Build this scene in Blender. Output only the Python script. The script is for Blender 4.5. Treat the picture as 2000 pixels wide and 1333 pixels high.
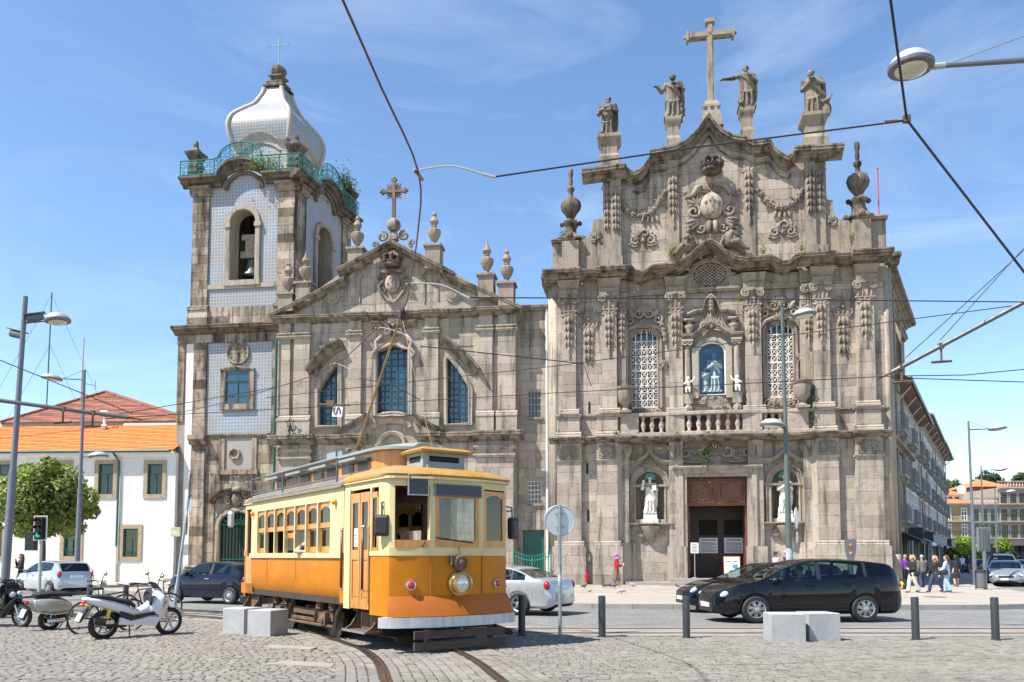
import bpy, bmesh, math, random
from mathutils import Matrix, Vector
from math import sin, cos, pi, radians, tan, atan, atan2, sqrt, hypot
for o in list(bpy.data.objects): bpy.data.objects.remove(o)
random.seed(11)
SC = bpy.context.scene
COL = SC.collection
# ------------------------------------------------------------------ camera
FPX, HOR, EYE = 1600.0, 1088.0, 1.6
PITCH = atan(FPX / 25000.0)
PPY = HOR - FPX * tan(PITCH)
cam = bpy.data.cameras.new('camera'); camo = bpy.data.objects.new('camera', cam); COL.objects.link(camo)
cam.sensor_width = 36; cam.lens = FPX / 2000 * 36
cam.shift_y = (PPY - 666.5) / 2000
cam.clip_start = .1; cam.clip_end = 6000
camo.location = (0, 0, EYE); camo.rotation_euler = (pi / 2 + PITCH, 0, 0)
SC.camera = camo
SC.render.resolution_x = 1024; SC.render.resolution_y = 682
# ------------------------------------------------------------------ light
SUN_TO = Vector((-.49, -.26, .83)).normalized()
sun = bpy.data.lights.new('sun', 'SUN'); sun.energy = 5.0; sun.angle = radians(.53); sun.color = (1, .95, .87)
suno = bpy.data.objects.new('sun', sun); COL.objects.link(suno)
suno.rotation_euler = (-SUN_TO).to_track_quat('-Z', 'Y').to_euler(); suno.location = (-20, -10, 40)
w = bpy.data.worlds.new('World'); SC.world = w; w.use_nodes = True
nt = w.node_tree; nt.nodes.clear()
def _n(nt, t, **k):
    n = nt.nodes.new(t)
    for a, b in k.items(): setattr(n, a, b)
    return n
def _sky():
    L = nt.links
    sky = _n(nt, 'ShaderNodeTexSky', sky_type='NISHITA', sun_disc=False)
    sky.sun_elevation = math.asin(SUN_TO.z); sky.sun_rotation = atan2(SUN_TO.x, SUN_TO.y)
    sky.altitude = 80; sky.air_density = 1.0; sky.dust_density = .0; sky.ozone_density = 1.6
    tc = _n(nt, 'ShaderNodeTexCoord')
    mp = _n(nt, 'ShaderNodeMapping'); mp.inputs['Rotation'].default_value = (.35, .5, .25); mp.inputs['Scale'].default_value = (1.6, 1.2, 5.5)
    L.new(tc.outputs['Generated'], mp.inputs['Vector'])
    n1 = _n(nt, 'ShaderNodeTexNoise'); n1.inputs['Scale'].default_value = 1.7; n1.inputs['Detail'].default_value = 9; n1.inputs['Roughness'].default_value = .6; n1.inputs['Distortion'].default_value = 1.1
    L.new(mp.outputs['Vector'], n1.inputs['Vector'])
    r = _n(nt, 'ShaderNodeMapRange'); r.inputs['From Min'].default_value = .48; r.inputs['From Max'].default_value = .85; r.inputs['To Max'].default_value = .24
    L.new(n1.outputs['Fac'], r.inputs['Value'])
    n2 = _n(nt, 'ShaderNodeTexNoise'); n2.inputs['Scale'].default_value = 1.4; n2.inputs['Detail'].default_value = 3
    L.new(tc.outputs['Generated'], n2.inputs['Vector'])
    r2 = _n(nt, 'ShaderNodeMapRange'); r2.inputs['From Min'].default_value = .36; r2.inputs['From Max'].default_value = .62
    L.new(n2.outputs['Fac'], r2.inputs['Value'])
    m = _n(nt, 'ShaderNodeMath', operation='MULTIPLY'); L.new(r.outputs[0], m.inputs[0]); L.new(r2.outputs[0], m.inputs[1])
    mix = _n(nt, 'ShaderNodeMix', data_type='RGBA'); mix.inputs['B'].default_value = (8.6, 9.0, 9.4, 1)
    hs = _n(nt, 'ShaderNodeHueSaturation'); hs.inputs['Saturation'].default_value = 1.08; hs.inputs['Value'].default_value = 1.32; L.new(sky.outputs['Color'], hs.inputs['Color'])
    L.new(m.outputs[0], mix.inputs['Factor']); L.new(hs.outputs['Color'], mix.inputs['A'])
    bg = _n(nt, 'ShaderNodeBackground'); bg.inputs['Strength'].default_value = .095
    L.new(mix.outputs['Result'], bg.inputs['Color'])
    out = _n(nt, 'ShaderNodeOutputWorld'); L.new(bg.outputs[0], out.inputs['Surface'])
_sky()
SC.view_settings.view_transform = 'Standard'; SC.view_settings.look = 'None'
SC.view_settings.exposure = .9; SC.view_settings.gamma = 1; SC.view_settings.use_curve_mapping = False
# ------------------------------------------------------------------ surveying: image direction -> places in the world
def ray(px, py):
    xc, yc = (px - 1000) / FPX, (PPY - py) / FPX
    return Vector((xc, cos(PITCH) - yc * sin(PITCH), sin(PITCH) + yc * cos(PITCH)))
def G(px, py, z=0.0):
    d = ray(px, py); t = (z - EYE) / d.z
    return Vector((d.x * t, d.y * t, z))
def AT(px, py, D):
    d = ray(px, py); t = D / d.y
    return Vector((d.x * t, D, EYE + d.z * t))
class Frame:
    """vertical plane through P turned by a about z: local x along it, local y into the building, z up"""
    def __init__(s, P, deg):
        s.P = Vector((P[0], P[1], 0)); s.a = radians(deg)
        s.u = Vector((cos(s.a), -sin(s.a), 0)); s.n = Vector((-sin(s.a), -cos(s.a), 0))
        s.M = Matrix.Translation(s.P) @ Matrix.Rotation(-s.a, 4, 'Z')
    def __call__(s, px, py, p=0.0):
        d = ray(px, py); O = s.P + s.n * p
        t = (O.x * s.n.x + O.y * s.n.y) / (d.x * s.n.x + d.y * s.n.y)
        q = Vector((d.x * t, d.y * t, 0)) - O
        return (q.dot(s.u), EYE + d.z * t)
    def U(s, px, py=900, p=0.0): return s(px, py, p)[0]
    def Z(s, px, py, p=0.0): return s(px, py, p)[1]
# ------------------------------------------------------------------ materials
MATS = {}
def new_mat(name):
    m = bpy.data.materials.new(name); m.use_nodes = True; nt = m.node_tree; nt.nodes.clear(); MATS[name] = m
    out = _n(nt, 'ShaderNodeOutputMaterial'); b = _n(nt, 'ShaderNodeBsdfPrincipled'); nt.links.new(b.outputs[0], out.inputs['Surface'])
    return m, nt, b
def _noise(nt, scale, detail=4, rough=.55, vec=None, dist=0):
    n = _n(nt, 'ShaderNodeTexNoise'); n.inputs['Scale'].default_value = scale; n.inputs['Detail'].default_value = detail
    n.inputs['Roughness'].default_value = rough; n.inputs['Distortion'].default_value = dist
    if vec is not None: nt.links.new(vec, n.inputs['Vector'])
    return n.outputs['Fac']
def _range(nt, v, a, b, c, d):
    r = _n(nt, 'ShaderNodeMapRange')
    for k, x in zip(('From Min', 'From Max', 'To Min', 'To Max'), (a, b, c, d)): r.inputs[k].default_value = x
    nt.links.new(v, r.inputs['Value']); return r.outputs[0]
def _math(nt, op, a, b=None):
    m = _n(nt, 'ShaderNodeMath', operation=op)
    for i, x in enumerate((a, b)):
        if x is None: continue
        if isinstance(x, (int, float)): m.inputs[i].default_value = x
        else: nt.links.new(x, m.inputs[i])
    return m.outputs[0]
def _mix(nt, f, a, b):
    m = _n(nt, 'ShaderNodeMix', data_type='RGBA')
    for k, x in (('Factor', f), ('A', a), ('B', b)):
        if isinstance(x, (int, float)): m.inputs[k].default_value = x
        elif isinstance(x, tuple): m.inputs[k].default_value = x if len(x) == 4 else (*x, 1)
        else: nt.links.new(x, m.inputs[k])
    return m.outputs['Result']
def _scale(nt, c, f):
    m = _n(nt, 'ShaderNodeVectorMath', operation='SCALE')
    if isinstance(c, tuple): m.inputs[0].default_value = c
    else: nt.links.new(c, m.inputs[0])
    if isinstance(f, (int, float)): m.inputs['Scale'].default_value = f
    else: nt.links.new(f, m.inputs['Scale'])
    return m.outputs['Vector']
def _pos(nt, sc=None):
    g = _n(nt, 'ShaderNodeNewGeometry').outputs['Position']
    if sc is None: return g
    m = _n(nt, 'ShaderNodeMapping'); m.inputs['Scale'].default_value = sc; nt.links.new(g, m.inputs['Vector']); return m.outputs['Vector']
def _bump(nt, b, h, strength, dist=.02):
    n = _n(nt, 'ShaderNodeBump'); n.inputs['Strength'].default_value = strength; n.inputs['Distance'].default_value = dist
    nt.links.new(h, n.inputs['Height']); nt.links.new(n.outputs[0], b.inputs['Normal'])
def _tint(nt, k=1.0):
    a = _n(nt, 'ShaderNodeAttribute'); a.attribute_name = 'tint'
    return _math(nt, 'MULTIPLY_ADD', a.outputs['Fac'], k) if False else _math(nt, 'ADD', _math(nt, 'MULTIPLY', a.outputs['Fac'], k), 1.0)
def mat(name, col, rough=.6, metal=0., var=.12, vs=2.5, bump=0., bs=30., tint=0., coat=0., spec=.5, col2=None, vsc=None, emit=0):
    m, nt, b = new_mat(name)
    p = _pos(nt, vsc); f = _noise(nt, vs, 5, .6, p)
    c = _scale(nt, col, _range(nt, f, .3, .7, 1 - var, 1 + var))
    if col2: c = _mix(nt, _range(nt, _noise(nt, vs * .6, 6, .65, p, .5), .45, .62, 0, 1), c, col2)
    if tint: c = _scale(nt, c, _tint(nt, tint))
    nt.links.new(c, b.inputs['Base Color'])
    b.inputs['Roughness'].default_value = rough; b.inputs['Metallic'].default_value = metal
    b.inputs['Coat Weight'].default_value = coat; b.inputs['Coat Roughness'].default_value = .04; b.inputs['Specular IOR Level'].default_value = spec
    if rough > .12 and metal < .9: nt.links.new(_range(nt, _noise(nt, vs * 3, 4, .6, p), .3, .7, rough * .85, min(1, rough * 1.15)), b.inputs['Roughness'])
    if bump: _bump(nt, b, _noise(nt, bs, 6, .6), bump)
    if emit: b.inputs['Emission Color'].default_value = (*col, 1); b.inputs['Emission Strength'].default_value = emit
    return m
def stone(name, base, warm, dark, stain=.5, bump=.35, lich=0., thr=.54):
    m, nt, b = new_mat(name); p = _pos(nt)
    big = _noise(nt, .55, 5, .6, p); fine = _noise(nt, 9, 6, .7, p); streak = _noise(nt, 1.0, 6, .65, _pos(nt, (2.6, 2.6, .28)))
    blot = _noise(nt, 2.3, 6, .7, p, .6)
    c = _mix(nt, _range(nt, big, .38, .62, 0, 1), base, warm)
    c = _scale(nt, c, _range(nt, fine, .25, .75, .84, 1.16))
    c = _mix(nt, _range(nt, streak, thr, thr + .18, 0, stain), c, dark)
    c = _mix(nt, _range(nt, blot, thr + .03, thr + .2, 0, stain * .6), c, dark)
    if lich: c = _mix(nt, _range(nt, _noise(nt, 5.2, 5, .7, p), .63, .7, 0, lich), c, (.33, .27, .1))
    c = _scale(nt, c, _tint(nt))
    nt.links.new(c, b.inputs['Base Color']); b.inputs['Roughness'].default_value = .85; b.inputs['Specular IOR Level'].default_value = .25
    _bump(nt, b, _math(nt, 'ADD', _noise(nt, 22, 7, .7, p), _noise(nt, 4, 4, .6, p)), bump, .035)
    return m
def glassmat(name, tintc, ior=1.5, rough=.02):
    m, nt, b = new_mat(name); out = [n for n in nt.nodes if n.type == 'OUTPUT_MATERIAL'][0]; nt.nodes.remove(b)
    t = _n(nt, 'ShaderNodeBsdfTransparent'); t.inputs['Color'].default_value = (*tintc, 1)
    g = _n(nt, 'ShaderNodeBsdfGlossy'); g.inputs['Roughness'].default_value = rough; g.inputs['Color'].default_value = (.9, .95, 1, 1)
    f = _n(nt, 'ShaderNodeFresnel'); f.inputs['IOR'].default_value = ior
    mx = _n(nt, 'ShaderNodeMixShader'); nt.links.new(f.outputs[0], mx.inputs[0]); nt.links.new(t.outputs[0], mx.inputs[1]); nt.links.new(g.outputs[0], mx.inputs[2])
    nt.links.new(mx.outputs[0], out.inputs['Surface']); return m
stone('granite', (.265, .219, .172), (.31, .258, .203), (.055, .045, .037), .8, lich=.08, thr=.50)
stone('granite_pale', (.34, .287, .23), (.39, .33, .265), (.07, .058, .047), .78, lich=.05, thr=.51)
stone('granite_dark', (.125, .102, .078), (.18, .146, .108), (.024, .02, .017), .92, lich=.15, thr=.47)
stone('granite_brown', (.27, .21, .148), (.35, .288, .218), (.03, .025, .021), .95, thr=.47)
stone('granite_cornice', (.23, .188, .144), (.27, .222, .171), (.032, .035, .029), .92, lich=.15, thr=.46)
stone('mortar', (.31, .26, .208), (.34, .286, .23), (.07, .058, .048), .7)
stone('marble', (.66, .63, .57), (.62, .58, .51), (.33, .30, .26), .35, .12)
stone('statue_stone', (.19, .16, .125), (.235, .198, .155), (.028, .023, .019), .92, .5, .15, .47)
def azulejo():
    m, nt, b = new_mat('azulejo'); L = nt.links
    uv = _n(nt, 'ShaderNodeUVMap'); sp = _n(nt, 'ShaderNodeSeparateXYZ'); L.new(uv.outputs[0], sp.inputs[0])
    T = .2
    def cell(s): return _math(nt, 'SUBTRACT', _math(nt, 'FRACT', _math(nt, 'DIVIDE', s, T)), .5)
    x, y = cell(sp.outputs[0]), cell(sp.outputs[1])
    ax, ay = _math(nt, 'ABSOLUTE', x), _math(nt, 'ABSOLUTE', y)
    d1 = _math(nt, 'ABSOLUTE', _math(nt, 'SUBTRACT', ax, ay))
    rr = _math(nt, 'SQRT', _math(nt, 'ADD', _math(nt, 'MULTIPLY', x, x), _math(nt, 'MULTIPLY', y, y)))
    cross = _math(nt, 'MULTIPLY', _math(nt, 'LESS_THAN', d1, .15), _math(nt, 'LESS_THAN', rr, .52))
    star = _math(nt, 'LESS_THAN', rr, .24)
    f = _math(nt, 'MAXIMUM', cross, star)
    edge = _math(nt, 'GREATER_THAN', _math(nt, 'MAXIMUM', ax, ay), .455)
    p = _pos(nt)
    aged = _range(nt, _noise(nt, .5, 5, .7, p), .36, .53, 0, 1)
    basec = _mix(nt, aged, (.385, .41, .425), (.385, .33, .215))
    blue = _mix(nt, _range(nt, _noise(nt, 5, 3, .6, p), .3, .7, 0, 1), (.085, .155, .33), (.15, .22, .36))
    c = _mix(nt, _math(nt, 'MULTIPLY', f, .9), basec, blue); c = _mix(nt, _math(nt, 'MULTIPLY', edge, .45), c, (.42, .38, .32))
    lost = _range(nt, _noise(nt, 6, 4, .7, p), .68, .73, 0, .8); c = _mix(nt, lost, c, (.25, .21, .17))
    L.new(c, b.inputs['Base Color']); b.inputs['Roughness'].default_value = .38
azulejo()
stone('plaster_white', (.70, .68, .645), (.665, .64, .60), (.5, .465, .42), .2, .05, thr=.6)
mat('plaster_grey', (.30, .275, .24), .85, var=.08, vs=.8, bump=.1, bs=14)
mat('salmon', (.55, .36, .26), .8, var=.08)
mat('tile_orange', (.62, .175, .035), .75, var=.22, vs=3, tint=1)
mat('tile_brown', (.27, .095, .055), .8, var=.3, vs=1.5, tint=1, col2=(.2, .085, .06))
mat('paint_green', (.012, .10, .07), .4, var=.1)
mat('iron_green', (.018, .19, .15), .5, var=.15)
mat('verdigris', (.12, .42, .38), .55, var=.15)
mat('iron_dark', (.03, .03, .032), .5, var=.2)
mat('iron_rust', (.42, .33, .25), .7, var=.3, vs=8, col2=(.30, .15, .07))
mat('bronze', (.11, .13, .11), .45, .6, var=.3, vs=3)
mat('wood_door', (.16, .058, .028), .45, var=.25, vs=3, vsc=(3, 3, .6), bump=.1)
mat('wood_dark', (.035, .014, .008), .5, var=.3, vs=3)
mat('wood_grey', (.33, .28, .24), .8, var=.2, vs=5)
mat('white_paint', (.78, .77, .74), .4, var=.05)
mat('grille_white', (.66, .61, .54), .6, var=.12, vs=6, col2=(.52, .40, .30))
mat('window_glass', (.028, .065, .115), .06, var=.25, vs=.7, spec=.9)  # blue in the base colour paints the sky's reflection on the panes
mat('window_dark', (.012, .014, .018), .08, var=.3, vs=1, spec=.8)
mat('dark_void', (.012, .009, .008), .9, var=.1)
mat('pipe_zinc', (.30, .34, .34), .45, .5, var=.12)
mat('steel_post', (.16, .165, .19), .45, .3, var=.1)
mat('post_green', (.10, .125, .11), .45, .2, var=.1)
mat('lamp_grey', (.45, .44, .42), .4, .2, var=.08)
mat('lamp_lens', (.62, .60, .46), .15, var=.05)
mat('bollard', (.045, .048, .052), .45, .2, var=.12)
mat('sign_back', (.50, .53, .55), .4, .4, var=.08, vs=1.5)
mat('sign_post', (.30, .34, .36), .45, .4, var=.18, vs=6)
mat('cable', (.025, .025, .028), .6, var=.05)
mat('copper_rod', (.13, .07, .035), .5, .3, var=.2)
mat('rail_steel', (.13, .10, .078), .35, .75, var=.3, vs=4)
mat('rail_rust', (.08, .05, .033), .7, .2, var=.35, vs=6)
mat('paper', (.80, .79, .77), .6, var=.03)
mat('ink', (.12, .10, .11), .6, var=.1); mat('ink_red', (.5, .06, .06), .6); mat('ink_blue', (.06, .22, .5), .6); mat('ink_green', (.08, .3, .12), .6)
mat('rubber', (.018, .018, .019), .75, var=.2, vs=8)
mat('black_plastic', (.02, .02, .022), .45, var=.15)
mat('grey_plastic', (.11, .115, .12), .5, var=.1)
mat('chrome', (.72, .72, .72), .12, 1., var=.05)
mat('alloy', (.58, .59, .60), .28, .85, var=.06)
mat('red_lens', (.45, .012, .015), .12, var=.1, coat=.6); mat('amber_lens', (.75, .22, .01), .15, coat=.5); mat('clear_lens', (.62, .66, .70), .08, .35, var=.15, vs=9, coat=1)
mat('plate_white', (.75, .75, .72), .4, var=.03); mat('plate_yellow', (.75, .6, .1), .4)
glassmat('car_glass', (.5, .64, .64), 1.55); glassmat('tram_glass', (.62, .66, .68), 1.6); glassmat('case_glass', (.82, .9, .95), 1.5)
mat('skin', (.52, .30, .21), .5, var=.06, vs=8); mat('hair_brown', (.06, .03, .018), .5); mat('hair_blond', (.42, .27, .12), .5); mat('hair_grey', (.4, .39, .38), .5); mat('hair_black', (.012, .01, .01), .45)
mat('cloth_red', (.42, .015, .03), .85); mat('cloth_black', (.016, .015, .018), .85, var=.2); mat('cloth_cream', (.60, .54, .47), .85); mat('cloth_jeans', (.035, .045, .09), .85)
mat('cloth_jeans_pale', (.30, .43, .56), .85); mat('cloth_purple', (.16, .05, .32), .8); mat('cloth_white', (.7, .7, .72), .85); mat('cloth_olive', (.14, .13, .10), .85); mat('cloth_navy', (.025, .035, .10), .85); mat('cloth_lilac', (.34, .2, .42), .85)
mat('cloth_brown_spot', (.07, .035, .025), .85, var=.2, col2=(.30, .22, .16), vs=22); mat('cloth_floral', (.72, .70, .72), .85, col2=(.45, .14, .34), vs=14); mat('cloth_blue_pale', (.45, .55, .68), .85)
# ------------------------------------------------------------------ mesh builder
WORG = {}
class MB:
    def __init__(s, M=None):
        s.v = []; s.f = []; s.t = []; s.mi = []; s.uv = {}; s.M = M; s.cur = 0.0; s.m = 0
    def add(s, vs, fs, uvs=None):
        b = len(s.v)
        if s.M is not None: s.v += [tuple(s.M @ Vector(p)) for p in vs]
        else: s.v += [tuple(p) for p in vs]
        if uvs:
            for i, q in enumerate(uvs): s.uv[b + i] = q
        for f in fs:
            s.f.append(tuple(b + i for i in f)); s.t.append(s.cur); s.mi.append(s.m)
        return b
    def box(s, x0, x1, y0, y1, z0, z1):
        if x0 > x1: x0, x1 = x1, x0
        if y0 > y1: y0, y1 = y1, y0
        if z0 > z1: z0, z1 = z1, z0
        s.add([(x0, y0, z0), (x1, y0, z0), (x1, y1, z0), (x0, y1, z0), (x0, y0, z1), (x1, y0, z1), (x1, y1, z1), (x0, y1, z1)],
              [(0, 3, 2, 1), (4, 5, 6, 7), (0, 1, 5, 4), (1, 2, 6, 5), (2, 3, 7, 6), (3, 0, 4, 7)])
    def cbox(s, x0, x1, y0, y1, z0, z1, c=.02):
        """box with chamfered edges on the front (-y) side"""
        s.add([(x0, y1, z0), (x1, y1, z0), (x1, y1, z1), (x0, y1, z1), (x0, y0 + c, z0), (x1, y0 + c, z0), (x1, y0 + c, z1), (x0, y0 + c, z1),
               (x0 + c, y0, z0 + c), (x1 - c, y0, z0 + c), (x1 - c, y0, z1 - c), (x0 + c, y0, z1 - c)],
              [(8, 9, 10, 11), (4, 5, 9, 8), (5, 6, 10, 9), (6, 7, 11, 10), (7, 4, 8, 11), (0, 1, 5, 4), (1, 2, 6, 5), (2, 3, 7, 6), (3, 0, 4, 7)])
    def prism(s, poly, y0, y1, c=0.):
        """polygon of (x,z), extruded from y0 (front) to y1"""
        n = len(poly); A = sum(poly[i][0] * poly[(i + 1) % n][1] - poly[(i + 1) % n][0] * poly[i][1] for i in range(n))
        if A < 0: poly = poly[::-1]
        vs = [(x, y0, z) for x, z in poly] + [(x, y1, z) for x, z in poly]
        fs = [tuple(range(n)), tuple(range(2 * n - 1, n - 1, -1))] + [(i + n, (i + 1) % n + n, (i + 1) % n, i) for i in range(n)]
        s.add(vs, fs)
    def slab(s, poly, z0, z1):
        n = len(poly); A = sum(poly[i][0] * poly[(i + 1) % n][1] - poly[(i + 1) % n][0] * poly[i][1] for i in range(n))
        if A < 0: poly = poly[::-1]
        s.add([(x, y, z1) for x, y in poly] + [(x, y, z0) for x, y in poly],
              [tuple(range(n)), tuple(range(2 * n - 1, n - 1, -1))] + [(i + n, (i + 1) % n + n, (i + 1) % n, i) for i in range(n)])
    def sheet(s, poly, z): s.add([(x, y, z) for x, y in poly], [tuple(range(len(poly)))])
    def tube(s, pts, r, n=6, cap=True, closed=False):
        pts = [Vector(p) for p in pts]; k = len(pts)
        if not hasattr(r, '__len__'): r = [r] * k
        T = []
        for i in range(k):
            a = pts[i - 1] if (i or closed) else pts[i]; b = pts[(i + 1) % k] if (i < k - 1 or closed) else pts[i]
            t = b - a; T.append(t.normalized() if t.length > 1e-9 else Vector((0, 0, 1)))
        up = Vector((0, 0, 1)) if abs(T[0].z) < .9 else Vector((1, 0, 0))
        N = (up - T[0] * up.dot(T[0])).normalized(); vs = []
        for i in range(k):
            N = N - T[i] * N.dot(T[i]); N = N.normalized() if N.length > 1e-6 else T[i].orthogonal().normalized()
            B = T[i].cross(N)
            for j in range(n):
                a = 2 * pi * j / n; vs.append(pts[i] + (N * cos(a) + B * sin(a)) * r[i])
        fs = []
        for i in range(k if closed else k - 1):
            i2 = (i + 1) % k
            for j in range(n):
                j2 = (j + 1) % n; fs.append((i * n + j, i * n + j2, i2 * n + j2, i2 * n + j))
        if cap and not closed:
            fs.append(tuple(range(n - 1, -1, -1))); fs.append(tuple((k - 1) * n + j for j in range(n)))
        s.add(vs, fs)
    def lathe(s, prof, c=(0, 0, 0), n=12, flute=0., axis='z', sq=False, lobes=0, cap=True):
        vs = []; fs = []; k = len(prof)
        for i, (r, h) in enumerate(prof):
            for j in range(n):
                a = 2 * pi * (j + (.5 if sq else 0)) / n; q = r * (1 + flute * (1 if j % 2 else -1)) if not lobes else r * (1 + flute * cos(lobes * a))
                p = (q * cos(a), q * sin(a), h)
                if axis == 'y': p = (p[0], -p[2], p[1])
                if axis == 'x': p = (p[2], p[0], p[1])
                vs.append((c[0] + p[0], c[1] + p[1], c[2] + p[2]))
        for i in range(k - 1):
            for j in range(n):
                j2 = (j + 1) % n; fs.append((i * n + j, i * n + j2, (i + 1) * n + j2, (i + 1) * n + j))
        if cap: fs.append(tuple(range(n - 1, -1, -1))); fs.append(tuple((k - 1) * n + j for j in range(n)))
        s.add(vs, fs)
    def ball(s, c, r, n=10, m=7, lump=0.):
        if not hasattr(r, '__len__'): r = (r, r, r)
        vs = [(c[0], c[1], c[2] - r[2])]
        for i in range(1, m):
            t = -pi / 2 + pi * i / m
            for j in range(n):
                a = 2 * pi * j / n; k = 1 + (random.uniform(-lump, lump) if lump else 0)
                vs.append((c[0] + r[0] * cos(t) * cos(a) * k, c[1] + r[1] * cos(t) * sin(a) * k, c[2] + r[2] * sin(t) * k))
        vs.append((c[0], c[1], c[2] + r[2])); fs = []
        for j in range(n):
            j2 = (j + 1) % n; fs.append((0, 1 + j2, 1 + j)); e = 1 + (m - 2) * n; fs.append((len(vs) - 1, e + j, e + j2))
            for i in range(m - 2): fs.append((1 + i * n + j, 1 + i * n + j2, 1 + (i + 1) * n + j2, 1 + (i + 1) * n + j))
        s.add(vs, fs)
    def loft(s, secs, cap=True, closed=True):
        n = len(secs[0]); vs = [p for q in secs for p in q]; fs = []
        for i in range(len(secs) - 1):
            for j in range(n if closed else n - 1):
                j2 = (j + 1) % n; fs.append((i * n + j, i * n + j2, (i + 1) * n + j2, (i + 1) * n + j))
        if cap: fs.append(tuple(range(n - 1, -1, -1))); fs.append(tuple((len(secs) - 1) * n + j for j in range(n)))
        s.add(vs, fs)
    def mould(s, path, prof, cap=True, normal=False, closed=False):
        """profile (projection, rise) swept along a path of (x, z[, extra projection]) on the facade plane y=0"""
        k = len(path); m = len(prof); vs = []
        for i, q in enumerate(path):
            x, z = q[0], q[1]; e = q[2] if len(q) > 2 else 0
            if normal:
                a = path[i - 1] if (i or closed) else path[i]; b = path[(i + 1) % k] if (i < k - 1 or closed) else path[i]
                tx, tz = b[0] - a[0], b[1] - a[1]; L = hypot(tx, tz) or 1; nx, nz = -tz / L, tx / L
            else: nx, nz = 0, 1
            for p, h in prof: vs.append((x + nx * h, -(p + e), z + nz * h))
        fs = []
        for i in range(k if closed else k - 1):
            i2 = (i + 1) % k
            for j in range(m - 1): fs.append((i * m + j, i2 * m + j, i2 * m + j + 1, i * m + j + 1))
        if cap and not closed: fs.append(tuple(range(m))); fs.append(tuple((k - 1) * m + j for j in range(m - 1, -1, -1)))
        s.add(vs, fs)
    def face(s, poly, y, uvo=(0, 0)):
        s.add([(x, y, z) for x, z in poly], [tuple(range(len(poly)))], [(x + uvo[0], z + uvo[1]) for x, z in poly])
    def quads(s, rows, uvs=None, flip=False):
        k = len(rows); n = len(rows[0]); fs = []
        for i in range(k - 1):
            for j in range(n - 1):
                q = (i * n + j, i * n + j + 1, (i + 1) * n + j + 1, (i + 1) * n + j); fs.append(q[::-1] if flip else q)
        s.add([p for r in rows for p in r], fs, [q for r in uvs for q in r] if uvs else None)
def thing(name, label, cat, loc=(0, 0, 0), group=None):
    o = bpy.data.objects.new(name, None); COL.objects.link(o); o.location = loc; o.empty_display_size = .2
    o['label'] = label; o['category'] = cat
    if group: o['group'] = group
    WORG[o.name] = Vector(loc); return o
def build(mb, name, m, parent=None, smooth=False, kind=None, label=None, cat=None, group=None):
    if not mb.v: return None
    xs, ys, zs = zip(*mb.v)
    org = Vector(((min(xs) + max(xs)) / 2, (min(ys) + max(ys)) / 2, min(zs)))
    me = bpy.data.meshes.new(name)
    me.from_pydata([(a - org.x, b - org.y, c - org.z) for a, b, c in mb.v], [], mb.f)
    for q in (m if isinstance(m, (list, tuple)) else [m]): me.materials.append(MATS[q])
    if isinstance(m, (list, tuple)): me.polygons.foreach_set('material_index', mb.mi)
    if any(mb.t):
        at = me.attributes.new('tint', 'FLOAT', 'FACE'); at.data.foreach_set('value', mb.t)
    if mb.uv:
        ul = me.uv_layers.new(name='UVMap')
        for l in me.loops: ul.data[l.index].uv = mb.uv.get(l.vertex_index, (0, 0))
    if smooth:
        me.polygons.foreach_set('use_smooth', [True] * len(me.polygons))
        if smooth is not True:
            try: me.set_sharp_from_angle(angle=radians(smooth))
            except Exception: pass
    me.update()
    o = bpy.data.objects.new(name, me); COL.objects.link(o)
    WORG[o.name] = org
    if parent is not None: o.parent = parent; o.location = org - WORG[parent.name]
    else: o.location = org
    if kind: o['kind'] = kind
    if label: o['label'] = label
    if cat: o['category'] = cat
    if group: o['group'] = group
    return o
def dup(root, loc, rz=0, label=None):
    r = root.copy(); COL.objects.link(r); r.location = loc; r.rotation_euler = (0, 0, rz)
    if label: r['label'] = label
    for ch in list(root.children):
        c = ch.copy(); COL.objects.link(c); c.parent = r
        for g in ch.children:
            d = g.copy(); COL.objects.link(d); d.parent = c
    return r
def cm(pts, n=6, closed=False):
    """Catmull-Rom through tuples of any dimension"""
    out = []; k = len(pts); rng = range(k if closed else k - 1)
    for i in rng:
        p = [pts[(i + d) % k] if closed else pts[min(max(i + d, 0), k - 1)] for d in (-1, 0, 1, 2)]
        for j in range(n):
            t = j / n
            out.append(tuple(.5 * (2 * b + (c - a) * t + (2 * a - 5 * b + 4 * c - d) * t * t + (-a + 3 * b - 3 * c + d) * t ** 3) for a, b, c, d in zip(*p)))
    if not closed: out.append(tuple(pts[-1]))
    return out
def interp(xs, ys, x):
    if x <= xs[0]: return ys[0]
    for i in range(len(xs) - 1):
        if x <= xs[i + 1]:
            t = (x - xs[i]) / (xs[i + 1] - xs[i]); return ys[i] + (ys[i + 1] - ys[i]) * t
    return ys[-1]
def arc(cx, cz, r, a0, a1, n=10, rz=None):
    return [(cx + r * cos(radians(a0 + (a1 - a0) * i / n)), cz + (rz or r) * sin(radians(a0 + (a1 - a0) * i / n))) for i in range(n + 1)]
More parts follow.
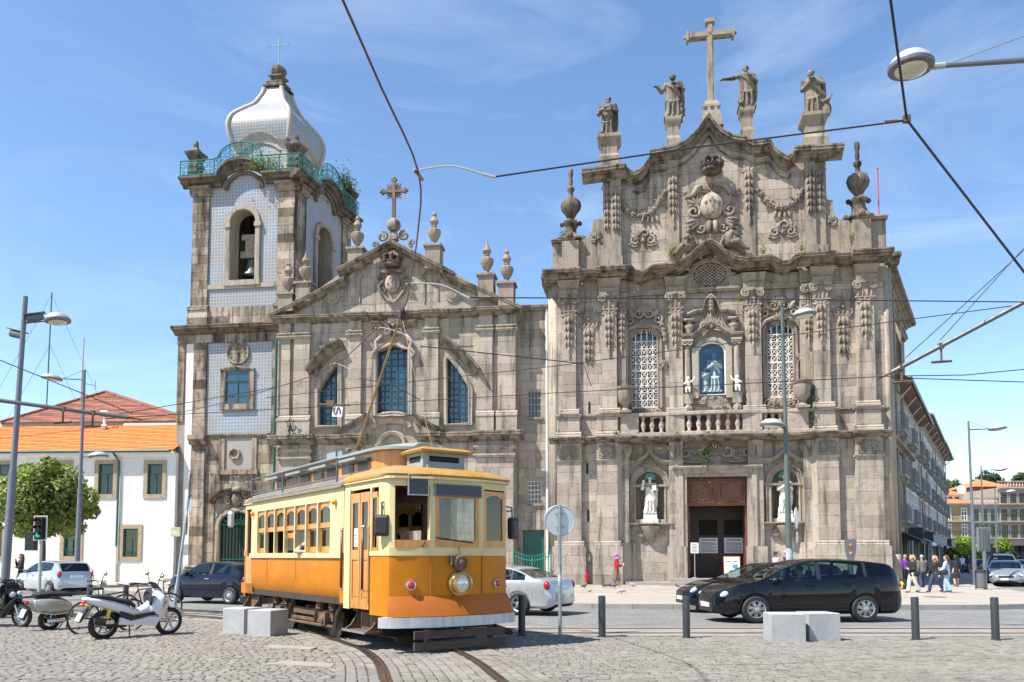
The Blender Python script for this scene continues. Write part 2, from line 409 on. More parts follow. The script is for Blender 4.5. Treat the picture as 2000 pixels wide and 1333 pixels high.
# ================================================================== GROUND
def ground_mats():
 m,nt,b=new_mat('road_setts');p=_pos(nt)
 v=_n(nt,'ShaderNodeTexVoronoi');v.inputs['Scale'].default_value=1;v.feature='DISTANCE_TO_EDGE'
 nt.links.new(_pos(nt,(8,6.5,1)),v.inputs['Vector'])
 v2=_n(nt,'ShaderNodeTexVoronoi');v2 .inputs['Scale'].default_value=1;nt.links.new(_pos(nt,(8,6.5,1)),v2 .inputs['Vector'])
 c=_mix(nt,v2 .outputs['Color'],(.17,.17,.169),(.225,.222,.21))
 c=_scale(nt,c,_range(nt,_noise(nt,.5,5,.6,p),.3,.7,.82,1.15))
 c=_mix(nt,_range(nt,v.outputs['Distance'],0,.09,.75,0),c,(.12,.11,.1))
 c=_mix(nt,_range(nt,_noise(nt,.25,5,.7,_pos(nt,(.25,1.6,1))),.55,.75,0,.35),c,(.15,.15,.155))
 nt.links.new(c,b.inputs['Base Color']);b.inputs['Roughness'].default_value=.75
 _bump(nt,b,_range(nt,v.outputs['Distance'],0,.2,0,1),.5,.02)
 m,nt,b=new_mat('calcada');p=_pos(nt)
 v=_n(nt,'ShaderNodeTexVoronoi');v.feature='DISTANCE_TO_EDGE';v.inputs['Scale'].default_value=9;nt.links.new(p,v.inputs['Vector'])
 v2=_n(nt,'ShaderNodeTexVoronoi');v2 .inputs['Scale'].default_value=9;nt.links.new(p,v2 .inputs['Vector'])
 sp=_n(nt,'ShaderNodeSeparateXYZ');nt.links.new(p,sp.inputs[0])
 c=_mix(nt,v2 .outputs['Color'],(.35,.305,.25),(.41,.365,.305))
 c=_scale(nt,c,_range(nt,_noise(nt,.35,5,.6,p),.3,.7,.86,1.1))
 c=_mix(nt,_range(nt,v.outputs['Distance'],0,.1,.55,0),c,(.25,.21,.17))
 y=_math(nt,'ADD',sp.outputs[1],_math(nt,'MULTIPLY',sp.outputs[0],.16))
 band=_math(nt,'LESS_THAN',_math(nt,'FRACT',_math(nt,'DIVIDE',y,1.9)),.3)
 brk=_math(nt,'GREATER_THAN',_noise(nt,1,2,.5,_pos(nt,(.8,2.2,1))),.5)
 win=_math(nt,'MULTIPLY',_math(nt,'GREATER_THAN',y,33.0),_math(nt,'LESS_THAN',y,43.5))
 win=_math(nt,'MULTIPLY',win,_math(nt,'MULTIPLY',_math(nt,'GREATER_THAN',sp.outputs[0],2),_math(nt,'LESS_THAN',sp.outputs[0],15)))
 c=_mix(nt,_math(nt,'MULTIPLY',_math(nt,'MULTIPLY',band,win),_math(nt,'MULTIPLY',brk,.8)),c,(.17,.145,.125))
 nt.links.new(c,b.inputs['Base Color']);b.inputs['Roughness'].default_value=.7
 _bump(nt,b,_range(nt,v.outputs['Distance'],0,.2,0,1),.3,.01)
ground_mats()
mat('earth',(.10,.082,.062),.95,var=.3,vs=3,bump=.3,bs=40)
mat('sett',(.2,.182,.156),.8,var=.15,vs=7,bump=.55,bs=45,tint=1,col2=(.232,.205,.172))
mat('slab_stone',(.29,.262,.225),.8,var=.12,vs=3,bump=.3,bs=40,tint=1)
mat('track_concrete',(.265,.23,.192),.85,var=.14,vs=1.3,bump=.2,bs=25,col2=(.225,.205,.18))
mat('kerb',(.28,.265,.24),.8,var=.15,vs=3,bump=.3,bs=30,tint=1)
mat('far_ground',(.30,.29,.27),.9,var=.15,vs=.3)
KERB=[(-70,37),(-40,36.2),(-18,35.4),(-13,34.2),(-7,30.6),(-2,27.4),(2,25.9),(7,25.4),(13.3,25.1),(16,25.7),(18.6,27.2),(20.2,30),(21.2,33.7),(25,42.7),(42,72),(60,103)]
EDGE=[(-40,31),(-20,26.2),(-13,23.4),(-8,20.6),(-3.5,17.9),(-1,16.75),(2,16.45),(60,16.3)]
def edgeD(x):return interp([e[0]for e in EDGE],[e[1]for e in EDGE],x)
def grounds():
 mb=MB();mb.sheet([(-2500,-60),(2500,-60),(2500,3500),(-2500,3500)],-.05);build(mb,'ground','far_ground',kind='structure')
 mb=MB();mb.sheet([(-90,7),(140,7),(140,190),(-90,190)],-.02);build(mb,'road','road_setts',kind='structure')
 mb=MB();mb.slab([(-40,-8),(60,-8)]+EDGE[::-1],-.03,.004);sq=build(mb,'square_paving','earth',kind='structure')
 far=[(x,d+2.35)for x,d in EDGE];mb=MB();mb.slab([(x,d+.18)for x,d in EDGE]+far[::-1],-.03,.01);st=build(mb,'track_bed','track_concrete',kind='structure')
 for k in(.78,1.9):
  mb=MB();path=cm([(x,d+k,.016)for x,d in EDGE],5)
  mb.loft([[(x,y-.045,z),(x,y-.045,z+.006),(x,y+.045,z+.006),(x,y+.045,z)]for x,y,z in path],closed=False,cap=False)
  build(mb,'rail','rail_rust',st)
 for i in range(46):
  x0=-13+i*.9;x1=x0+.885;mb=MB();mb.cur=random.uniform(-.1,.15)
  d0,d1=edgeD(x0),edgeD(x1)
  mb.slab([(x0,d0+.0),(x1,d1+.0),(x1,d1+.17),(x0,d0+.17)],-.01,.034+random.uniform(-.003,.003))
  build(mb,'edging_stone','slab_stone',sq)
 return sq,st
SQUARE,TRACKBED=grounds()
LRAIL=[G(757,1420),G(757,1372),G(750,1333),G(736,1297),G(708,1273),G(680,1262),G(644,1249.5),G(575,1227),Vector((-7.9,21.6,0)),Vector((-12.5,24.3,0)),Vector((-26,30,0))]
LR=cm([(p.x,p.y)for p in LRAIL],8)
def offset_path(path,d):
 out=[]
 for i in range(len(path)):
  a=path[max(i-1,0)];b=path[min(i+1,len(path)-1)];tx,ty=b[0]-a[0],b[1]-a[1];L=hypot(tx,ty)or 1
  out.append((path[i][0]+ty/L*d,path[i][1]-tx/L*d))
 return out
def resample(path,step):
 out=[path[0]];acc=0
 for i in range(1,len(path)):
  a,b=path[i-1],path[i];L=hypot(b[0]-a[0],b[1]-a[1]);t=step-acc
  while t<=L and L>0:
   out.append((a[0]+(b[0]-a[0])*t/L,a[1]+(b[1]-a[1])*t/L));t+=step
  acc=(acc+L)%step if L>0 else acc
 return out
TRK=resample(offset_path(LR,.75),.05)
def setts():
 trk=[p for p in TRK if p[1]>6]
 near={}
 for p in trk:
  k=(int(p[0]//1),int(p[1]//1))
  for a in(-1,0,1):
   for b in(-1,0,1):near.setdefault((k[0]+a,k[1]+b),[]).append(p)
 def dtrk(x,y):
  best=9
  for a in(-1,0,1):
   for b in(-1,0,1):
    for p in near.get((int(x//1)+a,int(y//1)+b),())[::3]:
     best=min(best,hypot(p[0]-x,p[1]-y))
  return best
 slabs=[[G(532,1262.5),G(622,1267),G(606,1272),G(512,1267.5)],[G(556,1294),G(655,1300),G(645,1307),G(517,1301)]]
 slabs=[[(p.x,p.y)for p in q]for q in slabs]
 def inpoly(x,y,q):
  c=False
  for i in range(len(q)):
   a,b=q[i],q[i-1]
   if(a[1]>y)!=(b[1]>y)and x<(b[0]-a[0])*(y-a[1])/(b[1]-a[1])+a[0]:c=not c
  return c
 stones=[]
 y=8.2;row=0
 while y<29:
  wd=random.uniform(.1,.122);lim=y*.66+.6
  x=-lim+random.uniform(0,.15);
  while x<min(lim,40):
   L=random.uniform(.1,.17);cx,cy=x+L/2,y+wd/2+.03*sin(x*.7+y)
   x+=L+.012
   if cy>edgeD(cx)-.08:continue
   if any(inpoly(cx,cy,q)for q in slabs):continue
   if dtrk(cx,cy)<1.37:continue
   stones.append((cx,cy,1,0,L,wd-.012))
  y+=wd;row+=1
 for off in[-1.3+.145*i for i in range(19)]:
  if abs(abs(off)-.75)<.11:continue
  path=resample(offset_path(trk,off),.21+random.uniform(-.01,.02))
  for a,b in zip(path,path[1:]):
   cx,cy=(a[0]+b[0])/2,(a[1]+b[1])/2;L=hypot(b[0]-a[0],b[1]-a[1])
   if L<.01 or L>.5 or cy>edgeD(cx)-.1 or abs(cx)>cy*.66+.6 or cy<8:continue
   stones.append((cx,cy,(b[0]-a[0])/L,(b[1]-a[1])/L,L-.014,.13))
 random.shuffle(stones)
 stones.sort(key=lambda s:round(s[1]*2 if s[1]>10.35 and abs(s[0])<s[1]*.62 else 99,1))
 def stone_into(mb,s,org):
  cx,cy,tx,ty,L,wd=s;h=.026+random.uniform(-.005,.006);c=.016
  mb.cur=random.gauss(0,.085)+.06*sin(cx*1.3+cy*2.1)*sin(cy*.9-cx*.4)
  j=lambda:random.uniform(-.008,.008)
  def P(a,b,z):return(cx-org[0]+tx*a-ty*b,cy-org[1]+ty*a+tx*b,z)
  l2,w2=L/2,wd/2;q=[(-l2,-w2),(l2,-w2),(l2,w2),(-l2,w2)]
  q=[(a+j(),b+j())for a,b in q];tz=[h+random.uniform(-.004,.004)for _ in q]
  vs=[P(a,b,.0)for a,b in q]+[P(a,b,z-.008)for(a,b),z in zip(q,tz)]+[P(a*(1-c/l2),b*(1-c/w2),z)for(a,b),z in zip(q,tz)]
  mb.add(vs,[(8,9,10,11)]+[(i,(i+1)%4,(i+1)%4+4,i+4)for i in range(4)]+[(i+4,(i+1)%4+4,(i+1)%4+8,i+8)for i in range(4)])
 for s in stones[:300]:
  mb=MB();stone_into(mb,s,(0,0));build(mb,'sett','sett',SQUARE)
 mb=MB()
 for s in stones[300:]:stone_into(mb,s,(0,0))
 build(mb,'setts','sett',SQUARE,kind='stuff')
 for q in slabs:
  mb=MB();mb.cur=-.06;mb.slab(q,0,.03);build(mb,'stone_slab','slab_stone',SQUARE)
 for nm,off in(('rail',0. ),('rail',1.5)):
  path=resample(offset_path(LR,off),.12);ws=[(-.035,.004),(-.035,.037),(.038,.037),(.044,.012),(.072,.012),(.076,.034),(.1,.034),(.1,.004)]
  if off:ws=[(-a,b)for a,b in ws]
  secs=[]
  for i in range(len(path)):
   a=path[max(i-1,0)];b=path[min(i+1,len(path)-1)];tx,ty=b[0]-a[0],b[1]-a[1];L=hypot(tx,ty)
   secs.append([(path[i][0]+ty/L*k,path[i][1]-tx/L*k,z)for k,z in ws])
  mb=MB()
  n=len(ws)
  for i in range(len(secs)-1):
   for j in range(n-1):
    mb.m=1 if j in(2,3,4)else 0
    mb.add([secs[i][j],secs[i][j+1],secs[i+1][j+1],secs[i+1][j]],[(0,1,2,3)])
  build(mb,nm,['rail_steel','rail_rust'],SQUARE)
setts()
def pavement():
 z=.13;back=[(60,190),(-70,190)]
 mb=MB();mb.slab([(x,y+.16)for x,y in KERB[:9]]+[(x-.14 if i>2 else x,y+(.16 if i<3 else 0))for i,(x,y)in enumerate(KERB[9:])]+back,-.04,z);pv=build(mb,'pavement','calcada',kind='structure')
 path=resample(cm(KERB,6),1.25);off=offset_path(path,-.0);inn=offset_path(path,-.2)
 for i in range(len(path)-1):
  if path[i][0]<-26 or path[i][1]>70:continue
  mb=MB();mb.cur=random.uniform(-.12,.12);a,b,c,d=off[i],off[i+1],inn[i+1],inn[i]
  b=(a[0]+(b[0]-a[0])*.988,a[1]+(b[1]-a[1])*.988);c=(d[0]+(c[0]-d[0])*.988,d[1]+(c[1]-d[1])*.988)
  mb.slab([a,b,c,d],-.03,z+.006+random.uniform(-.002,.003));build(mb,'kerb_stone','kerb',pv)
 return pv
PAVE=pavement()
# ================================================================== carved ornament and masonry helpers (facade coordinates x, z; p = projection)
def spiral(mb,x,z,R,turns,a0,dr,p,th,n=5,k=None):
 k=k or int(10*turns)+3;pts=[];rs=[]
 for i in range(k):
  t=i/(k-1);r=R*(1-.82*t);a=radians(a0)+dr*2*pi*turns*t
  pts.append((x+r*cos(a),-p-th*.8*t,z+r*sin(a)));rs.append(th*(1-.45*t))
 mb.tube(pts,rs,n)
def leaf(mb,x,z,ang,L,wd,p,h=.06):
 a=radians(ang);dx,dz=cos(a),sin(a);nx,nz=-dz,dx;rows=[]
 for i in range(5):
  t=i/4;ww=wd*sin(pi*(.12+.83*t))**.8*.5;b=h*sin(pi*(.15+.7*t))+.25*h*t
  cx,cz=x+dx*L*t,z+dz*L*t
  rows.append([(cx+nx*ww*s,-p-b*(1 if s==0 else .45 if abs(s)<.9 else 0),cz+nz*ww*s)for s in(-1,-.5,0,.5,1)])
 mb.quads(rows,flip=True)
def flower(mb,x,z,r,p):
 mb.ball((x,-p-r*.5,z),(r*.45,r*.5,r*.45),6,4)
 for i in range(5):
  a=i*2*pi/5+x*7;mb.ball((x+.6*r*cos(a),-p-r*.25,z+.6*r*sin(a)),(r*.42,r*.4,r*.42),6,4)
def drop(mb,x,zt,zb,wd,p,tail=True):
 for s,a in((0,90),(-1,135),(1,45),(-1,170),(1,10)):leaf(mb,x+s*wd*.12,zt-wd*.35,a,wd*.75,wd*.5,p,.08)
 z=zt-wd*.3;H=zt-zb;end=zb+(H*.28 if tail else 0);n=max(3,int((z-end)/(wd*.8)));st=(z-end)/n
 for i in range(n):
  r=wd*(.46-.12*i/n);c=z-st*i
  mb.lathe([(r*.3,-st*1.0),(r*.55,-st*.7),(r*.6,-st*.3),(r*.25,0)],(x,-p-r*.3,c),7,.15)
  for q in(-1,0,1):leaf(mb,x+q*r*.55,c-st*.02,-90+q*14,st*.95,r*.95,p+r*(.55 if q==0 else .25),.09)
 if tail:
  mb.tube([(x,-p-.05,end),(x-wd*.08,-p-.07,end-(end-zb)*.4),(x+wd*.12,-p-.05,end-(end-zb)*.7),(x,-p-.03,zb)],[wd*.1,wd*.16,wd*.13,wd*.02],6)
def capital(mb,x0,x1,z0,z1,p):
 w=x1-x0;h=z1-z0;c=(x0+x1)/2
 mb.box(x0-.06,x1+.06,-p-.07,0,z0,z0+h*.09)
 mb.add([(x0,-p,z0+h*.09),(x1,-p,z0+h*.09),(x1+.08,-p-.1,z1-h*.16),(x0-.08,-p-.1,z1-h*.16),(x0,0,z0+h*.09),(x1,0,z0+h*.09),(x1+.08,0,z1-h*.16),(x0-.08,0,z1-h*.16)],[(0,1,2,3),(1,5,6,2),(4,0,3,7),(3,2,6,7)])
 mb.box(x0-.13,x1+.13,-p-.2,0,z1-h*.16,z1)
 nl=max(3,int(w/.2))
 for i in range(nl):
  leaf(mb,x0+w*(i+.5)/nl,z0+h*.08,90,h*.5,w/nl*1.05,p+.04,.09)
  if i<nl-1:leaf(mb,x0+w*(i+1)/nl,z0+h*.12,90,h*.72,w/nl*.8,p+.02,.06)
 for s in(-1,1):spiral(mb,c+s*(w/2-h*.06),z1-h*.3,h*.25,1.7,90,-s,p+.12,h*.085)
 flower(mb,c,z1-h*.1,h*.13,p+.2)
def festoon(mb,pts,r,p,n=4):
 for i,(x,z)in enumerate(cm(pts,n)):
  k=r*(.6+.4*abs(sin(i*2.3)));flower(mb,x,z,k,p+.03)
  for q in(0,1):leaf(mb,x,z,137*i+180*q,k*1.9,k*.9,p,.1)
def shell(mb,x,z,r,p,a0=20,a1=160,n=7,h=.07):
 for i in range(n):leaf(mb,x,z,a0+(a1-a0)*i/(n-1),r,r*2.4/n,p,h)
 mb.ball((x,-p-.05,z),(r*.18,r*.18,r*.18),6,4)
def rocaille(mb,x,z,w,h,p,th=.06,flip=1):
 for s in(-1,1):
  spiral(mb,x+s*w*.27,z-h*.08,h*.3,1.35,90+s*60,-s,p,th)
  spiral(mb,x+s*w*.42,z-h*.25,h*.16,1.2,90,s,p,th*.8)
  for a in(25,60,100):leaf(mb,x+s*w*.2,z+h*.05,90-s*(90-a),h*.42,h*.2,p,.07)
  mb.tube([(x+s*w*.1,-p,z-h*.3),(x+s*w*.3,-p-.04,z-h*.42),(x+s*w*.5,-p,z-h*.3)],[th*.5,th*.8,th*.4],5)
 shell(mb,x,z-h*.05,h*.52,p+.02)
 flower(mb,x,z-h*.12,h*.14,p+.05)
def wall_cells(mb,u0,u1,z0,z1,y0,y1,holes):
 us=sorted({u0,u1}|{min(max(h[i],u0),u1)for h in holes for i in(0,1)});zs=sorted({z0,z1}|{min(max(h[i],z0),z1)for h in holes for i in(2,3)})
 for i in range(len(us)-1):
  run=None
  for j in range(len(zs)-1):
   cu,cz=(us[i]+us[i+1])/2,(zs[j]+zs[j+1])/2
   hit=any(h[0]<cu<h[1]and h[2]<cz<h[3]for h in holes)
   if not hit:
    if run is None:run=zs[j]
   if hit or j==len(zs)-2:
    e=zs[j]if hit else zs[j+1]
    if run is not None and us[i+1]-us[i]>.001:mb.box(us[i],us[i+1],y0,y1,run,e)
    run=None
def spandrel(mb,a,b,zs,zt,y0,y1,curve):
 """fills between an opening's curved head (list of (x,z) from a to b) and its square top zt"""
 mb.prism([(a,zt)]+curve+[(b,zt)],y0,y1)if False else None
 half=len(curve)//2
 mb.prism([(a,zt)]+[c for c in curve[:half+1]]+[(curve[half][0],zt)],y0,y1)
 mb.prism([(curve[half][0],zt)]+[c for c in curve[half:]]+[(b,zt)],y0,y1)
class Masonry:
 def __init__(s,M):s.M=M;s.b=[]
 def area(s,u0,u1,z0,z1,p,ch=.56,ln=(.75,1.35),holes=(),bounds=None,depth=.03):
  n=max(1,round((z1-z0)/ch));h=(z1-z0)/n
  for i in range(n):
   a,b=z0+i*h,z0+(i+1)*h;lo,hi=(u0,u1)if bounds is None else bounds((a+b)/2)
   iv=[(lo,hi)]
   for q in holes:
    r=q((a+b)/2)if callable(q)else((q[0],q[1])if q[2]<b-.02 and q[3]>a+.02 else None)
    if r is None:continue
    iv=[w for(c,d)in iv for w in((c,min(d,r[0])),(max(c,r[1]),d))if w[1]-w[0]>.08]
   for c,d in iv:
    m=max(1,round((d-c)/random.uniform(*ln)));cut=[c]+sorted(c+(d-c)*(k+random.uniform(-.22,.22))/m for k in range(1,m))+[d]
    for e,f in zip(cut,cut[1:]):s.b.append((e,f,a,b,p,depth))
 def emit(s,parent,m,name='stone_block',limit=300,spread=.16,m2=None):
  s.b.sort(key=lambda q:-(q[1]-q[0])*(q[3]-q[2])-q[4]*.05)
  rest=MB(s.M)
  for i,(a,b,c,d,p,dep)in enumerate(s.b):
   mb=MB(s.M)if i<limit else rest
   mb.cur=random.gauss(0,spread)*.6-(.12 if random.random()<.07 else 0);g=.005
   mb.cbox(a+g,b-g,-p+random.uniform(-.006,.006),-p+dep,c+g,d-g,.009)
   if i<limit:build(mb,name,m,parent)
  if rest.v:build(rest,name.replace('block','courses'),m,parent,kind='stuff')
def prof_cornice(P,H,p0=0. ):return[(p0,0),(p0+P*.12,0),(p0+P*.12,H*.12),(p0+P*.3,H*.2),(p0+P*.42,H*.4),(p0+P*.5,H*.4),(p0+P*.62,H*.5),(p0+P*.95,H*.58),(p0+P*.95,H*.78),(p0+P,H*.82),(p0+P,H*.97),(p0+P*.9,H),(0,H)]
def prof_string(P,H,p0=0. ):return[(0,0),(p0+P*.4,0),(p0+P*.6,H*.4),(p0+P,H*.55),(p0+P,H),(0,H)]
def prof_base(P,H,p0=0. ):return[(p0+P,0),(p0+P,H*.35),(p0+P*.6,H*.5),(p0+P*.7,H*.7),(p0+P*.25,H*.85),(p0,H),(0,H)]
PROF_FRAME=[(0,-.14),(.10,-.14),(.13,-.08),(.08,-.04),(.08,.04),(.14,.07),(.14,.12),(0,.12)]
def ressaut(us,z,base=0. ):
 """path for a cornice that breaks forward: us = [(u0,u1,extra projection)...] left to right"""
 path=[]
 for a,b,e in us:path+=[(a,z,e),(b,z,e)]
 return path
def urn_profile(s):return[(.30*s,0),(.30*s,.05*s),(.16*s,.12*s),(.12*s,.2*s),(.2*s,.26*s),(.36*s,.42*s),(.40*s,.58*s),(.33*s,.68*s),(.36*s,.72*s),(.2*s,.8*s),(.1*s,.9*s),(.16*s,.98*s),(.2*s,1.1*s),(.13*s,1.25*s),(.08*s,1.32*s),(.11*s,1.4*s),(.03*s,1.55*s)]
def limb(mb,a,b,r0,r1,n=8):
 mb.tube([a,b],[r0,r1],n);mb.ball(a,r0,n,6);mb.ball(b,r1,n,6)
def chain(mb,pts,rs,n=8):
 for i in range(len(pts)-1):limb(mb,pts[i],pts[i+1],rs[i],rs[i+1],n)
def robe(mb,secs,n=22,fold=.06,lobes=9,ph=0. ):
 """secs: (x, y, z, rx, ry) bottom to top"""
 S=[]
 for i,(x,y,z,rx,ry)in enumerate(secs):
  k=fold*(1-i/max(1,len(secs)-1))**.7
  S.append([(x+rx*cos(2*pi*j/n)*(1+k*cos(lobes*2*pi*j/n+ph)),y+ry*sin(2*pi*j/n)*(1+k*cos(lobes*2*pi*j/n+ph)),z)for j in range(n)])
 mb.loft(S)
def fuse(mb,name,m,parent,vox,smooth=2,**k):
 o=build(mb,name,m,parent,smooth=True,**k)
 r=o.modifiers.new('fuse','REMESH');r.mode='VOXEL';r.voxel_size=vox;r.use_smooth_shade=True
 if smooth:
  q=o.modifiers.new('smooth','SMOOTH');q.iterations=smooth;q.factor=.5
 return o
def hand(mb,w,d,s,curl=.5,up=Vector((0,0,1))):
 """palm at w pointing along d, five fingers"""
 d=Vector(d).normalized();w=Vector(w);sd=d.cross(up);sd=sd.normalized()if sd.length>.01 else Vector((1,0,0));nn=sd.cross(d)
 pc=w+d*.05*s;limb(mb,w,pc+d*.03*s,.024*s,.036*s,7)
 for i,L in enumerate((.062,.075,.07,.055)):
  b=pc+d*.035*s+sd*(i-1.5)*.021*s;m1=b+(d*(1-curl*.4)-nn*curl*.5)*L*.55*s;m2=m1+(d*(1-curl)-nn*curl)*L*.5*s
  chain(mb,[b,m1,m2],[.011*s,.0095*s,.008*s],6)
 b=w+d*.02*s-sd*.03*s;chain(mb,[b,b+(d*.6-sd*.7)*.035*s,b+(d*.95-sd*.5)*.065*s],[.013*s,.012*s,.009*s],6)
def statue(name,base,H,label,face=(0,-1),pose='book',m='statue_stone',group=None,M=None,extra=None,lean=0. ):
 """draped figure, H metres tall, standing at base and facing direction face"""
 a=atan2(face[0],-face[1]);T=Matrix.Translation(base)@Matrix.Rotation(a,4,'Z')@Matrix.Diagonal((H*(1.22 if m=='statue_stone'else 1.05),H*1.15,H,1))
 root=thing(name,label,'statue',base,group);mb=MB(T);L=lean
 mb.box(-.16,.16,-.13,.13,0,.045)
 secs=[(0,0,.04,.155,.12),(.005,0,.2,.135,.105),(0,-.005,.38,.128,.1),(-.01,-.01,.52,.105,.085),(0,0,.66,.115,.085),(0,.005,.76,.132,.085),(0,.005,.815,.09,.065)]
 robe(mb,[(x+L*z,y,z,rx,ry)for x,y,z,rx,ry in secs],fold=.11,lobes=8)
 chain(mb,[(-.12+L*.8,-.02,.8),(-.03,-.095,.68),(.08,-.1,.55),(.14,-.05,.42)],[.03,.03,.035,.03])
 chain(mb,[(.13+L*.8,.0,.79),(.15,.01,.6),(.155,.0,.4),(.15,.02,.2)],[.035,.04,.045,.035])
 chain(mb,[(-.1,-.07,.4),(0,-.11,.33),(.1,-.09,.38)],[.02,.025,.02])
 for q in(-.06,.0,.07):chain(mb,[(q,-.11,.36),(q*1.2,-.125,.2),(q*1.3,-.13,.06)],[.014,.018,.02],6)
 limb(mb,(L*.8,0,.8),(L*.85,-.005,.87),.032,.03)
 hx=L*.92;mb.ball((hx,-.012,.925),(.047,.056,.068),12,10)
 mb.ball((hx,-.066,.922),(.011,.014,.017),6,5);mb.ball((hx,-.052,.885),(.024,.02,.02),6,5)
 for s in(-1,1):mb.ball((hx+s*.048,-.003,.92),(.009,.013,.018),6,5)
 for i in range(12):
  t=i*2.399;mb.ball((hx+.044*cos(t),.014+.04*sin(t)*.8,.945+.028*sin(i*1.7)),.022,6,5)
 if pose in('book','arm','bless'):
  for k in range(5):mb.ball((hx+(k-2)*.013,-.055,.872-.02*(k%2)-.012),(.014,.015,.028),6,5)
 S=[(-.125+L*.78,0,.775),(.125+L*.78,0,.775)]
 if pose=='book':e0,h0,e1,h1=(-.17,-.04,.6),(-.1,-.14,.6),(.165,-.03,.6),(.05,-.13,.64)
 elif pose=='open':e0,h0,e1,h1=(-.19,-.02,.63),(-.25,-.1,.66),(.165,-.03,.62),(.06,-.12,.68)
 elif pose=='arm':e0,h0,e1,h1=(-.22,-.03,.72),(-.36,-.05,.70),(.165,-.03,.6),(.07,-.12,.66)
 elif pose=='bless':e0,h0,e1,h1=(-.19,-.05,.66),(-.17,-.13,.8),(.17,-.05,.62),(.13,-.14,.62)
 else:e0,h0,e1,h1=(-.16,-.05,.6),(-.03,-.14,.68),(.16,-.05,.6),(.04,-.14,.69)
 for sh,e,h in((S[0],e0,h0),(S[1],e1,h1)):
  chain(mb,[sh,e,h],[.045,.046,.03]);d=Vector(h)-Vector(e);hand(mb,h,d,.8,.6)
 if pose=='book':mb.box(-.14,-.02,-.2,-.165,.57,.71);mb.box(-.02,.09,-.19,-.155,.57,.71)
 if pose in('open','bless'):mb.box(.05,.16,-.17,-.13,.6,.74)
 if extra=='head':mb.ball((-.1,-.11,.1),(.06,.06,.06),8,6);mb.ball((-.1,-.16,.09),(.035,.03,.03),7,5);[mb.ball((-.1+s*.05,-.1,.15),.018,6,5)for s in(-1,1)]
 if extra=='ox':
  mb.ball((.2,.03,.12),(.07,.07,.15),8,6);mb.ball((.22,-.03,.28),(.05,.06,.05),8,6);chain(mb,[(.24,-.02,.3),(.28,-.03,.36),(.31,-.04,.43)],[.016,.013,.005]);chain(mb,[(.2,.0,.3),(.17,.02,.36)],[.015,.006])
 if extra=='eagle':mb.ball((.14,-.06,.15),(.05,.05,.1),8,6);mb.ball((.14,-.09,.26),(.03,.035,.035),7,5);chain(mb,[(.18,-.04,.2),(.19,-.02,.06)],[.03,.01])
 fuse(mb,'figure',m,root,H*.0115,1)
 return root
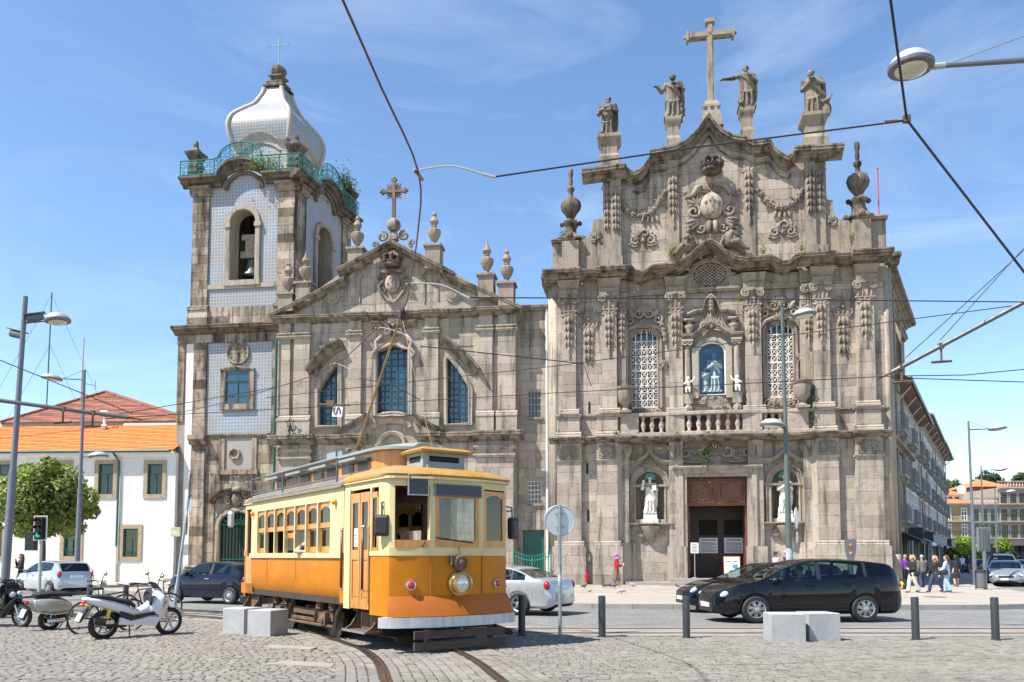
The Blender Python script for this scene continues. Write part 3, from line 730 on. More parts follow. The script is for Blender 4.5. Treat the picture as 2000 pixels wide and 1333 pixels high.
# ================================================================== ORNATE CHURCH (right)
FA=Frame((385/1600*43.4,43.4),9.5)
BZ=.13
def carmo():
 A=FA;M=A.M;U,Z=A.U,A.Z
 def lv(a,b,p=0):return(Z(*a,p)+Z(*b,p))/2
 ch=thing('ornate_church','ornate grey granite church facade with six pilasters and a tall stone cross on top','church',(A.P.x,A.P.y,BZ))
 P1,P2=.75,.45
 zp=lv((1110,1055),(1700,1057),P1);zf=lv((1110,899),(1690,891),P1);c0=lv((1110,868),(1690,854),P1);c1=lv((1072,853),(1742,841),1.2)
 zd=lv((1087,809),(1724,793),.9);k0=lv((1097,612),(1706,579),P1);k1=lv((1110,580),(1690,547),P1)
 e0=lv((1110,551),(1700,513),.9);e1=lv((1066,530),(1736,487),1.3)
 uL,ul,ur,uR=U(1086,1000,P2),U(1229,1000,P2),U(1572,1000,P2),U(1742,1000,P2)
 def hole(x0,x1,y0,y1,p=0):return(U(x0,950,p),U(x1,950,p),Z((x0+x1)/2,y1,p),Z((x0+x1)/2,y0,p))
 n1,n2=hole(1241,1298,921,1022),hole(1506,1560,917,1020)
 pt=(U(1341,950),U(1459,950),BZ+.32,Z(1400,932))
 w1,w2=hole(1231,1291,641,798),hole(1499,1559,626,778)
 cn=hole(1367,1422,666,770,.3)
 ov=hole(1352,1434,508,568)
 ov=(ov[0],ov[1],ov[2],ov[3])
 H=[n1,n2,pt,w1,w2,cn,ov]
 wm=MB(M);wall_cells(wm,ul-.3,ur+.3,BZ-.1,e1-.35,.02,.9,H)
 def head(h,rise,n=10,ex=1.0):
  a,b=h[0],h[1];c=(a+b)/2;r=(b-a)/2
  return[(c+r*cos(pi-pi*i/n),h[3]-rise+rise*sin(pi*i/n)**ex)for i in range(n+1)]
 for h,rise in((n1,.7),(n2,.7),(w1,.75),(w2,.75),(cn,.55)):spandrel(wm,h[0],h[1],0,h[3]+.01,.02,.55,head(h,rise))
 cx,cz=(ov[0]+ov[1])/2,(ov[2]+ov[3])/2;rx,rz=(ov[1]-ov[0])/2-.17,(ov[3]-ov[2])/2-.13
 el=[(cx+rx*cos(a*pi/12),cz+rz*sin(a*pi/12))for a in range(25)]
 for q in range(4):
  cor=(ov[1]if q in(0,3)else ov[0],ov[3]if q<2 else ov[2]);sid=[(cor[0],cz),(cx,cor[1])]if q in(0,2)else[(cx,cor[1]),(cor[0],cz)]
  wm.prism([sid[0],cor,sid[1]]+el[q*6:q*6+7][::-1],.021,.5)
 wm.box(uL,ul,-P2+.03,.9,BZ-.1,e1-.35);wm.box(ur,uR,-P2+.03,.9,BZ-.1,e1-.35)
 build(wm,'wall','mortar',ch)
 sd=Vector((sin(radians(30.5)),cos(radians(30.5)),0));c_r=M@Vector((uR,.4,0));c_l=M@Vector((uL,.4,0));b_l=M@Vector((uL,22,0));b_r=c_r+sd*13
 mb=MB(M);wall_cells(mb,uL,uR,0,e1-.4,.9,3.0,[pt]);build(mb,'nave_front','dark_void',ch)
 mb=MB();a0=M@Vector((uL,3.0,0));a1=M@Vector((uR,3.0,0));mb.slab([(a0 .x,a0 .y),(a1 .x,a1 .y),(b_r.x,b_r.y),(b_l.x,b_l.y)],0,e1-.4);build(mb,'nave','granite',ch)
 FS=Frame((c_r.x,c_r.y),30.5-90);mb=MB(Matrix.Translation(FS.P)@Matrix.Rotation(radians(90-30.5),4,'Z'))
 mb.mould([(0,e0-.1),(13,e0-.1)],prof_cornice(.75,e1-e0));mb.mould([(0,c0),(13,c0)],prof_string(.5,c1-c0));mb.mould([(0,k1),(13,k1)],prof_string(.25,.3))
 for x in(.25,1.3,4.2,8):mb.box(x,x+.75,-.22,.2,0,e0)
 mb.box(2.1,3.1,-.5,.1,c1+2.6,c1+3.0);mb.box(2.2,3.0,-.4,.1,c1+2.0,c1+2.6)
 build(mb,'side_facade','granite',ch)
 ms=Masonry(M)
 def archh(h,rise):
  a,b,c=h[0],h[1],(h[0]+h[1])/2;r=(b-a)/2
  def f(z):
   if not h[2]<z<h[3]+.25:return None
   return(a-.28,b+.28)
  return f
 hl=[archh(n1,.7),archh(n2,.7),(pt[0]-.5,pt[1]+.5,0,pt[3]+1.6),archh(w1,.7),archh(w2,.7),(U(1336),U(1452),cn[2]-.6,cn[3]+1.3),(ov[0]-.1,ov[1]+.1,ov[2]-.1,ov[3]+.2)]
 ms.area(ul+.1,ur-.1,BZ,c0,0. ,holes=hl);ms.area(ul+.1,ur-.1,c1,e1-.4,0. ,holes=hl)
 for a,b in((uL,ul),(ur,uR)):
  ms.area(a,b,BZ,zf,P2,ln=(.7,1.1));ms.area(a,b,zf,c0,P2);ms.area(a,b,c1,zd-.25,P2);ms.area(a,b,zd,e0,P2,ln=(.8,1.2))
 lowp=[(1088,1136),(1166,1207),(1597,1641),(1673,1728)]
 for i,(x0,x1)in enumerate(lowp):
  a,b=U(x0,980,P1),U(x1,980,P1)
  ms.area(a,b,zp,zf,P1,ch=.62,ln=(1.1,1.6),depth=P1-.2);mb=MB(M)
  mb.box(a+.02,b-.02,-P1+.02,-.2,BZ,c0)
  mb.mould([(a-.14,zp-.3),(b+.14,zp-.3)],prof_base(.16,.3,P1));mb.mould([(a-.05,zf-.08),(b+.05,zf-.08)],prof_string(.1,.12,P1));mb.box(a,b,-P1-.03,-.2,zf+.04,c0)
  build(mb,'pilaster','granite_pale',ch)
  ms.area(a-.24,b+.24,BZ,zp-.3,P1+.2,ch=.5,ln=(.8,1.4),depth=P1)
  o=MB(M);rocaille(o,(a+b)/2,(zf+c0)/2,(b-a)*.8,.85,P1+.05,.055);build(o,'carved_panel','granite',ch,smooth=True)
  o=MB(M);o.box(a-.22,b+.22,-P1-.17,-.2,BZ,zp-.32);build(o,'plinth','mortar',ch)
 for xa,xb,s in((1207,1231,1),(1597,1571,-1)):
  a,b=U(xa,980,P1),U(xb,980,0)+.02*s;mb=MB(M);mb.slab([(a-.01*s,-P1+.03),(b,-.02),(b,.3),(a-.01*s,.3)],BZ,c0);build(mb,'pilaster_return','granite_pale',ch)
  mb=MB(M);mb.slab([(a+.16*s,-P1-.14),(b+.3*s,-.12),(b+.3*s,.2),(a-.01*s,.2)],BZ,zp-.1);build(mb,'plinth','granite_pale',ch)
  mb=MB(M);[spiral(mb,a+s*(.25+.3*k),zf+.25+.35*k,.24,1.3,90,s,.45-.2*k,.07)for k in(0,1)];[leaf(mb,a+s*.4,zf+.1,90-s*20,.8,.4,.5,.15)];build(mb,'console','granite',ch,smooth=True)
 for x0,x1 in((1307,1336),(1462,1492)):
  a,b=U(x0,980,.3),U(x1,980,.3);ms.area(a,b,zp-.3,zf,.3,ch=.6,ln=(.7,.9),depth=.28);mb=MB(M);mb.box(a+.02,b-.02,-.28,.05,BZ,c0);mb.box(a-.12,b+.12,-.42,.05,BZ,zp-.3);build(mb,'pilaster','granite_pale',ch)
  mb=MB(M)
  for q in(.27,.73):
   x=a+(b-a)*q;mb.loft([[(x-.15,-.3,zf),(x+.15,-.3,zf),(x+.15,0,zf),(x-.15,0,zf)],[(x-.16,-.42,zf+.4),(x+.16,-.42,zf+.4),(x+.16,0,zf+.4),(x-.16,0,zf+.4)],[(x-.18,-.72,c0),(x+.18,-.72,c0),(x+.18,0,c0),(x-.18,0,c0)]])
   leaf(mb,x,c0-.05,-90,.75,.3,.6,.05)
  build(mb,'console','granite',ch)
 def up(px,py=848,p=1.1):return U(px,py,p)
 pr=prof_cornice(.58,c1-c0,0)
 seg=[(1072,1141,P1),(1141,1163,P2),(1163,1222,P1)]
 path=ressaut([(up(a),up(b),e)for a,b,e in seg],c0)
 mid=[(up(1222),c0,P1),(up(1234),c0,.68),(up(1246),c0,.42),(up(1262),c0,.3),(up(1296),c0,.3),(up(1297),c0,.62),(up(1345),c0,.62),(up(1395),c0,.7),(up(1450),c0,.62),(up(1494),c0,.62),(up(1495),c0,.3),(up(1540),c0,.3),(up(1554),c0,.42),(up(1565),c0,.68),(up(1577),c0,P1)]
 seg2=[(1577,1642,P1),(1642,1668,P2),(1668,1744,P1)]
 mb=MB(M);mb.mould(path+mid+ressaut([(up(a),up(b),e)for a,b,e in seg2],c0),pr);build(mb,'lower_cornice','granite_cornice',ch)
 for x0,x1 in((1088,1133),(1166,1207),(1590,1633),(1671,1723)):
  a,b=U(x0,830,P1),U(x1,830,P1);mb=MB(M);mb.mould([(a-.06,c1),(b+.06,c1)],prof_base(.14,.34,P1));mb.cbox(a,b,-P1-.02,0,c1+.34,zd-.16,.03);mb.mould([(a-.08,zd-.16),(b+.08,zd-.16)],prof_string(.14,.16,P1));build(mb,'pedestal','granite_pale',ch)
 for a,b in((uL,ul),(ur,uR)):
  mb=MB(M);mb.mould([(a,zd-.16),(b,zd-.16)],prof_string(.1,.155,P2));build(mb,'string_course','granite',ch)
 yb=.72
 posts=[(1212,1247),(1301,1337),(1451,1489),(1533,1580)];opens=[(1247,1301,3),(1337,1451,6),(1489,1533,3)]
 ez=[U(x,830,yb)for x in(1207,1247,1301,1337,1395,1451,1489,1533,1590)];ee=[.62,.45,.45,.6,.7,.6,.45,.45,.62]
 for nm,za,zb in(('rail',zd-.2,zd),('rail',c1,c1+.22)):
  mb=MB(M);mb.mould([(q,za,e-.12)for q,e in zip(ez,ee)],[(0,0),(.3,0),(.34,.04),(.34,zb-za-.03),(.3,zb-za),(0,zb-za),(0,0)]);build(mb,'balustrade_rail','granite_pale',ch)
 for x0,x1 in posts:
  a,b=U(x0,830,yb),U(x1,830,yb);e=interp(ez,ee,(a+b)/2);mb=MB(M);mb.box(a,b,-e-.16,-e+.25,c1+.2,zd-.19);build(mb,'balustrade_pier','granite_pale',ch)
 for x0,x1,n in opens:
  mb=MB(M);mb.box(U(x0+3,830,.02),U(x1-3,830,.02),-.025,.0,c1+.05,zd-.1);build(mb,'balcony_shade_panel','wood_dark',ch)  # added dark sheet: paints the shade behind the balusters, no real woodwork
  a,b=U(x0,830,yb),U(x1,830,yb);hh=zd-.2-c1-.22
  for i in range(n):
   x=a+(b-a)*(i+.5)/n;e=interp(ez,ee,x);mb=MB(M)
   mb.lathe([(.13,0),(.13,.06),(.07,.1),(.14,hh*.35),(.15,hh*.48),(.07,hh*.75),(.1,hh*.82),(.12,hh*.9),(.12,hh)],(x,-e-.02,c1+.22),8);build(mb,'baluster','granite_pale',ch,smooth=True)
 for x,y0,y1 in((1222,756,801),(1568,744,793)):
  u_=U(x,780,yb);s=(Z(x,y0,yb)-zd);mb=MB(M);mb.box(u_-.3,u_+.3,-1.05,-.4,zd,zd+.12)
  mb.lathe([(.28,.12),(.14,.3),(.2,.42),(.38,.62),(.42,s*.85),(.36,s*.88),(.47,s*.92),(.5,s),(.36,s),(.3,s*.9)],(u_,-.72,zd),14,.03);build(mb,'stone_vase','granite',ch,smooth=40)
 upp=[(1098,1125,P1,1110),(1176,1205,P1,1189),(1307,1334,.38,1318),(1456,1488,.38,1470),(1590,1622,P1,1605),(1675,1710,P1,1692)]
 for x0,x1,p,dx in upp:
  a,b=U(x0,700,p),U(x1,700,p);ms.area(a,b,zd+.3,k0,p,ch=.66,ln=(.9,1.3),depth=p-.1);mb=MB(M)
  mb.box(a+.02,b-.02,-p+.02,0,zd,k1);mb.mould([(a-.16,zd),(b+.16,zd)],prof_base(.17,.3,p));build(mb,'pilaster','granite_pale',ch)
  kk=MB(M);sh=Z((x0+x1)/2,612 if x0<1250 else 608 if x0<1400 else 598 if x0<1500 else 580,p);capital(kk,a,b,k0,k1,p);build(kk,'capital','granite',ch,smooth=35)
  d=MB(M);drop(d,(a+b)/2,k0-.1,k0-2.65,.5,p);build(d,'husk_drop','granite',ch,smooth=True)
 for x0,x1 in((1207,1222),(1573,1588)):
  a,b=U(x0,700,.55),U(x1,700,.55);mb=MB(M);mb.box(a,b,-.55,0,zd,k1);build(mb,'pilaster','granite',ch);kk=MB(M);capital(kk,a,b,k0,k1,.55);build(kk,'capital','granite',ch,smooth=35)
  d=MB(M);drop(d,(a+b)/2,k0-.05,k0-2.6,.4,.55);build(d,'husk_drop','granite',ch,smooth=True)
 for x,yt,yb_ in((1150,598,706),(1647,572,690)):
  u_=U(x,650,P2);zt,zb=Z(x,yt,P2),Z(x,yb_,P2);d=MB(M);shell(d,u_,zt-.75,.7,P2,30,150);spiral(d,u_-.3,zt-1.05,.26,1.2,0,1,P2,.08);spiral(d,u_+.3,zt-1.05,.26,1.2,180,-1,P2,.08);drop(d,u_,zt-1.1,zb,.55,P2,False);build(d,'carved_trophy','granite',ch,smooth=True)
 for a,b,p in((uL,ul,P2),(ul,ur,.12),(ur,uR,P2)):
  mb=MB(M);wall_cells(mb,a,b,k1+.12,e0+.02,-p-.05,.05,[(ov[0]+.12,ov[1]-.12,ov[2]+.1,ov[3])]if p<.2 else[]);mb.mould([(a,k1+.02),(b,k1+.02)],prof_string(.16,.22,p));build(mb,'frieze','granite',ch)
 for x0,x1,p in((1092,1129,P1),(1170,1209,P1),(1301,1338,.38),(1451,1492,.38),(1586,1627,P1),(1671,1714,P1)):
  a,b=U(x0,560,p),U(x1,560,p);mb=MB(M);mb.loft([[(a,-p-.1,k1),(b,-p-.1,k1),(b,0,k1),(a,0,k1)],[(a,-p-.12,k1+.3),(b,-p-.12,k1+.3),(b,0,k1+.3),(a,0,k1+.3)],[(a,-p+.02,k1+.34),(b,-p+.02,k1+.34),(b,0,k1+.34),(a,0,k1+.34)],[(a-.1,-p-.25,e0),(b+.1,-p-.25,e0),(b+.1,0,e0),(a-.1,0,e0)]]);build(mb,'frieze_block','granite',ch)
 Hc=e1-e0
 wave=[(1226,518),(1234,519),(1240,525),(1252,528),(1264,523),(1276,515),(1300,513),(1314,512),(1328,507),(1345,496),(1362,480),(1375,470),(1388,464),(1400,471),(1415,484),(1435,497),(1456,501),(1480,499),(1508,497),(1518,501),(1530,508),(1543,506),(1552,498),(1560,497)]
 wv=[A(x,y,1.1)for x,y in wave];q=lambda px,py=510:U(px,py,1.3)
 zl,zr=Z(1150,524,1.3),Z(1650,491,1.3)
 path=ressaut([(q(1060),q(1135),P1),(q(1135),q(1163),P2),(q(1163),q(1228),P1)],zl-Hc)+[(x,z-Hc,.5-.28*min(1,i/3,(len(wv)-1-i)/3))for i,(x,z)in enumerate(wv)]+ressaut([(q(1562),q(1632),P1),(q(1632),q(1664),P2),(q(1664),q(1745),P1)],zr-Hc)
 mb=MB(M);mb.mould(path,prof_cornice(.85,Hc));build(mb,'upper_cornice','granite_cornice',ch)
 mb=MB(M);mb.mould([(uL-.75,e0-.02,.0),(uL-.02,e0-.02,.0)],[(-2,0),(.35,0),(.5,Hc*.5),(.8,Hc*.6),(.8,Hc),(-2,Hc)]);build(mb,'cornice_return','granite_cornice',ch);mb=MB(M);mb.mould([(uR+.0,e0+.1,.0),(uR+.75,e0+.1,.0)],[(-2,0),(.35,0),(.5,Hc*.5),(.8,Hc*.6),(.8,Hc),(-2,Hc)]);build(mb,'cornice_return','granite_cornice',ch)
 for x,y in((1283,553),(1312,555),(1466,545),(1502,545)):
  u_,z_=A(x,y,.1);o=MB(M);rocaille(o,u_,z_,.75,.75,.15,.05);build(o,'carved_panel','granite',ch,smooth=True)
 top=[(1178,347),(1222,340),(1226,345),(1236,347),(1250,342),(1262,330),(1270,306),(1302,300),(1322,296),(1340,286),(1356,272),(1370,254),(1385,234),(1397,252),(1410,264),(1430,276),(1455,280),(1470,289),(1504,285),(1512,298),(1525,311),(1540,317),(1549,305),(1612,302)]
 poly=[A(x,y,.25)for x,y in top];mb=MB(M)
 zb=e1-.7
 wx,wz=[q_[0]for q_ in wv],[q_[1]-.45 for q_ in wv];dense=[poly[0]]
 for(xa,za),(xb,zb_)in zip(poly,poly[1:]):
  m_=max(1,int((xb-xa)/.3));dense+=[(xa+(xb-xa)*k/m_,za+(zb_-za)*k/m_)for k in range(1,m_+1)]
 bz=lambda x:interp(wx,wz,x)
 for(xa,za),(xb,zb_)in zip(dense,dense[1:]):mb.add([(xa,-.25,bz(xa)),(xb,-.25,bz(xb)),(xb,-.25,zb_),(xa,-.25,za),(xa,.9,bz(xa)),(xb,.9,bz(xb)),(xb,.9,zb_),(xa,.9,za)],[(0,1,2,3),(7,6,5,4),(3,2,6,7),(4,5,1,0)]+([(4,0,3,7)]if xa==poly[0][0]else[])+([(1,5,6,2)]if xb==poly[-1][0]else[]))
 build(mb,'gable_wall','mortar',ch)
 ua,ub=poly[0][0],poly[-1][0];xs=[p[0]for p in poly];zs=[p[1]for p in poly]
 ms.area(ua,ub,e1-.1,min(zs[1],zs[-2])-.3,.28,ch=.6,ln=(.9,1.5),holes=[lambda z:((lambda o_:(min(o_),max(o_))if o_ else None)([x for x in[cx-2.4+.1*i for i in range(49)]if bz(x)>z-.1]))])
 z_=min(zs[1],zs[-2])-.3
 def bnd(z):
  ok=[x for x in[ua+(ub-ua)*i/120 for i in range(121)]if interp(xs,zs,x)>z+.35]
  return(min(ok),max(ok))if ok else(0,.01)
 ms.area(ua,ub,z_,z_+2.8,.28,ch=.56,ln=(.9,1.5),bounds=lambda z:bnd(z)if bnd(z)[1]-bnd(z)[0]>.5 else(0,.01))
 for x0,x1 in((1178,1196),(1193,1213),(1575,1594),(1592,1613)):
  p=.5 if x0 in(1178,1592)else .68
  a,b=U(x0,430,p),U(x1,430,p);mb=MB(M);zt=Z(x0,350 if x0<1400 else 312,p);mb.box(a,b,-p,.0,e1-.3,zt);mb.box(a-.07,b+.07,-p-.1,0,e1-.3,e1+.75);build(mb,'gable_pier','granite',ch)
  d=MB(M);drop(d,(a+b)/2,zt-.45,zt-2.9,.42,p,False);build(d,'husk_drop','granite',ch,smooth=True)
 for x0,x1,yt in((1304,1326,342),(1453,1474,332)):
  a,b=U(x0,400,.4),U(x1,400,.4);mb=MB(M);mb.box(a,b,-.4,0,e1-.2,Z(x0,yt-28,.4));build(mb,'gable_pier','granite',ch);zt=Z(x0,yt,.4);d=MB(M);drop(d,(a+b)/2,zt,zt-3.1,.45,.4);build(d,'husk_drop','granite',ch,smooth=True)
 gc=[(1137,336),(1180,330),(1221,324),(1226,331),(1236,334),(1250,328),(1262,316),(1269,303),(1270,292),(1285,290),(1303,287),(1322,282),(1340,272),(1356,258),(1370,240),(1385,220),(1397,238),(1410,250),(1430,262),(1455,266),(1470,275),(1488,274),(1504,271),(1512,284),(1525,297),(1540,303),(1547,297),(1549,292),(1600,289),(1646,286)]
 ex=[.62]*3+[.4]+[.25]*5+[.3]*2+[.25]*4+[.3]+[.25]*5+[.3]*2+[.25]*4+[.4]+[.62]*2
 ex[27]=.62
 path=[(*A(x,y,.9),e)for(x,y),e in zip(gc,ex)];path=[(x,z-.62,e)for x,z,e in path]
 mb=MB(M);mb.mould(path,prof_cornice(.72,.62));build(mb,'gable_cornice','granite_cornice',ch)
 inner=[(x+(.25 if i<3 else 0),z-.42,.1)for i,(x,z,e)in enumerate(path[3:28])];mb=MB(M);mb.mould(inner,[(0,0),(.3,0),(.34,.05),(.3,.1),(0,.1)]);build(mb,'gable_moulding','granite_cornice',ch)
 for pts,in((((1121,468),(1128,472),(1138,468),(1150,460),(1157,448),(1159,430),(1168,428),(1180,428),(1180,530),(1121,530)),),(((1610,372),(1616,390),(1627,392),(1628,412),(1634,424),(1646,430),(1662,431),(1674,440),(1674,500),(1610,500)),)):
  mb=MB(M);mb.prism([A(x,y,.3)for x,y in pts],-.3,.4);build(mb,'gable_wing','granite',ch)
  o=MB(M);x,y=(1169,464)if pts[0][0]<1400 else(1618,432);u_,z_=A(x,y,.3);rocaille(o,u_,z_,.8,.7,.32,.06);build(o,'carved_panel','granite',ch,smooth=True)
 for x0,x1,y0,y1,xc,yt in((1079,1122,467,530,1114,329),(1672,1734,424,492,1683,275)):
  a,b=U(x0,500,.5),U(x1,500,.5);z0,z1=Z(xc,y1,.5)-.4,Z(xc,y0,.5);mb=MB(M);c=U(xc,480,.5)
  mb.box(a,b,-.3,1.2,z0,z1-.15);mb.box(c-.45,c+.45,-.62,.3,z0,z1-.14);mb.mould([(a-.06,z1-.15),(b+.06,z1-.15)],prof_string(.2,.15,.45));mb.box(a-.05,b+.05,-.35,1.25,z1-.15,z1-.01);build(mb,'urn_pedestal','granite',ch)
  h=Z(xc,yt,.3)-z1;mb=MB(M);f=lambda*q:[(r*h,z*h)for r,z in q]
  mb.lathe(f((.2,0),(.2,.02),(.155,.045),(.12,.09),(.095,.15),(.1,.2),(.125,.23),(.125,.26),(.08,.285)),(c,-.1,z1),4,sq=True)
  for s in((-1,0),(1,0),(0,-1),(0,1)):mb.ball((c+s[0]*.12*h,-.1+s[1]*.12*h,z1+.24*h),.035*h,6,5);mb.ball((c+s[0]*.16*h,-.1+s[1]*.16*h,z1+.03*h),.045*h,6,5)
  mb.lathe(f((.06,.28),(.045,.31),(.07,.36),(.12,.43),(.135,.49),(.12,.55),(.1,.575),(.03,.585)),(c,-.1,z1),16,.06,lobes=8)
  mb.lathe(f((.06,.58),(.03,.63),(.028,.68),(.05,.71),(.05,.74),(.022,.77),(.03,.84),(.022,.88),(.032,.92),(.036,.96),(.03,1)),(c,-.1,z1),10);build(mb,'urn_finial','granite_dark',ch,smooth=40)
 for x0,x1,y0,y1 in((1167,1213,273,326),(1299,1331,236,288),(1443,1474,217,272),(1563,1617,232,292)):
  a,b=U(x0,290,.3),U(x1,290,.3);z0,z1=Z(x0,y1,.3)-.25,Z(x0,y0,.3);d=(b-a)/2;c=(a+b)/2;h=z1-z0
  mb=MB(M);mb.lathe([(d*1.25,0),(d*1.25,h*.3),(d*1.1,h*.36),(d*.95,h*.42),(d*.95,h*.68),(d*1.05,h*.74),(d*1.3,h*.84),(d*1.4,h*.9),(d*1.4,h)],(c,-.3,z0),4,sq=True);build(mb,'statue_pedestal','granite',ch)
 u_,zt=A(1386,40,.3);zb=Z(1386,228,.3);mb=MB(M);t=.17
 mb.loft([[(u_-.62,-.7,zb-.7),(u_+.62,-.7,zb-.7),(u_+.62,.3,zb-.7),(u_-.62,.3,zb-.7)],[(u_-.4,-.6,zb+.3),(u_+.4,-.6,zb+.3),(u_+.4,.2,zb+.3),(u_-.4,.2,zb+.3)],[(u_-.42,-.6,zb+.55),(u_+.42,-.6,zb+.55),(u_+.42,.2,zb+.55),(u_-.42,.2,zb+.55)],[(u_-.3,-.5,zb+.8),(u_+.3,-.5,zb+.8),(u_+.3,.1,zb+.8),(u_-.3,.1,zb+.8)]]);[flower(mb,u_+k,zb+.4,.16,.55)for k in(-.35,0,.35)]
 build(mb,'cross_base','granite',ch)
 za=Z(1386,70,.3);ln=U(1433,70,.3)-U(1337,70,.3);mb=MB(M)
 def ebar(p0,p1,hor):
  for k in(0,1):
   r=t if k==0 else t*.6
   if hor:mb.box(p0,p1,-.3-t-.03*k,-.3+t+.03*k,za-r,za+r)
   else:mb.box(u_-r,u_+r,-.3-t-.03*k,-.3+t+.03*k,p0,p1)
 ebar(zb+.8,zt-.2,False);ebar(u_-ln/2+.12,u_+ln/2-.12,True)
 mb.box(u_-.25,u_+.25,-.55,-.05,zt-.22,zt-.05);mb.box(u_-.2,u_+.2,-.5,-.1,zt-.3,zt)
 for s in(-1,1):x=u_+s*(ln/2-.1);mb.box(x-.06,x+.06,-.55,-.05,za-.26,za+.26);mb.ball((x+s*.1,-.3,za),(.14,.1,.1),6,5)
 build(mb,'stone_cross','granite',ch)
 u_,z_=A(1390,405,.3);o=MB(M)
 for s in(-1,1):
  spiral(o,u_+s*.95,z_-.25,.4,1.4,90,s,.35,.13);spiral(o,u_+s*1.05,z_-.85,.3,1.2,-90,-s,.35,.1);spiral(o,u_+s*.55,z_-1.2,.28,1.2,0 if s>0 else 180,-s,.35,.09)
  o.tube([(u_+s*.5,-.4,z_+1.15),(u_+s*.75,-.5,z_+1.05),(u_+s*.95,-.45,z_+.7),(u_+s*1.3,-.4,z_+.55)],[.1,.16,.14,.05],6)
  for a in(30,60,90,120):leaf(o,u_+s*.75,z_+.1,90-s*(90-a),.65,.26,.4,.1)
  for k in range(4):flower(o,u_+s*(1.1+.1*k),z_+.1+.25*k,.15,.35)
  for k in range(3):leaf(o,u_+s*.7,z_-.7-.1*k,90-s*(100+14*k),.75,.22,.4,.12)
  o.tube([(u_+s*.15,-.5,z_-.85),(u_+s*.17,-.52,z_-1.2),(u_+s*.18,-.5,z_-1.5)],[.13,.13,.14],8)
 shell(o,u_,z_+.75,.55,.4,10,170,9,.12);build(o,'cartouche','granite',ch,smooth=True)
 o=MB(M);o.ball((u_,-.45,z_),(.62,.32,.75),16,10);build(o,'shield','granite_pale',ch,smooth=True)
 o=MB(M);o.box(u_-.05,u_+.05,-.82,-.7,z_-.1,z_+.42);o.box(u_-.17,u_+.17,-.82,-.7,z_+.18,z_+.27)
 for x,z in((-.32,.12),(.32,.12),(0,-.4)):flower(o,u_+x,z_+z,.12,.68)
 build(o,'emblem','granite',ch)
 zc=Z(1390,340,.6);o=MB(M);o.lathe([(.48,0),(.54,.08),(.5,.2),(.58,.32),(.55,.36),(.44,.3),(.4,.1)],(u_,-.75,zc),16);[o.ball((u_+.58*cos(a*pi/8),-.75+.58*sin(a*pi/8),zc+.38),.07,6,5)for a in range(16)]
 for a in range(4):
  t_=a*pi/4;o.tube([(u_+r*cos(t_),-.75+r*sin(t_),zc+h)for r,h in((.55,.3),(.6,.6),(.35,.82),(0,.72),(-.35,.82),(-.6,.6),(-.55,.3))],.065,5)
 o.ball((u_,-.75,zc+.85),.11,6,5);o.box(u_-.03,u_+.03,-.78,-.72,zc+.9,zc+1.15);build(o,'crown','granite_dark',ch,smooth=40)
 for s,x,y in((-1,1342,486),(1,1432,478)):
  ux,uz=A(x,y,.6);o=MB(M);T=lambda a,b,c:(ux+s*a,-.55+b,uz+c)
  chain(o,[T(-.25,0,.1),T(-.2,-.05,.45),T(-.1,-.02,.72)],[.22,.2,.13]);o.ball(T(-.08,-.06,.98),(.13,.15,.17),9,7);chain(o,[T(-.2,0,.1),T(.25,-.15,.15),T(.55,-.08,-.2),T(.8,0,-.25)],[.2,.17,.13,.08]);chain(o,[T(-.2,.1,.05),T(.15,.05,-.05),T(.5,.05,-.4)],[.2,.16,.1])
  chain(o,[T(-.05,-.1,.68),T(.12,-.25,.5),T(-.05,-.3,.62)],[.1,.09,.06]);chain(o,[T(-.3,0,.65),T(-.5,.0,.45),T(-.55,-.1,.2)],[.1,.09,.06]);chain(o,[T(-.4,.1,.5),T(-.6,.1,.1),T(-.5,.1,-.3)],[.12,.14,.1])
  fuse(o,'seated_figure','statue_stone',ch,.03,1)
 for pts in(((1216,398),(1226,412),(1248,422),(1270,416),(1285,400),(1290,390),(1298,376)),((1480,372),(1497,392),(1510,402),(1528,406),(1548,398),(1562,380),(1568,372))):
  o=MB(M);festoon(o,[A(x,y,.35)for x,y in pts],.2,.32,2);[leaf(o,*A(pts[3][0]+k*8,pts[3][1]+6,.35),-90+k*12,.4,.2,.34,.1)for k in(-1.5,-.5,.5,1.5)];build(o,'garland','granite',ch,smooth=True)
 for x,y in((1256,467),(1529,450)):
  u2,z2=A(x,y,.35);o=MB(M);rocaille(o,u2,z2,1.5,1.0,.3,.085);spiral(o,u2+.1,z2+.25,.3,1,200,-1,.34,.09);build(o,'carved_trophy','granite',ch,smooth=True)
 mb=MB(M);mb.mould([(cx+rx*cos(-a*pi/16),cz+rz*sin(-a*pi/16))for a in range(32)],[(0,-.02),(.08,-.02),(.14,.06),(.1,.1),(.16,.16),(.1,.22),(0,.24)],normal=True,closed=True);o_=build(mb,'oval_window','granite',ch)
 mb=MB(M);mb.prism([(cx+rx*.99*cos(a*pi/16),cz+rz*.99*sin(a*pi/16))for a in range(32)],.3,.34);build(mb,'pane','window_dark',o_)
 mb=MB(M);inside=lambda x,z:((x-cx)/rx)**2+((z-cz)/rz)**2<1
 for sg in(1,-1):
  for k in range(-9,10):
   pts=[(cx+t,cz+sg*t*.75+k*.17)for t in[i*.05-1.2 for i in range(49)]];pts=[p for p in pts if inside(*p)]
   if len(pts)>2:mb.tube([(pts[0][0],.02,pts[0][1]),(pts[-1][0],.02,pts[-1][1])],.022,4)
 for a in range(16):t_=a*pi/8;spiral(mb,cx+rx*.78*cos(t_),cz+rz*.76*sin(t_),.1,1,0,1,-.0,.022,4)
 build(mb,'grille','iron_rust',o_)
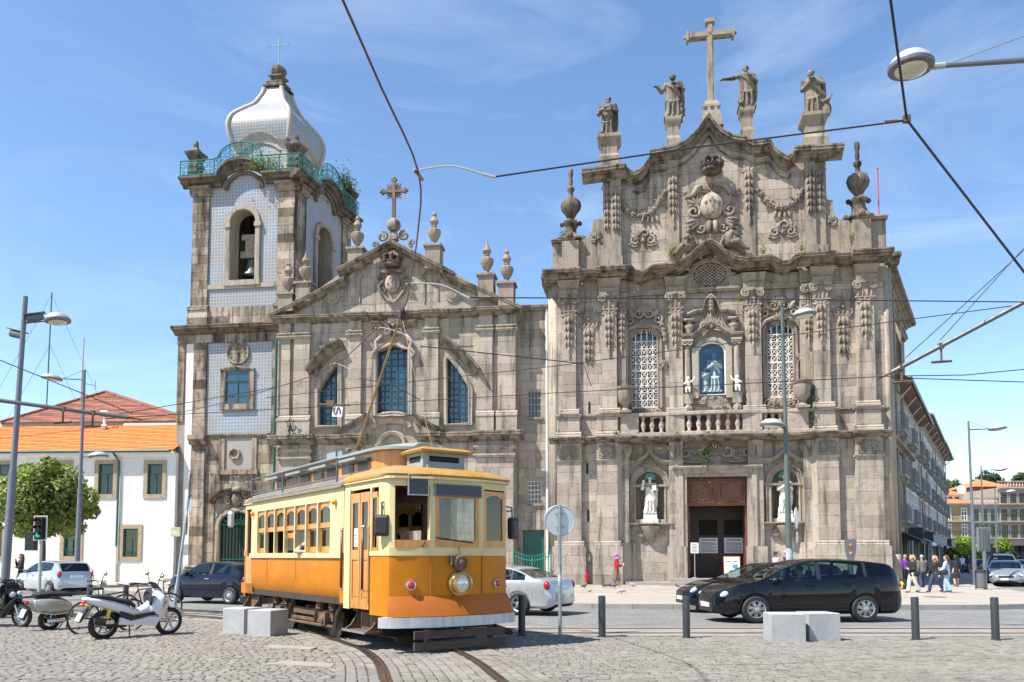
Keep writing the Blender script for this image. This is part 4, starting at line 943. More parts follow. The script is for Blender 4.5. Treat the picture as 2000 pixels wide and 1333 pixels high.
 o=MB(M);[(leaf(o,cx+s*rx*1.1*cos(a),cz+rz*1.15*sin(a),math.degrees(a)if s>0 else 180-math.degrees(a),.35,.2,.1,.1))for s in(1,-1)for a in(-.7,-.35,0,.35,.7)];shell(o,cx,cz+rz*1.15,.3,.1);build(o,'window_carving','granite',ch,smooth=True)
 for h in(w1,w2):
  a,b=h[0],h[1];hd=head(h,.75);out=[(a,h[2])]+hd+[(b,h[2])]
  mb=MB(M);mb.mould([(x,z)for x,z in out],PROF_FRAME,normal=True);wn=build(mb,'window','granite',ch)
  mb=MB(M);mb.box(a,b,.33,.36,h[2],h[3]);build(mb,'pane','window_glass',wn)
  mb=MB(M);nx,nz=5,9;y=.02
  top_at=lambda x:interp([p[0]for p in hd],[p[1]for p in hd],x)
  for i in range(nx+1):
   x=a+.05+(b-a-.1)*i/nx;mb.box(x-.026,x+.026,y-.02,y+.02,h[2]+.04,top_at(x)-.03)
  for j in range(nz+1):
   z=h[2]+.05+(h[3]-h[2]-.8)*j/nz;mb.box(a+.03,b-.03,y-.025,y+.015,z-.024,z+.024)
   if j in(0,5):mb.box(a+.03,b-.03,y-.04,y+.02,z-.05,z+.05)
  dz=(h[3]-h[2]-.8)/nz;dx=(b-a-.1)/nx
  for j in range(nz):
   for i in range(nx):
    x,z=a+.05+dx*(i+.5),h[2]+.05+dz*(j+.5)
    if(i+j)%2==0 or j in(2,3,6,7):
     mb.tube([(x-dx/2,y-.02,z-dz/2),(x+dx/2,y-.02,z+dz/2)],.02,4);mb.tube([(x-dx/2,y-.03,z+dz/2),(x+dx/2,y-.03,z-dz/2)],.02,4)
    else:spiral(mb,x,z,min(dx,dz)*.42,1.3,90*(i%4),1 if i%2 else-1,-y+.02,.018,4)
  for k in range(9):xk=a+(b-a)*(k+.5)/9;spiral(mb,xk,top_at(xk)-.22,.12,1.2,0,1,-y+.02,.016,4)
  mb.mould([(x,z)for x,z in out],[(-.06,-.1),(-.0,-.1),(-.0,-.04),(-.06,-.04)],normal=True);build(mb,'grille','grille_white',wn)
  c=(a+b)/2;o=MB(M);z=h[3]
  o.mould([(a-.25,z-.75),(a-.2,z-.5),(a+.1,z-.12),(c,z+.12),(b-.1,z-.12),(b+.2,z-.5),(b+.25,z-.75)],[(0,0),(.22,0),(.3,.12),(.2,.2),(0,.22)],normal=True)
  for s in(-1,1):
   spiral(o,c+s*.3,z+.75,.26,1.2,90+s*90,s,.15,.09);spiral(o,c+s*.75,z+.4,.3,1.3,90,-s,.12,.1);[flower(o,c+s*(.95+.06*k),z+.1-.28*k,.15,.15)for k in range(4)];leaf(o,c+s*.5,z+.55,90-s*35,.55,.28,.2,.12);rocaille(o,c+s*1.0,z-2.1,.35,.6,.1,.05)
  shell(o,c,z+.85,.5,.2,20,160,7,.1);shell(o,c,z-.02,.42,.25,10,170,7,.1);flower(o,c,z+.75,.15,.2)
  build(o,'window_carving','granite',ch,smooth=True);o=MB(M);rocaille(o,c,h[2]-.3,1.7,.7,.12,.08);spiral(o,c-.7,h[2]-.3,.25,1.2,0,1,.1,.08);spiral(o,c+.7,h[2]-.3,.25,1.2,180,-1,.1,.08);build(o,'sill_carving','granite',ch,smooth=True)
 a,b=cn[0],cn[1];c=(a+b)/2;hd=head(cn,.55);out=[(a,cn[2])]+hd+[(b,cn[2])]
 mb=MB(M);mb.box(a-.32,a,-.3,.05,cn[2]-.2,cn[3]-.3);mb.box(b,b+.32,-.3,.05,cn[2]-.2,cn[3]-.3);mb.mould([(x,z)for x,z in out],[(0,0),(.16,0),(.2,.06),(.2,.2),(.16,.26),(0,.26)],normal=True)
 for s,x in((-1,a-.55),(1,b+.55)):
  mb.box(x-.25,x+.25,-.35,.05,cn[2]-.5,cn[2]+.05);mb.tube([(x,-.3,cn[2]+.6),(x,-.3,cn[3]-.3)],[.16,.13],10);spiral(mb,x-.1,cn[3]-.12,.14,1.2,90,1,.42,.05);spiral(mb,x+.1,cn[3]-.12,.14,1.2,90,-1,.42,.05);mb.box(x-.28,x+.28,-.5,.05,cn[3]-.02,cn[3]+.1)
  leaf(mb,x,cn[2]-.5,-90,.5,.45,.3,.1)
 fr=build(mb,'niche_frame','granite_pale',ch)
 mb=MB(M);zt=cn[3]+.12;mb.mould([(a-.9,zt,.2),(a-.3,zt,.2),(a-.1,zt+.12,.15),(c-.3,zt+.55,.1),(c,zt+.68,.1),(c+.3,zt+.55,.1),(b+.1,zt+.12,.15),(b+.3,zt,.2),(b+.9,zt,.2)],prof_cornice(.35,.28));build(mb,'niche_hood','granite',ch)
 o=MB(M);z=zt+.7;mb2=[(a-.55,z),(a-.2,z+.15),(c-.45,z+.2),(c-.3,z+.75),(c,z+1.0),(c+.3,z+.75),(c+.45,z+.2),(b+.2,z+.15),(b+.55,z)]
 o.mould([(x,q+.55,.05)for x,q in mb2],[(0,0),(.2,0),(.3,.12),(.3,.2),(0,.22)]);rocaille(o,c,zt+.75,1.4,.8,.28,.09);shell(o,c,z+.3,.5,.15);[flower(o,c,z+.9+.2*k,.14,.25)for k in range(4)]
 for s in(-1,1):o.lathe([(.2,0),(.12,.12),(.22,.3),(.26,.45),(.12,.55),(.2,.7)],(c+s*1.15,-.25,zt+.3),10,.06);o.box(c+s*1.15-.3,c+s*1.15+.3,-.5,0,zt+.98,zt+1.1)
 build(o,'niche_carving','granite',ch,smooth=True);o=MB(M);rocaille(o,c,cn[2]-.3,1.6,.5,.2,.07);build(o,'sill_carving','granite',ch,smooth=True)
 mb=MB(M);mb.box(a,b,.55,.6,cn[2],cn[3]);build(mb,'niche_back','niche_teal',ch)
 mb=MB(M);mb.box(a+.02,b-.02,-.02,0,cn[2]+.02,cn[3]-.35);mb.prism([(x*.98+c*.02,z-.02)for x,z in hd],-.02,0);gl=build(mb,'glass_case','case_glass',ch)
 mb=MB(M);mb.mould([(a,cn[2])]+[(x,z)for x,z in hd]+[(b,cn[2])],[(-.05,-.07),(.06,-.07),(.06,.0),(-.05,.0)],normal=True,closed=True);build(mb,'case_frame','white_paint',gl)
 for s,x in((-1,a-.55),(1,b+.55)):
  o=MB(M);q=lambda i,j,k:(x+s*i,-.42+j,cn[2]+.05+k)
  o.ball(q(0,-.03,.78),(.11,.12,.13),8,6);chain(o,[q(0,0,.62),q(0,0,.35)],[.12,.13]);chain(o,[q(-.06,0,.33),q(-.08,-.2,.28),q(-.08,-.2,.05)],[.09,.08,.05]);chain(o,[q(.06,0,.33),q(.09,-.18,.25),q(.1,-.18,.03)],[.09,.08,.05]);chain(o,[q(-.1,0,.6),q(-.25,-.1,.65),q(-.35,-.05,.85)],[.06,.05,.04]);chain(o,[q(.1,0,.6),q(.2,-.12,.5),q(.05,-.2,.55)],[.06,.05,.04])
  fuse(o,'cherub','marble',ch,.022,1)
 for h in(n1,n2):
  a,b=h[0],h[1];c=(a+b)/2;hd=head(h,.75);out=[(a,h[2])]+hd+[(b,h[2])]
  mb=MB(M);mb.mould([(x,z)for x,z in out],[(0,-.02),(.1,-.02),(.16,.04),(.1,.1),(.1,.2),(.18,.24),(.18,.3),(0,.32)],normal=True);mb.box(a-.45,b+.45,-.18,.05,h[3]-.85,h[3]-.72);build(mb,'niche_frame','granite',ch)
  n=10;mb=MB(M);r=(b-a)/2
  mb.quads([[(c+r*cos(pi*j/n),.03+.75*sin(pi*j/n),z)for j in range(n+1)]for z in(h[2],h[3]-.75)],flip=True)
  mb.quads([[(c+r*cos(pi*j/n)*cos(t),.03+.75*sin(pi*j/n)*cos(t),h[3]-.75+.75*sin(t))for j in range(n+1)]for t in[k*pi/12 for k in range(7)]],flip=True);build(mb,'niche','granite',ch,smooth=True)
  mb=MB(M);z=h[3]+.3;mb.mould([(a-.45,z,.1),(a,z,.1),(c-.3,z+.25,.15),(c,z+.6,.15),(c+.3,z+.25,.15),(b,z,.1),(b+.45,z,.1)],prof_cornice(.3,.25));shell(mb,c,z-.05,.42,.2,20,160,7,.1);build(mb,'niche_hood','granite',ch)
  mb=MB(M);mb.mould([(a-.4,h[2]-.16),(b+.4,h[2]-.16)],prof_string(.42,.16));rocaille(mb,c,h[2]-.45,1.5,.6,.12,.09);mb.lathe([(.02,-1.2),(.25,-.9),(.4,-.6),(.6,-.2),(.6,-.17)],(c,-.02,h[2]),12);build(mb,'niche_bracket','granite',ch,smooth=30)
  mb=MB(M);mb.box(c-.42,c+.42,-.22,.4,h[2],h[2]+.22);mb.box(c-.36,c+.36,-.17,.38,h[2]+.22,h[2]+.5);build(mb,'statue_plinth','marble',ch)
 a,b,z0,z1=pt;mb=MB(M);mb.mould([(a,BZ),(a,z1),(b,z1),(b,BZ)],[(-.3,-.02),(.34,-.02),(.42,.05),(.42,.12),(.34,.18),(.34,.34),(.44,.4),(.44,.5),(0,.52)],normal=False,cap=False)if False else None
 for x0,x1,s in((a-.55,a,-1),(b,b+.55,1)):
  mb.box(x0,x1,-.34,.4,BZ+.3,z1+.45);mb.box(x0+.12,x1-.16 if s<0 else x1-.12,-.42,0,BZ+.3,z1+.33)if False else mb.box(min(x0,x1)+(.1 if s<0 else .2),max(x0,x1)-(.2 if s<0 else .1),-.42,0,BZ+.3,z1+.4)
 mb.box(a,b,-.34,.4,z1,z1+.45);mb.box(a-.3,b+.3,-.42,0,z1+.16,z1+.4);mb.mould([(a-.75,z1+.4),(b+.75,z1+.4)],prof_string(.2,.16,.4));build(mb,'portal_frame','granite_pale',ch)
 o=MB(M);c=(a+b)/2;z=(z1+.6+c0)/2
 for s in(-1,1):spiral(o,c+s*1.6,z+.1,.35,1.3,90,-s,.1,.1);spiral(o,c+s*.6,z+.15,.4,1.2,90+s*40,s,.1,.1);o.tube([(c+s*.3,-.15,z-.35),(c+s*1,-.18,z-.45),(c+s*1.9,-.15,z-.35)],[.06,.09,.05],5);rocaille(o,c+s*1.1,z+.1,.8,.6,.1,.07);spiral(o,c+s*2.0,z-.1,.3,1.2,-90,s,.1,.09)
 shell(o,c,z,.6,.15,10,170,9,.12);build(o,'portal_carving','granite',ch,smooth=True)
 zt=Z(1400,988)
 mb=MB(M);mb.box(a,b,.2,.3,zt,z1);tr=build(mb,'door_transom','wood_door',ch)
 for k in(0,1):
  x0,x1=a+(b-a)*k/2+.04,a+(b-a)*(k+1)/2-.04;mb=MB(M);q=(x0+x1)/2;zq=(zt+z1)/2
  mb.cbox(x0,x1,.15,.21,zt+.04,z1-.04,.05);mb.mould([(x0+.16,zt+.18),(x0+.16,z1-.18),(x1-.16,z1-.18),(x1-.16,zt+.18)],[(-.16,-.03),(-.1,-.03),(-.08,0),(-.1,.03),(-.16,.03)],normal=True,closed=True)
  mb.mould([(q-.45,zq-.25),(q-.5,zq+.15),(q-.3,zq+.42),(q+.3,zq+.42),(q+.5,zq+.15),(q+.45,zq-.25),(q,zq-.48)],[(-.16,-.04),(-.06,-.03),(-.06,.03),(-.16,.04)],normal=True,closed=True);mb.prism([(q-.3,zq-.15),(q-.12,zq-.2),(q+.3,zq+.18),(q+.15,zq+.26)],.07,.16);mb.prism([(q-.32,zq+.15),(q-.2,zq+.24),(q-.02,zq+.02),(q-.1,zq-.05)],.08,.16);build(mb,'door_panel','wood_door',tr)
 mb=MB(M);mb.box(b-.1,b-.02,.32,1.5,z0,zt);build(mb,'door_leaf','wood_door',ch)
 mb=MB(M);mb.box(a+.02,a+.12,.32,1.5,z0,zt);[mb.box(a+.1,a+.17,.4,1.4,z0+.3+k*.85,z0+.95+k*.85)for k in range(4)];build(mb,'door_leaf','wood_door',ch)
 mb=MB(M);mb.box(a,b,2.3,2.36,z0-.3,zt+.1);idr=build(mb,'inner_door','wood_dark',ch)
 for k in(0,1):
  x0=a+.75+k*1.35;mb=MB(M);mb.box(x0,x0+1.0,2.26,2.29,z0+2.35,z0+3.2);build(mb,'pane','dark_void',idr)
  mb=MB(M);mb.m=0;mb.box(x0,x0+1.0,2.25,2.285,z0+1.35,z0+2.2);mb.m=1
  mb.box(x0+.1,x0+.9,2.243,2.249,z0+2.05,z0+2.12);mb.m=2
  for q in range(9):mb.box(x0+.08,x0+.92-.2*(q%3==2),2.243,2.249,z0+1.42+q*.065,z0+1.445+q*.065)
  build(mb,'notice',['paper','ink_red','ink'],idr)
  for q in range(2):mb=MB(M);mb.box(x0-.3+q*.75,x0+.3+q*.7,2.27,2.299,z0+.2,z0+1.15);build(mb,'door_panel','wood_dark',idr)
 for k,(x0,x1,p)in enumerate(((1290,1515,2.2),(1310,1500,1.7))):
  mb=MB(M);mb.box(U(x0,1135,p),U(x1,1135,p),-p,.9,BZ-.02,BZ+.17*(k+1));build(mb,'step','slab_stone',ch)
 mb=MB(M);mb.box(U(1222,1140,1.2),U(1290,1140,1.2),-1.3,.2,BZ-.02,BZ+.16);build(mb,'plinth_course','slab_stone',ch);mb=MB(M);mb.box(U(1515,1140,1.2),U(1580,1140,1.2),-1.3,.2,BZ-.02,BZ+.16);build(mb,'plinth_course','slab_stone',ch)
 for x,y0,y1,p in((1147,905,926,P2),(1149,996,1019,P2),(1151,785,808,P2)):
  a,b=U(x-2,y0,p),U(x+2,y0,p);mb=MB(M);mb.box(a,b,-p-.012,-p+.05,Z(x,y1,p),Z(x,y0,p));build(mb,'slit_window','dark_void',ch)
 for uu,s in((uL,-1),(uR,1)):
  mb=MB(M)
  for k in range(3):mb.tube([(uu+s*(.02+.14*k),-P2+.1+.22*k,BZ+.9),(uu+s*(.02+.14*k),-P2+.1+.22*k,e0)],.16,8)
  mb.tube([(uu+s*.1,-P2+.15,BZ),(uu+s*.1,-P2+.15,BZ+1.6)],[.42,.3],8);build(mb,'corner_shaft','granite_pale',ch,smooth=True)
 ms.emit(ch,'granite_pale')
 n=A.n;F=lambda px,py,p=.3:M@Vector((U(px,py,p),-p,Z(px,py,p)))
 b=F(1188,273);statue('stone_statue',b,Z(1188,190,.3)-b.z,'stone evangelist holding an open book, leftmost statue on the ornate church',(-.35,-.95),'book',extra='head')
 b=F(1315,236);statue('stone_statue',b,Z(1315,146,.3)-b.z,'bearded stone statue with a raised hand just left of the tall cross',(-.2,-1),'open',extra='eagle')
 b=F(1458,216);statue('stone_statue',b,Z(1458,129,.3)-b.z,'stone statue stretching one arm towards the cross, just right of it',(-.15,-1),'arm',extra='head')
 b=F(1590,231);statue('stone_statue',b,Z(1590,136,.3)-b.z,'stone statue with an ox at its feet, rightmost on the ornate church',(-.5,-.85),'pray',extra='ox',lean=-.04)
 for h,lb,ps in((n1,'pale marble saint in the niche left of the church door','bless'),(n2,'pale marble saint in the niche right of the church door','pray')):
  c=(h[0]+h[1])/2;b=M@Vector((c,.1,h[2]+.5));st=statue('marble_statue',b,h[3]-h[2]-.75,lb,(n.x,n.y),ps,'marble')
  T=Matrix.Translation(b)@Matrix.Rotation(-A.a,4,'Z');hh=h[3]-h[2]-.75;o=MB(T)
  for k in range(13):t_=radians(-15+210*k/12);o.tube([(.13*cos(t_),.04,.95*hh+.13*sin(t_)),(.3*cos(t_),.05,.95*hh+.3*sin(t_))],[.02,.03],4)
  build(o,'halo','verdigris',st)
 c=(cn[0]+cn[1])/2;b=M@Vector((c+.15,.22,cn[2]+.15));statue('niche_statue',b,2.2,'tall pale robed figure inside the glazed niche above the door',(n.x,n.y),'pray','niche_figure')
 b=M@Vector((c-.35,.12,cn[2]+.15));statue('niche_statue',b,1.4,'smaller pale child figure inside the glazed niche above the door',(n.x+.5,n.y),'pray','niche_figure')
 return ch
stone('niche_figure',(.36,.43,.42),(.33,.39,.38),(.18,.23,.23),.3,.1)
mat('niche_teal',(.10,.15,.17),.8)
CARMO=carmo()
# ================================================================== PLAIN CHURCH (centre), its bell tower, and the narrow house
_c=FA.M@Vector((FA.U(1075,900),0,0));FC=Frame((_c.x,_c.y),8.0)
def glazed(A_,parent,name,poly,y,nx,nz,bar='iron_dark',pane='window_glass',bw=.035):
 """window filling polygon poly [(x,z)]: bars on a grid, every pane its own piece"""
 M=A_.M;xs=[p[0]for p in poly];zs=[p[1]for p in poly];a,b,c,d=min(xs),max(xs),min(zs),max(zs)
 def span(z):
  hit=[]
  for(x0,z0),(x1,z1)in zip(poly,poly[1:]+poly[:1]):
   if(z0>z)!=(z1>z):hit.append(x0+(x1-x0)*(z-z0)/(z1-z0))
  return(min(hit),max(hit))if hit else None
 def vspan(x):
  hit=[]
  for(x0,z0),(x1,z1)in zip(poly,poly[1:]+poly[:1]):
   if(x0>x)!=(x1>x):hit.append(z0+(z1-z0)*(x-x0)/(x1-x0))
  return(min(hit),max(hit))if hit else None
 mb=MB(M);dx,dz=(b-a)/nx,(d-c)/nz
 for i in range(nx+1):
  x=a+dx*i+(.02 if i==0 else-.02 if i==nx else 0);v=vspan(x)
  if v:mb.box(x-bw,x+bw,y-.05,y+.03,v[0],v[1])
 for j in range(nz+1):
  z=c+dz*j+(.02 if j==0 else-.02 if j==nz else 0);v=span(z)
  if v:mb.box(v[0],v[1],y-.045,y+.028,z-bw,z+bw)
 wn=build(mb,name,bar,parent)
 for i in range(nx):
  for j in range(nz):
   x0,x1,z0,z1=a+dx*i,a+dx*(i+1),c+dz*j,c+dz*(j+1);s=span((z0+z1)/2)
   if not s or s[1]<x0+.05 or s[0]>x1-.05:continue
   x0,x1=max(x0,s[0]),min(x1,s[1]);t=[random.uniform(-.006,.006)for _ in range(3)]
   q=MB(M);q.add([(x0,y+t[0],z0),(x1,y+t[1],z0),(x1,y+t[1]+t[2],z1),(x0,y+t[0]+t[2],z1)],[(0,1,2,3)]);build(q,'pane',pane,wn)
 return wn
def vase(mb,x,y,z,h,n=12,tip='onion'):
 f=lambda q:[(r*h,k*h)for r,k in q]
 mb.lathe(f([(.11,0),(.11,.03),(.06,.08),(.055,.12),(.1,.18),(.16,.3),(.19,.4),(.18,.46),(.13,.5),(.06,.53),(.09,.56),(.05,.6)]),(x,y,z),16,.035)
 mb.lathe(f([(.05,.58),(.09,.63),(.125,.7),(.1,.78),(.05,.85),(.06,.88),(.07,.91),(.02,1)]if tip=='cap'else[(.05,.58),(.1,.63),(.125,.69),(.08,.79),(.03,.9),(.008,1)]),(x,y,z),n)
def carmelitas():
 A=FC;M=A.M;U,Z=A.U,A.Z
 ch=thing('gabled_church','plain grey granite church with triangular gable between tower and ornate church','church',(A.P.x+A.u.x*-8,A.P.y-A.u.y*-8 if False else A.P.y+8*.139,BZ))
 lv=lambda a,b,p=0:(Z(*a,p)+Z(*b,p))/2
 g1=lv((526,848),(1021,842),.6);g0=g1-.55;t1=lv((535,615),(1000,597),.6);t0=t1-.42
 k0,k1=lv((585,660),(985,646),.25),lv((585,650),(985,636),.25);b1=lv((585,808),(985,801),.25);b0=lv((585,822),(985,814),.3)
 uL,uR=U(541,750),U(1008,750)
 P=lambda pts,p=0:[A(x,y,p)for x,y in pts]
 wl=P([(622,832),(622,763),(631,746),(641,732),(651,720),(661,708),(661,832)]);wr=P([(874,829),(873,698),(884,710),(895,724),(905,739),(912,751),(916,761),(916,827)])
 wc=P([(736,812),(736,687),(752,681),(762,676),(768,675),(776,677),(786,682),(798,684),(798,810),(783,806),(767,805),(750,807)])
 bb=lambda q:(min(p[0]for p in q),max(p[0]for p in q),min(p[1]for p in q),max(p[1]for p in q))
 H=[bb(wl),bb(wr),bb(wc)]
 mb=MB(M);wall_cells(mb,uL,uR,BZ-.1,t1-.05,.03,.8,H)
 a,b,c,d=H[0];mb.prism([(a,d+.01)]+[p for p in wl[1:6]]+[(wl[5][0],d+.01)],.03,.5)
 a,b,c,d=H[1];mb.prism([wr[1]]+wr[2:7]+[(b,d+.01)],.03,.5)
 a,b,c,d=H[2];mb.prism([(a,d+.01),wc[1],wc[2],wc[3],(wc[4][0],d+.01)],.03,.5);mb.prism([(wc[4][0],d+.01),wc[4],wc[5],wc[6],(b,d+.01)],.03,.5);mb.prism([(a,c-.01),wc[0],wc[11],wc[10],wc[9],wc[8],(b,c-.01)],.03,.5)
 apex=A(764,470,.3);eL,eR=A(526,613,.3),A(1018,598,.3)
 mb.prism([(uL,t1-.05),(uR,t1-.05),(eR[0]-.5,t1),(apex[0]+2.9,(apex[1]+eR[1])/2+.55),(apex[0],apex[1]-.25),(apex[0]-2.7,(apex[1]+eL[1])/2+.5),(eL[0]+.5,t1)],-.12,.8)
 build(mb,'wall','mortar',ch)
 mb=MB(M);mb.box(uL,uR,.8,20,0,t1-.1);build(mb,'nave','granite',ch)
 ms=Masonry(M);hl=[(h[0]-.25,h[1]+.25,h[2]-.2,h[3]+.2)for h in H]
 ms.area(uL,uR,BZ,g0,0. );ms.area(uL,uR,g1,t0,0. ,holes=hl)
 def gb(z):
  f=(z-t1)/(apex[1]-.3-t1);return(eL[0]+.9+(apex[0]-eL[0]-.9)*f,eR[0]-.9+(apex[0]-eR[0]+.9)*f)
 ms.area(0,0,t1,apex[1]-1.0,.15,bounds=gb)
 pil=[(544,566),(573,604),(679,705),(828,856),(933,962),(972,1007)]
 for x0,x1 in pil:
  a,b=U(x0,730,.2),U(x1,730,.2);ms.area(a,b,b1,k0,.2,ch=.6,ln=(.8,1.1),depth=.18);mb=MB(M);mb.box(a+.02,b-.02,-.18,.05,g1,t0);mb.mould([(a-.1,k0-.03),(b+.1,k0-.03)],prof_string(.16,.17,.2));mb.mould([(a-.07,k0+.14),(b+.07,k0+.14)],prof_string(.2,.15,.2));mb.mould([(a-.1,b0+.02),(b+.1,b0+.02)],prof_base(.13,.32,.2));mb.box(a-.08,b+.08,-.3,.05,g1,b0+.02);build(mb,'pilaster','granite_pale',ch)
 for x0,x1 in((544,604),(679,705),(828,856),(928,1003)):
  a,b=U(x0,930,.3),U(x1,930,.3);ms.area(a,b,BZ,g0-.9,.25,ch=.6,ln=(.8,1.2),depth=.2);mb=MB(M);mb.box(a+.02,b-.02,-.23,.05,BZ,g0)
  for k in(.3,.75):mb.mould([(a-.1,g0-k-.15),(b+.1,g0-k-.15)],prof_string(.18,.2,.25))
  build(mb,'pilaster','granite_pale',ch)
 q=lambda x:U(x,845,.6)
 mb=MB(M);mb.mould(ressaut([(q(523),q(612),.25),(q(612),q(672),0),(q(672),q(715),.2)],g0),prof_cornice(.5,g1-g0));build(mb,'lower_cornice','granite_cornice',ch);mb=MB(M);mb.mould(ressaut([(q(812),q(860),.2),(q(860),q(922),0),(q(922),q(1022),.25)],g0),prof_cornice(.5,g1-g0));build(mb,'lower_cornice','granite_cornice',ch)
 q=lambda x:U(x,605,.6)
 mb=MB(M);mb.mould(ressaut([(q(527),q(612),.15),(q(612),q(668),0),(q(668),q(715),.12),(q(715),q(820),0),(q(820),q(866),.12),(q(866),q(920),0),(q(920),q(1016),.15)],t0),prof_cornice(.48,t1-t0));build(mb,'upper_cornice','granite_cornice',ch)
 for pts in(((525,612),(670,540)),((863,529),(1019,597)),((658,525),(764,469),(886,531))):
  up=1 if len(pts)==3 else 0;mb=MB(M);mb.mould([(x,z-.4,.2+.14*up)for x,z in P(pts,.8)],prof_cornice(.5,.45));build(mb,'raking_cornice','granite_cornice',ch)
 for xc,y0,y1,yp,tip in((563,511,576,592,'cap'),(597,491,555,573,'onion'),(698,422,488,507,'cap'),(848,414,482,508,'cap'),(951,470,539,566,'onion'),(990,487,555,582,'cap')):
  x,z=A(xc,y1,.2);h=Z(xc,y0,.2)-z;pz=Z(xc,yp,.2);s=.43;mb=MB(M);mb.box(x-s,x+s,-.2-s,-.2+s,pz-.6,z-.12);mb.box(x-s-.1,x+s+.1,-.3-s,-.1+s,z-.12,z);build(mb,'finial_pedestal','granite',ch)
  mb=MB(M);vase(mb,x,-.2,z,h,tip=tip);build(mb,'vase_finial','granite',ch,smooth=40)
 x,z=A(769,452,.2);mb=MB(M);r=.38;mb.lathe([(.34,-.75),(.34,-.5),(.25,-.4),(.28,-.3)],(x,-.2,z+.2),4,sq=True)
 mb.lathe([(.2,-.35),(.34,-.22),(.4,0),(.36,.2),(.2,.35),(.1,.4)],(x,-.2,z+.35),16,.04)
 for s in(-1,1):spiral(mb,x+s*.65,z-.3,.3,1.4,90,s,.2,.12);spiral(mb,x+s*1.1,z-.75,.22,1.2,-90,-s,.2,.1)
 build(mb,'cross_base','granite',ch,smooth=40)
 zt=Z(770,348,.2);zc=Z(770,374,.2);w=U(796,374,.2)-U(745,374,.2);mb=MB(M);mb.box(x-.09,x+.09,-.3,-.1,z+.7,zt-.12);mb.box(x-w/2+.1,x+w/2-.1,-.29,-.11,zc-.09,zc+.09)
 for ex,ez in((x-w/2+.12,zc),(x+w/2-.12,zc),(x,zt-.12)):
  for dx,dz in((0,.1),(.1,0),(-.1,0),(0,-.1)):mb.ball((ex+dx,-.2,ez+dz),(.1,.1,.1),6,5)
 for a in(45,135,225,315):
  for k in(-16,0,16):leaf(mb,x,zc,a+k,.62-abs(k)*.006,.14,.2,.04)
 build(mb,'stone_cross','granite_dark',ch)
 x,z=A(766,555,.3);o=MB(M)
 for s in(-1,1):spiral(o,x+s*.75,z+.35,.28,1.4,90,s,.2,.1);spiral(o,x+s*.65,z-.35,.24,1.3,-90,-s,.2,.09);o.tube([(x+s*.55,-.25,z+.2),(x+s*.78,-.27,z-.1),(x+s*.6,-.25,z-.5),(x+s*.25,-.25,z-.95),(x,-.25,z-1.1)],[.1,.1,.1,.09,.07],6);o.tube([(x+s*.15,-.3,z+.75),(x+s*.55,-.35,z+.7),(x+s*.8,-.3,z+1.0)],[.08,.12,.04],6)
 build(o,'cartouche','granite',ch,smooth=True)
 o=MB(M);o.ball((x,-.25,z+.05),(.45,.22,.55),14,9);build(o,'shield','granite_pale',ch,smooth=True)
 o=MB(M);o.box(x-.04,x+.04,-.52,-.4,z+.05,z+.4);o.box(x-.12,x+.12,-.52,-.4,z+.24,z+.31);[flower(o,x+i,z+j,.07,.42)for i,j in((-.22,-.02),(.22,-.02),(0,-.3))];build(o,'emblem','granite',ch)
 zc=z+.95;o=MB(M);o.lathe([(.42,0),(.48,.07),(.44,.16),(.52,.28),(.4,.26)],(x,-.45,zc),14)
 for a in range(4):t_=a*pi/4+.2;o.tube([(x+r*cos(t_),-.45+r*sin(t_),zc+h)for r,h in((.48,.25),(.6,.5),(.35,.66),(0,.55),(-.35,.66),(-.6,.5),(-.48,.25))],.085,6)
 o.ball((x,-.45,zc+.7),.12,7,5);build(o,'crown','granite_dark',ch,smooth=40)
 for s,xc in((-1,690),(1,843)):
  x0,z0=A(xc,592,.15);o=MB(M);o.tube([(x0-s*.4,-.16,z0),(x0-s*.4,-.18,z0+1.3),(x0-s*.55,-.18,z0+1.6),(x0-s*.2,-.18,z0+1.9),(x0+s*.35,-.18,z0+1.8),(x0+s*.55,-.18,z0+1.5),(x0+s*.35,-.18,z0+1.2),(x0+s*.4,-.16,z0+.1)],.06,5);o.lathe([(.5,0),(.5,.08),(.3,.1),(.28,.16),(.12,.18)],(x0+s*1.25,-.14,z0+.45),14,axis='y');build(o,'gable_relief','granite',ch)
 for poly,nx,nz,nm in((wl,4,10,'window'),(wc,5,11,'window'),(wr,4,11,'window')):
  glazed(A,ch,nm,poly,.38,nx,nz,'iron_blue')
 for poly,prof in((wl,.12),(wc,.14),(wr,.12)):
  mb=MB(M);mb.mould(poly[::1],[(-.02,.0),(prof,.0),(prof+.04,.06),(prof,.2),(prof+.03,.24),(0,.28)]if False else[(-.02,-.02),(prof,-.02),(prof+.04,.05),(prof,.16),(prof+.03,.22),(0,.26)],normal=True,closed=True);build(mb,'window_surround','granite_pale',ch)
 for pts in(((600,727),(608,713),(620,697),(632,685),(646,674),(664,666)),((866,659),(880,668),(895,680),(910,694),(922,707),(934,722))):
  mb=MB(M);mb.mould(P(pts,.5),[(0,-.4),(.1,-.38),(.22,-.26),(.4,-.14),(.46,-.1),(.6,-.03),(.68,.02),(.7,.13),(0,.17)],normal=True);build(mb,'window_hood','granite_cornice',ch)
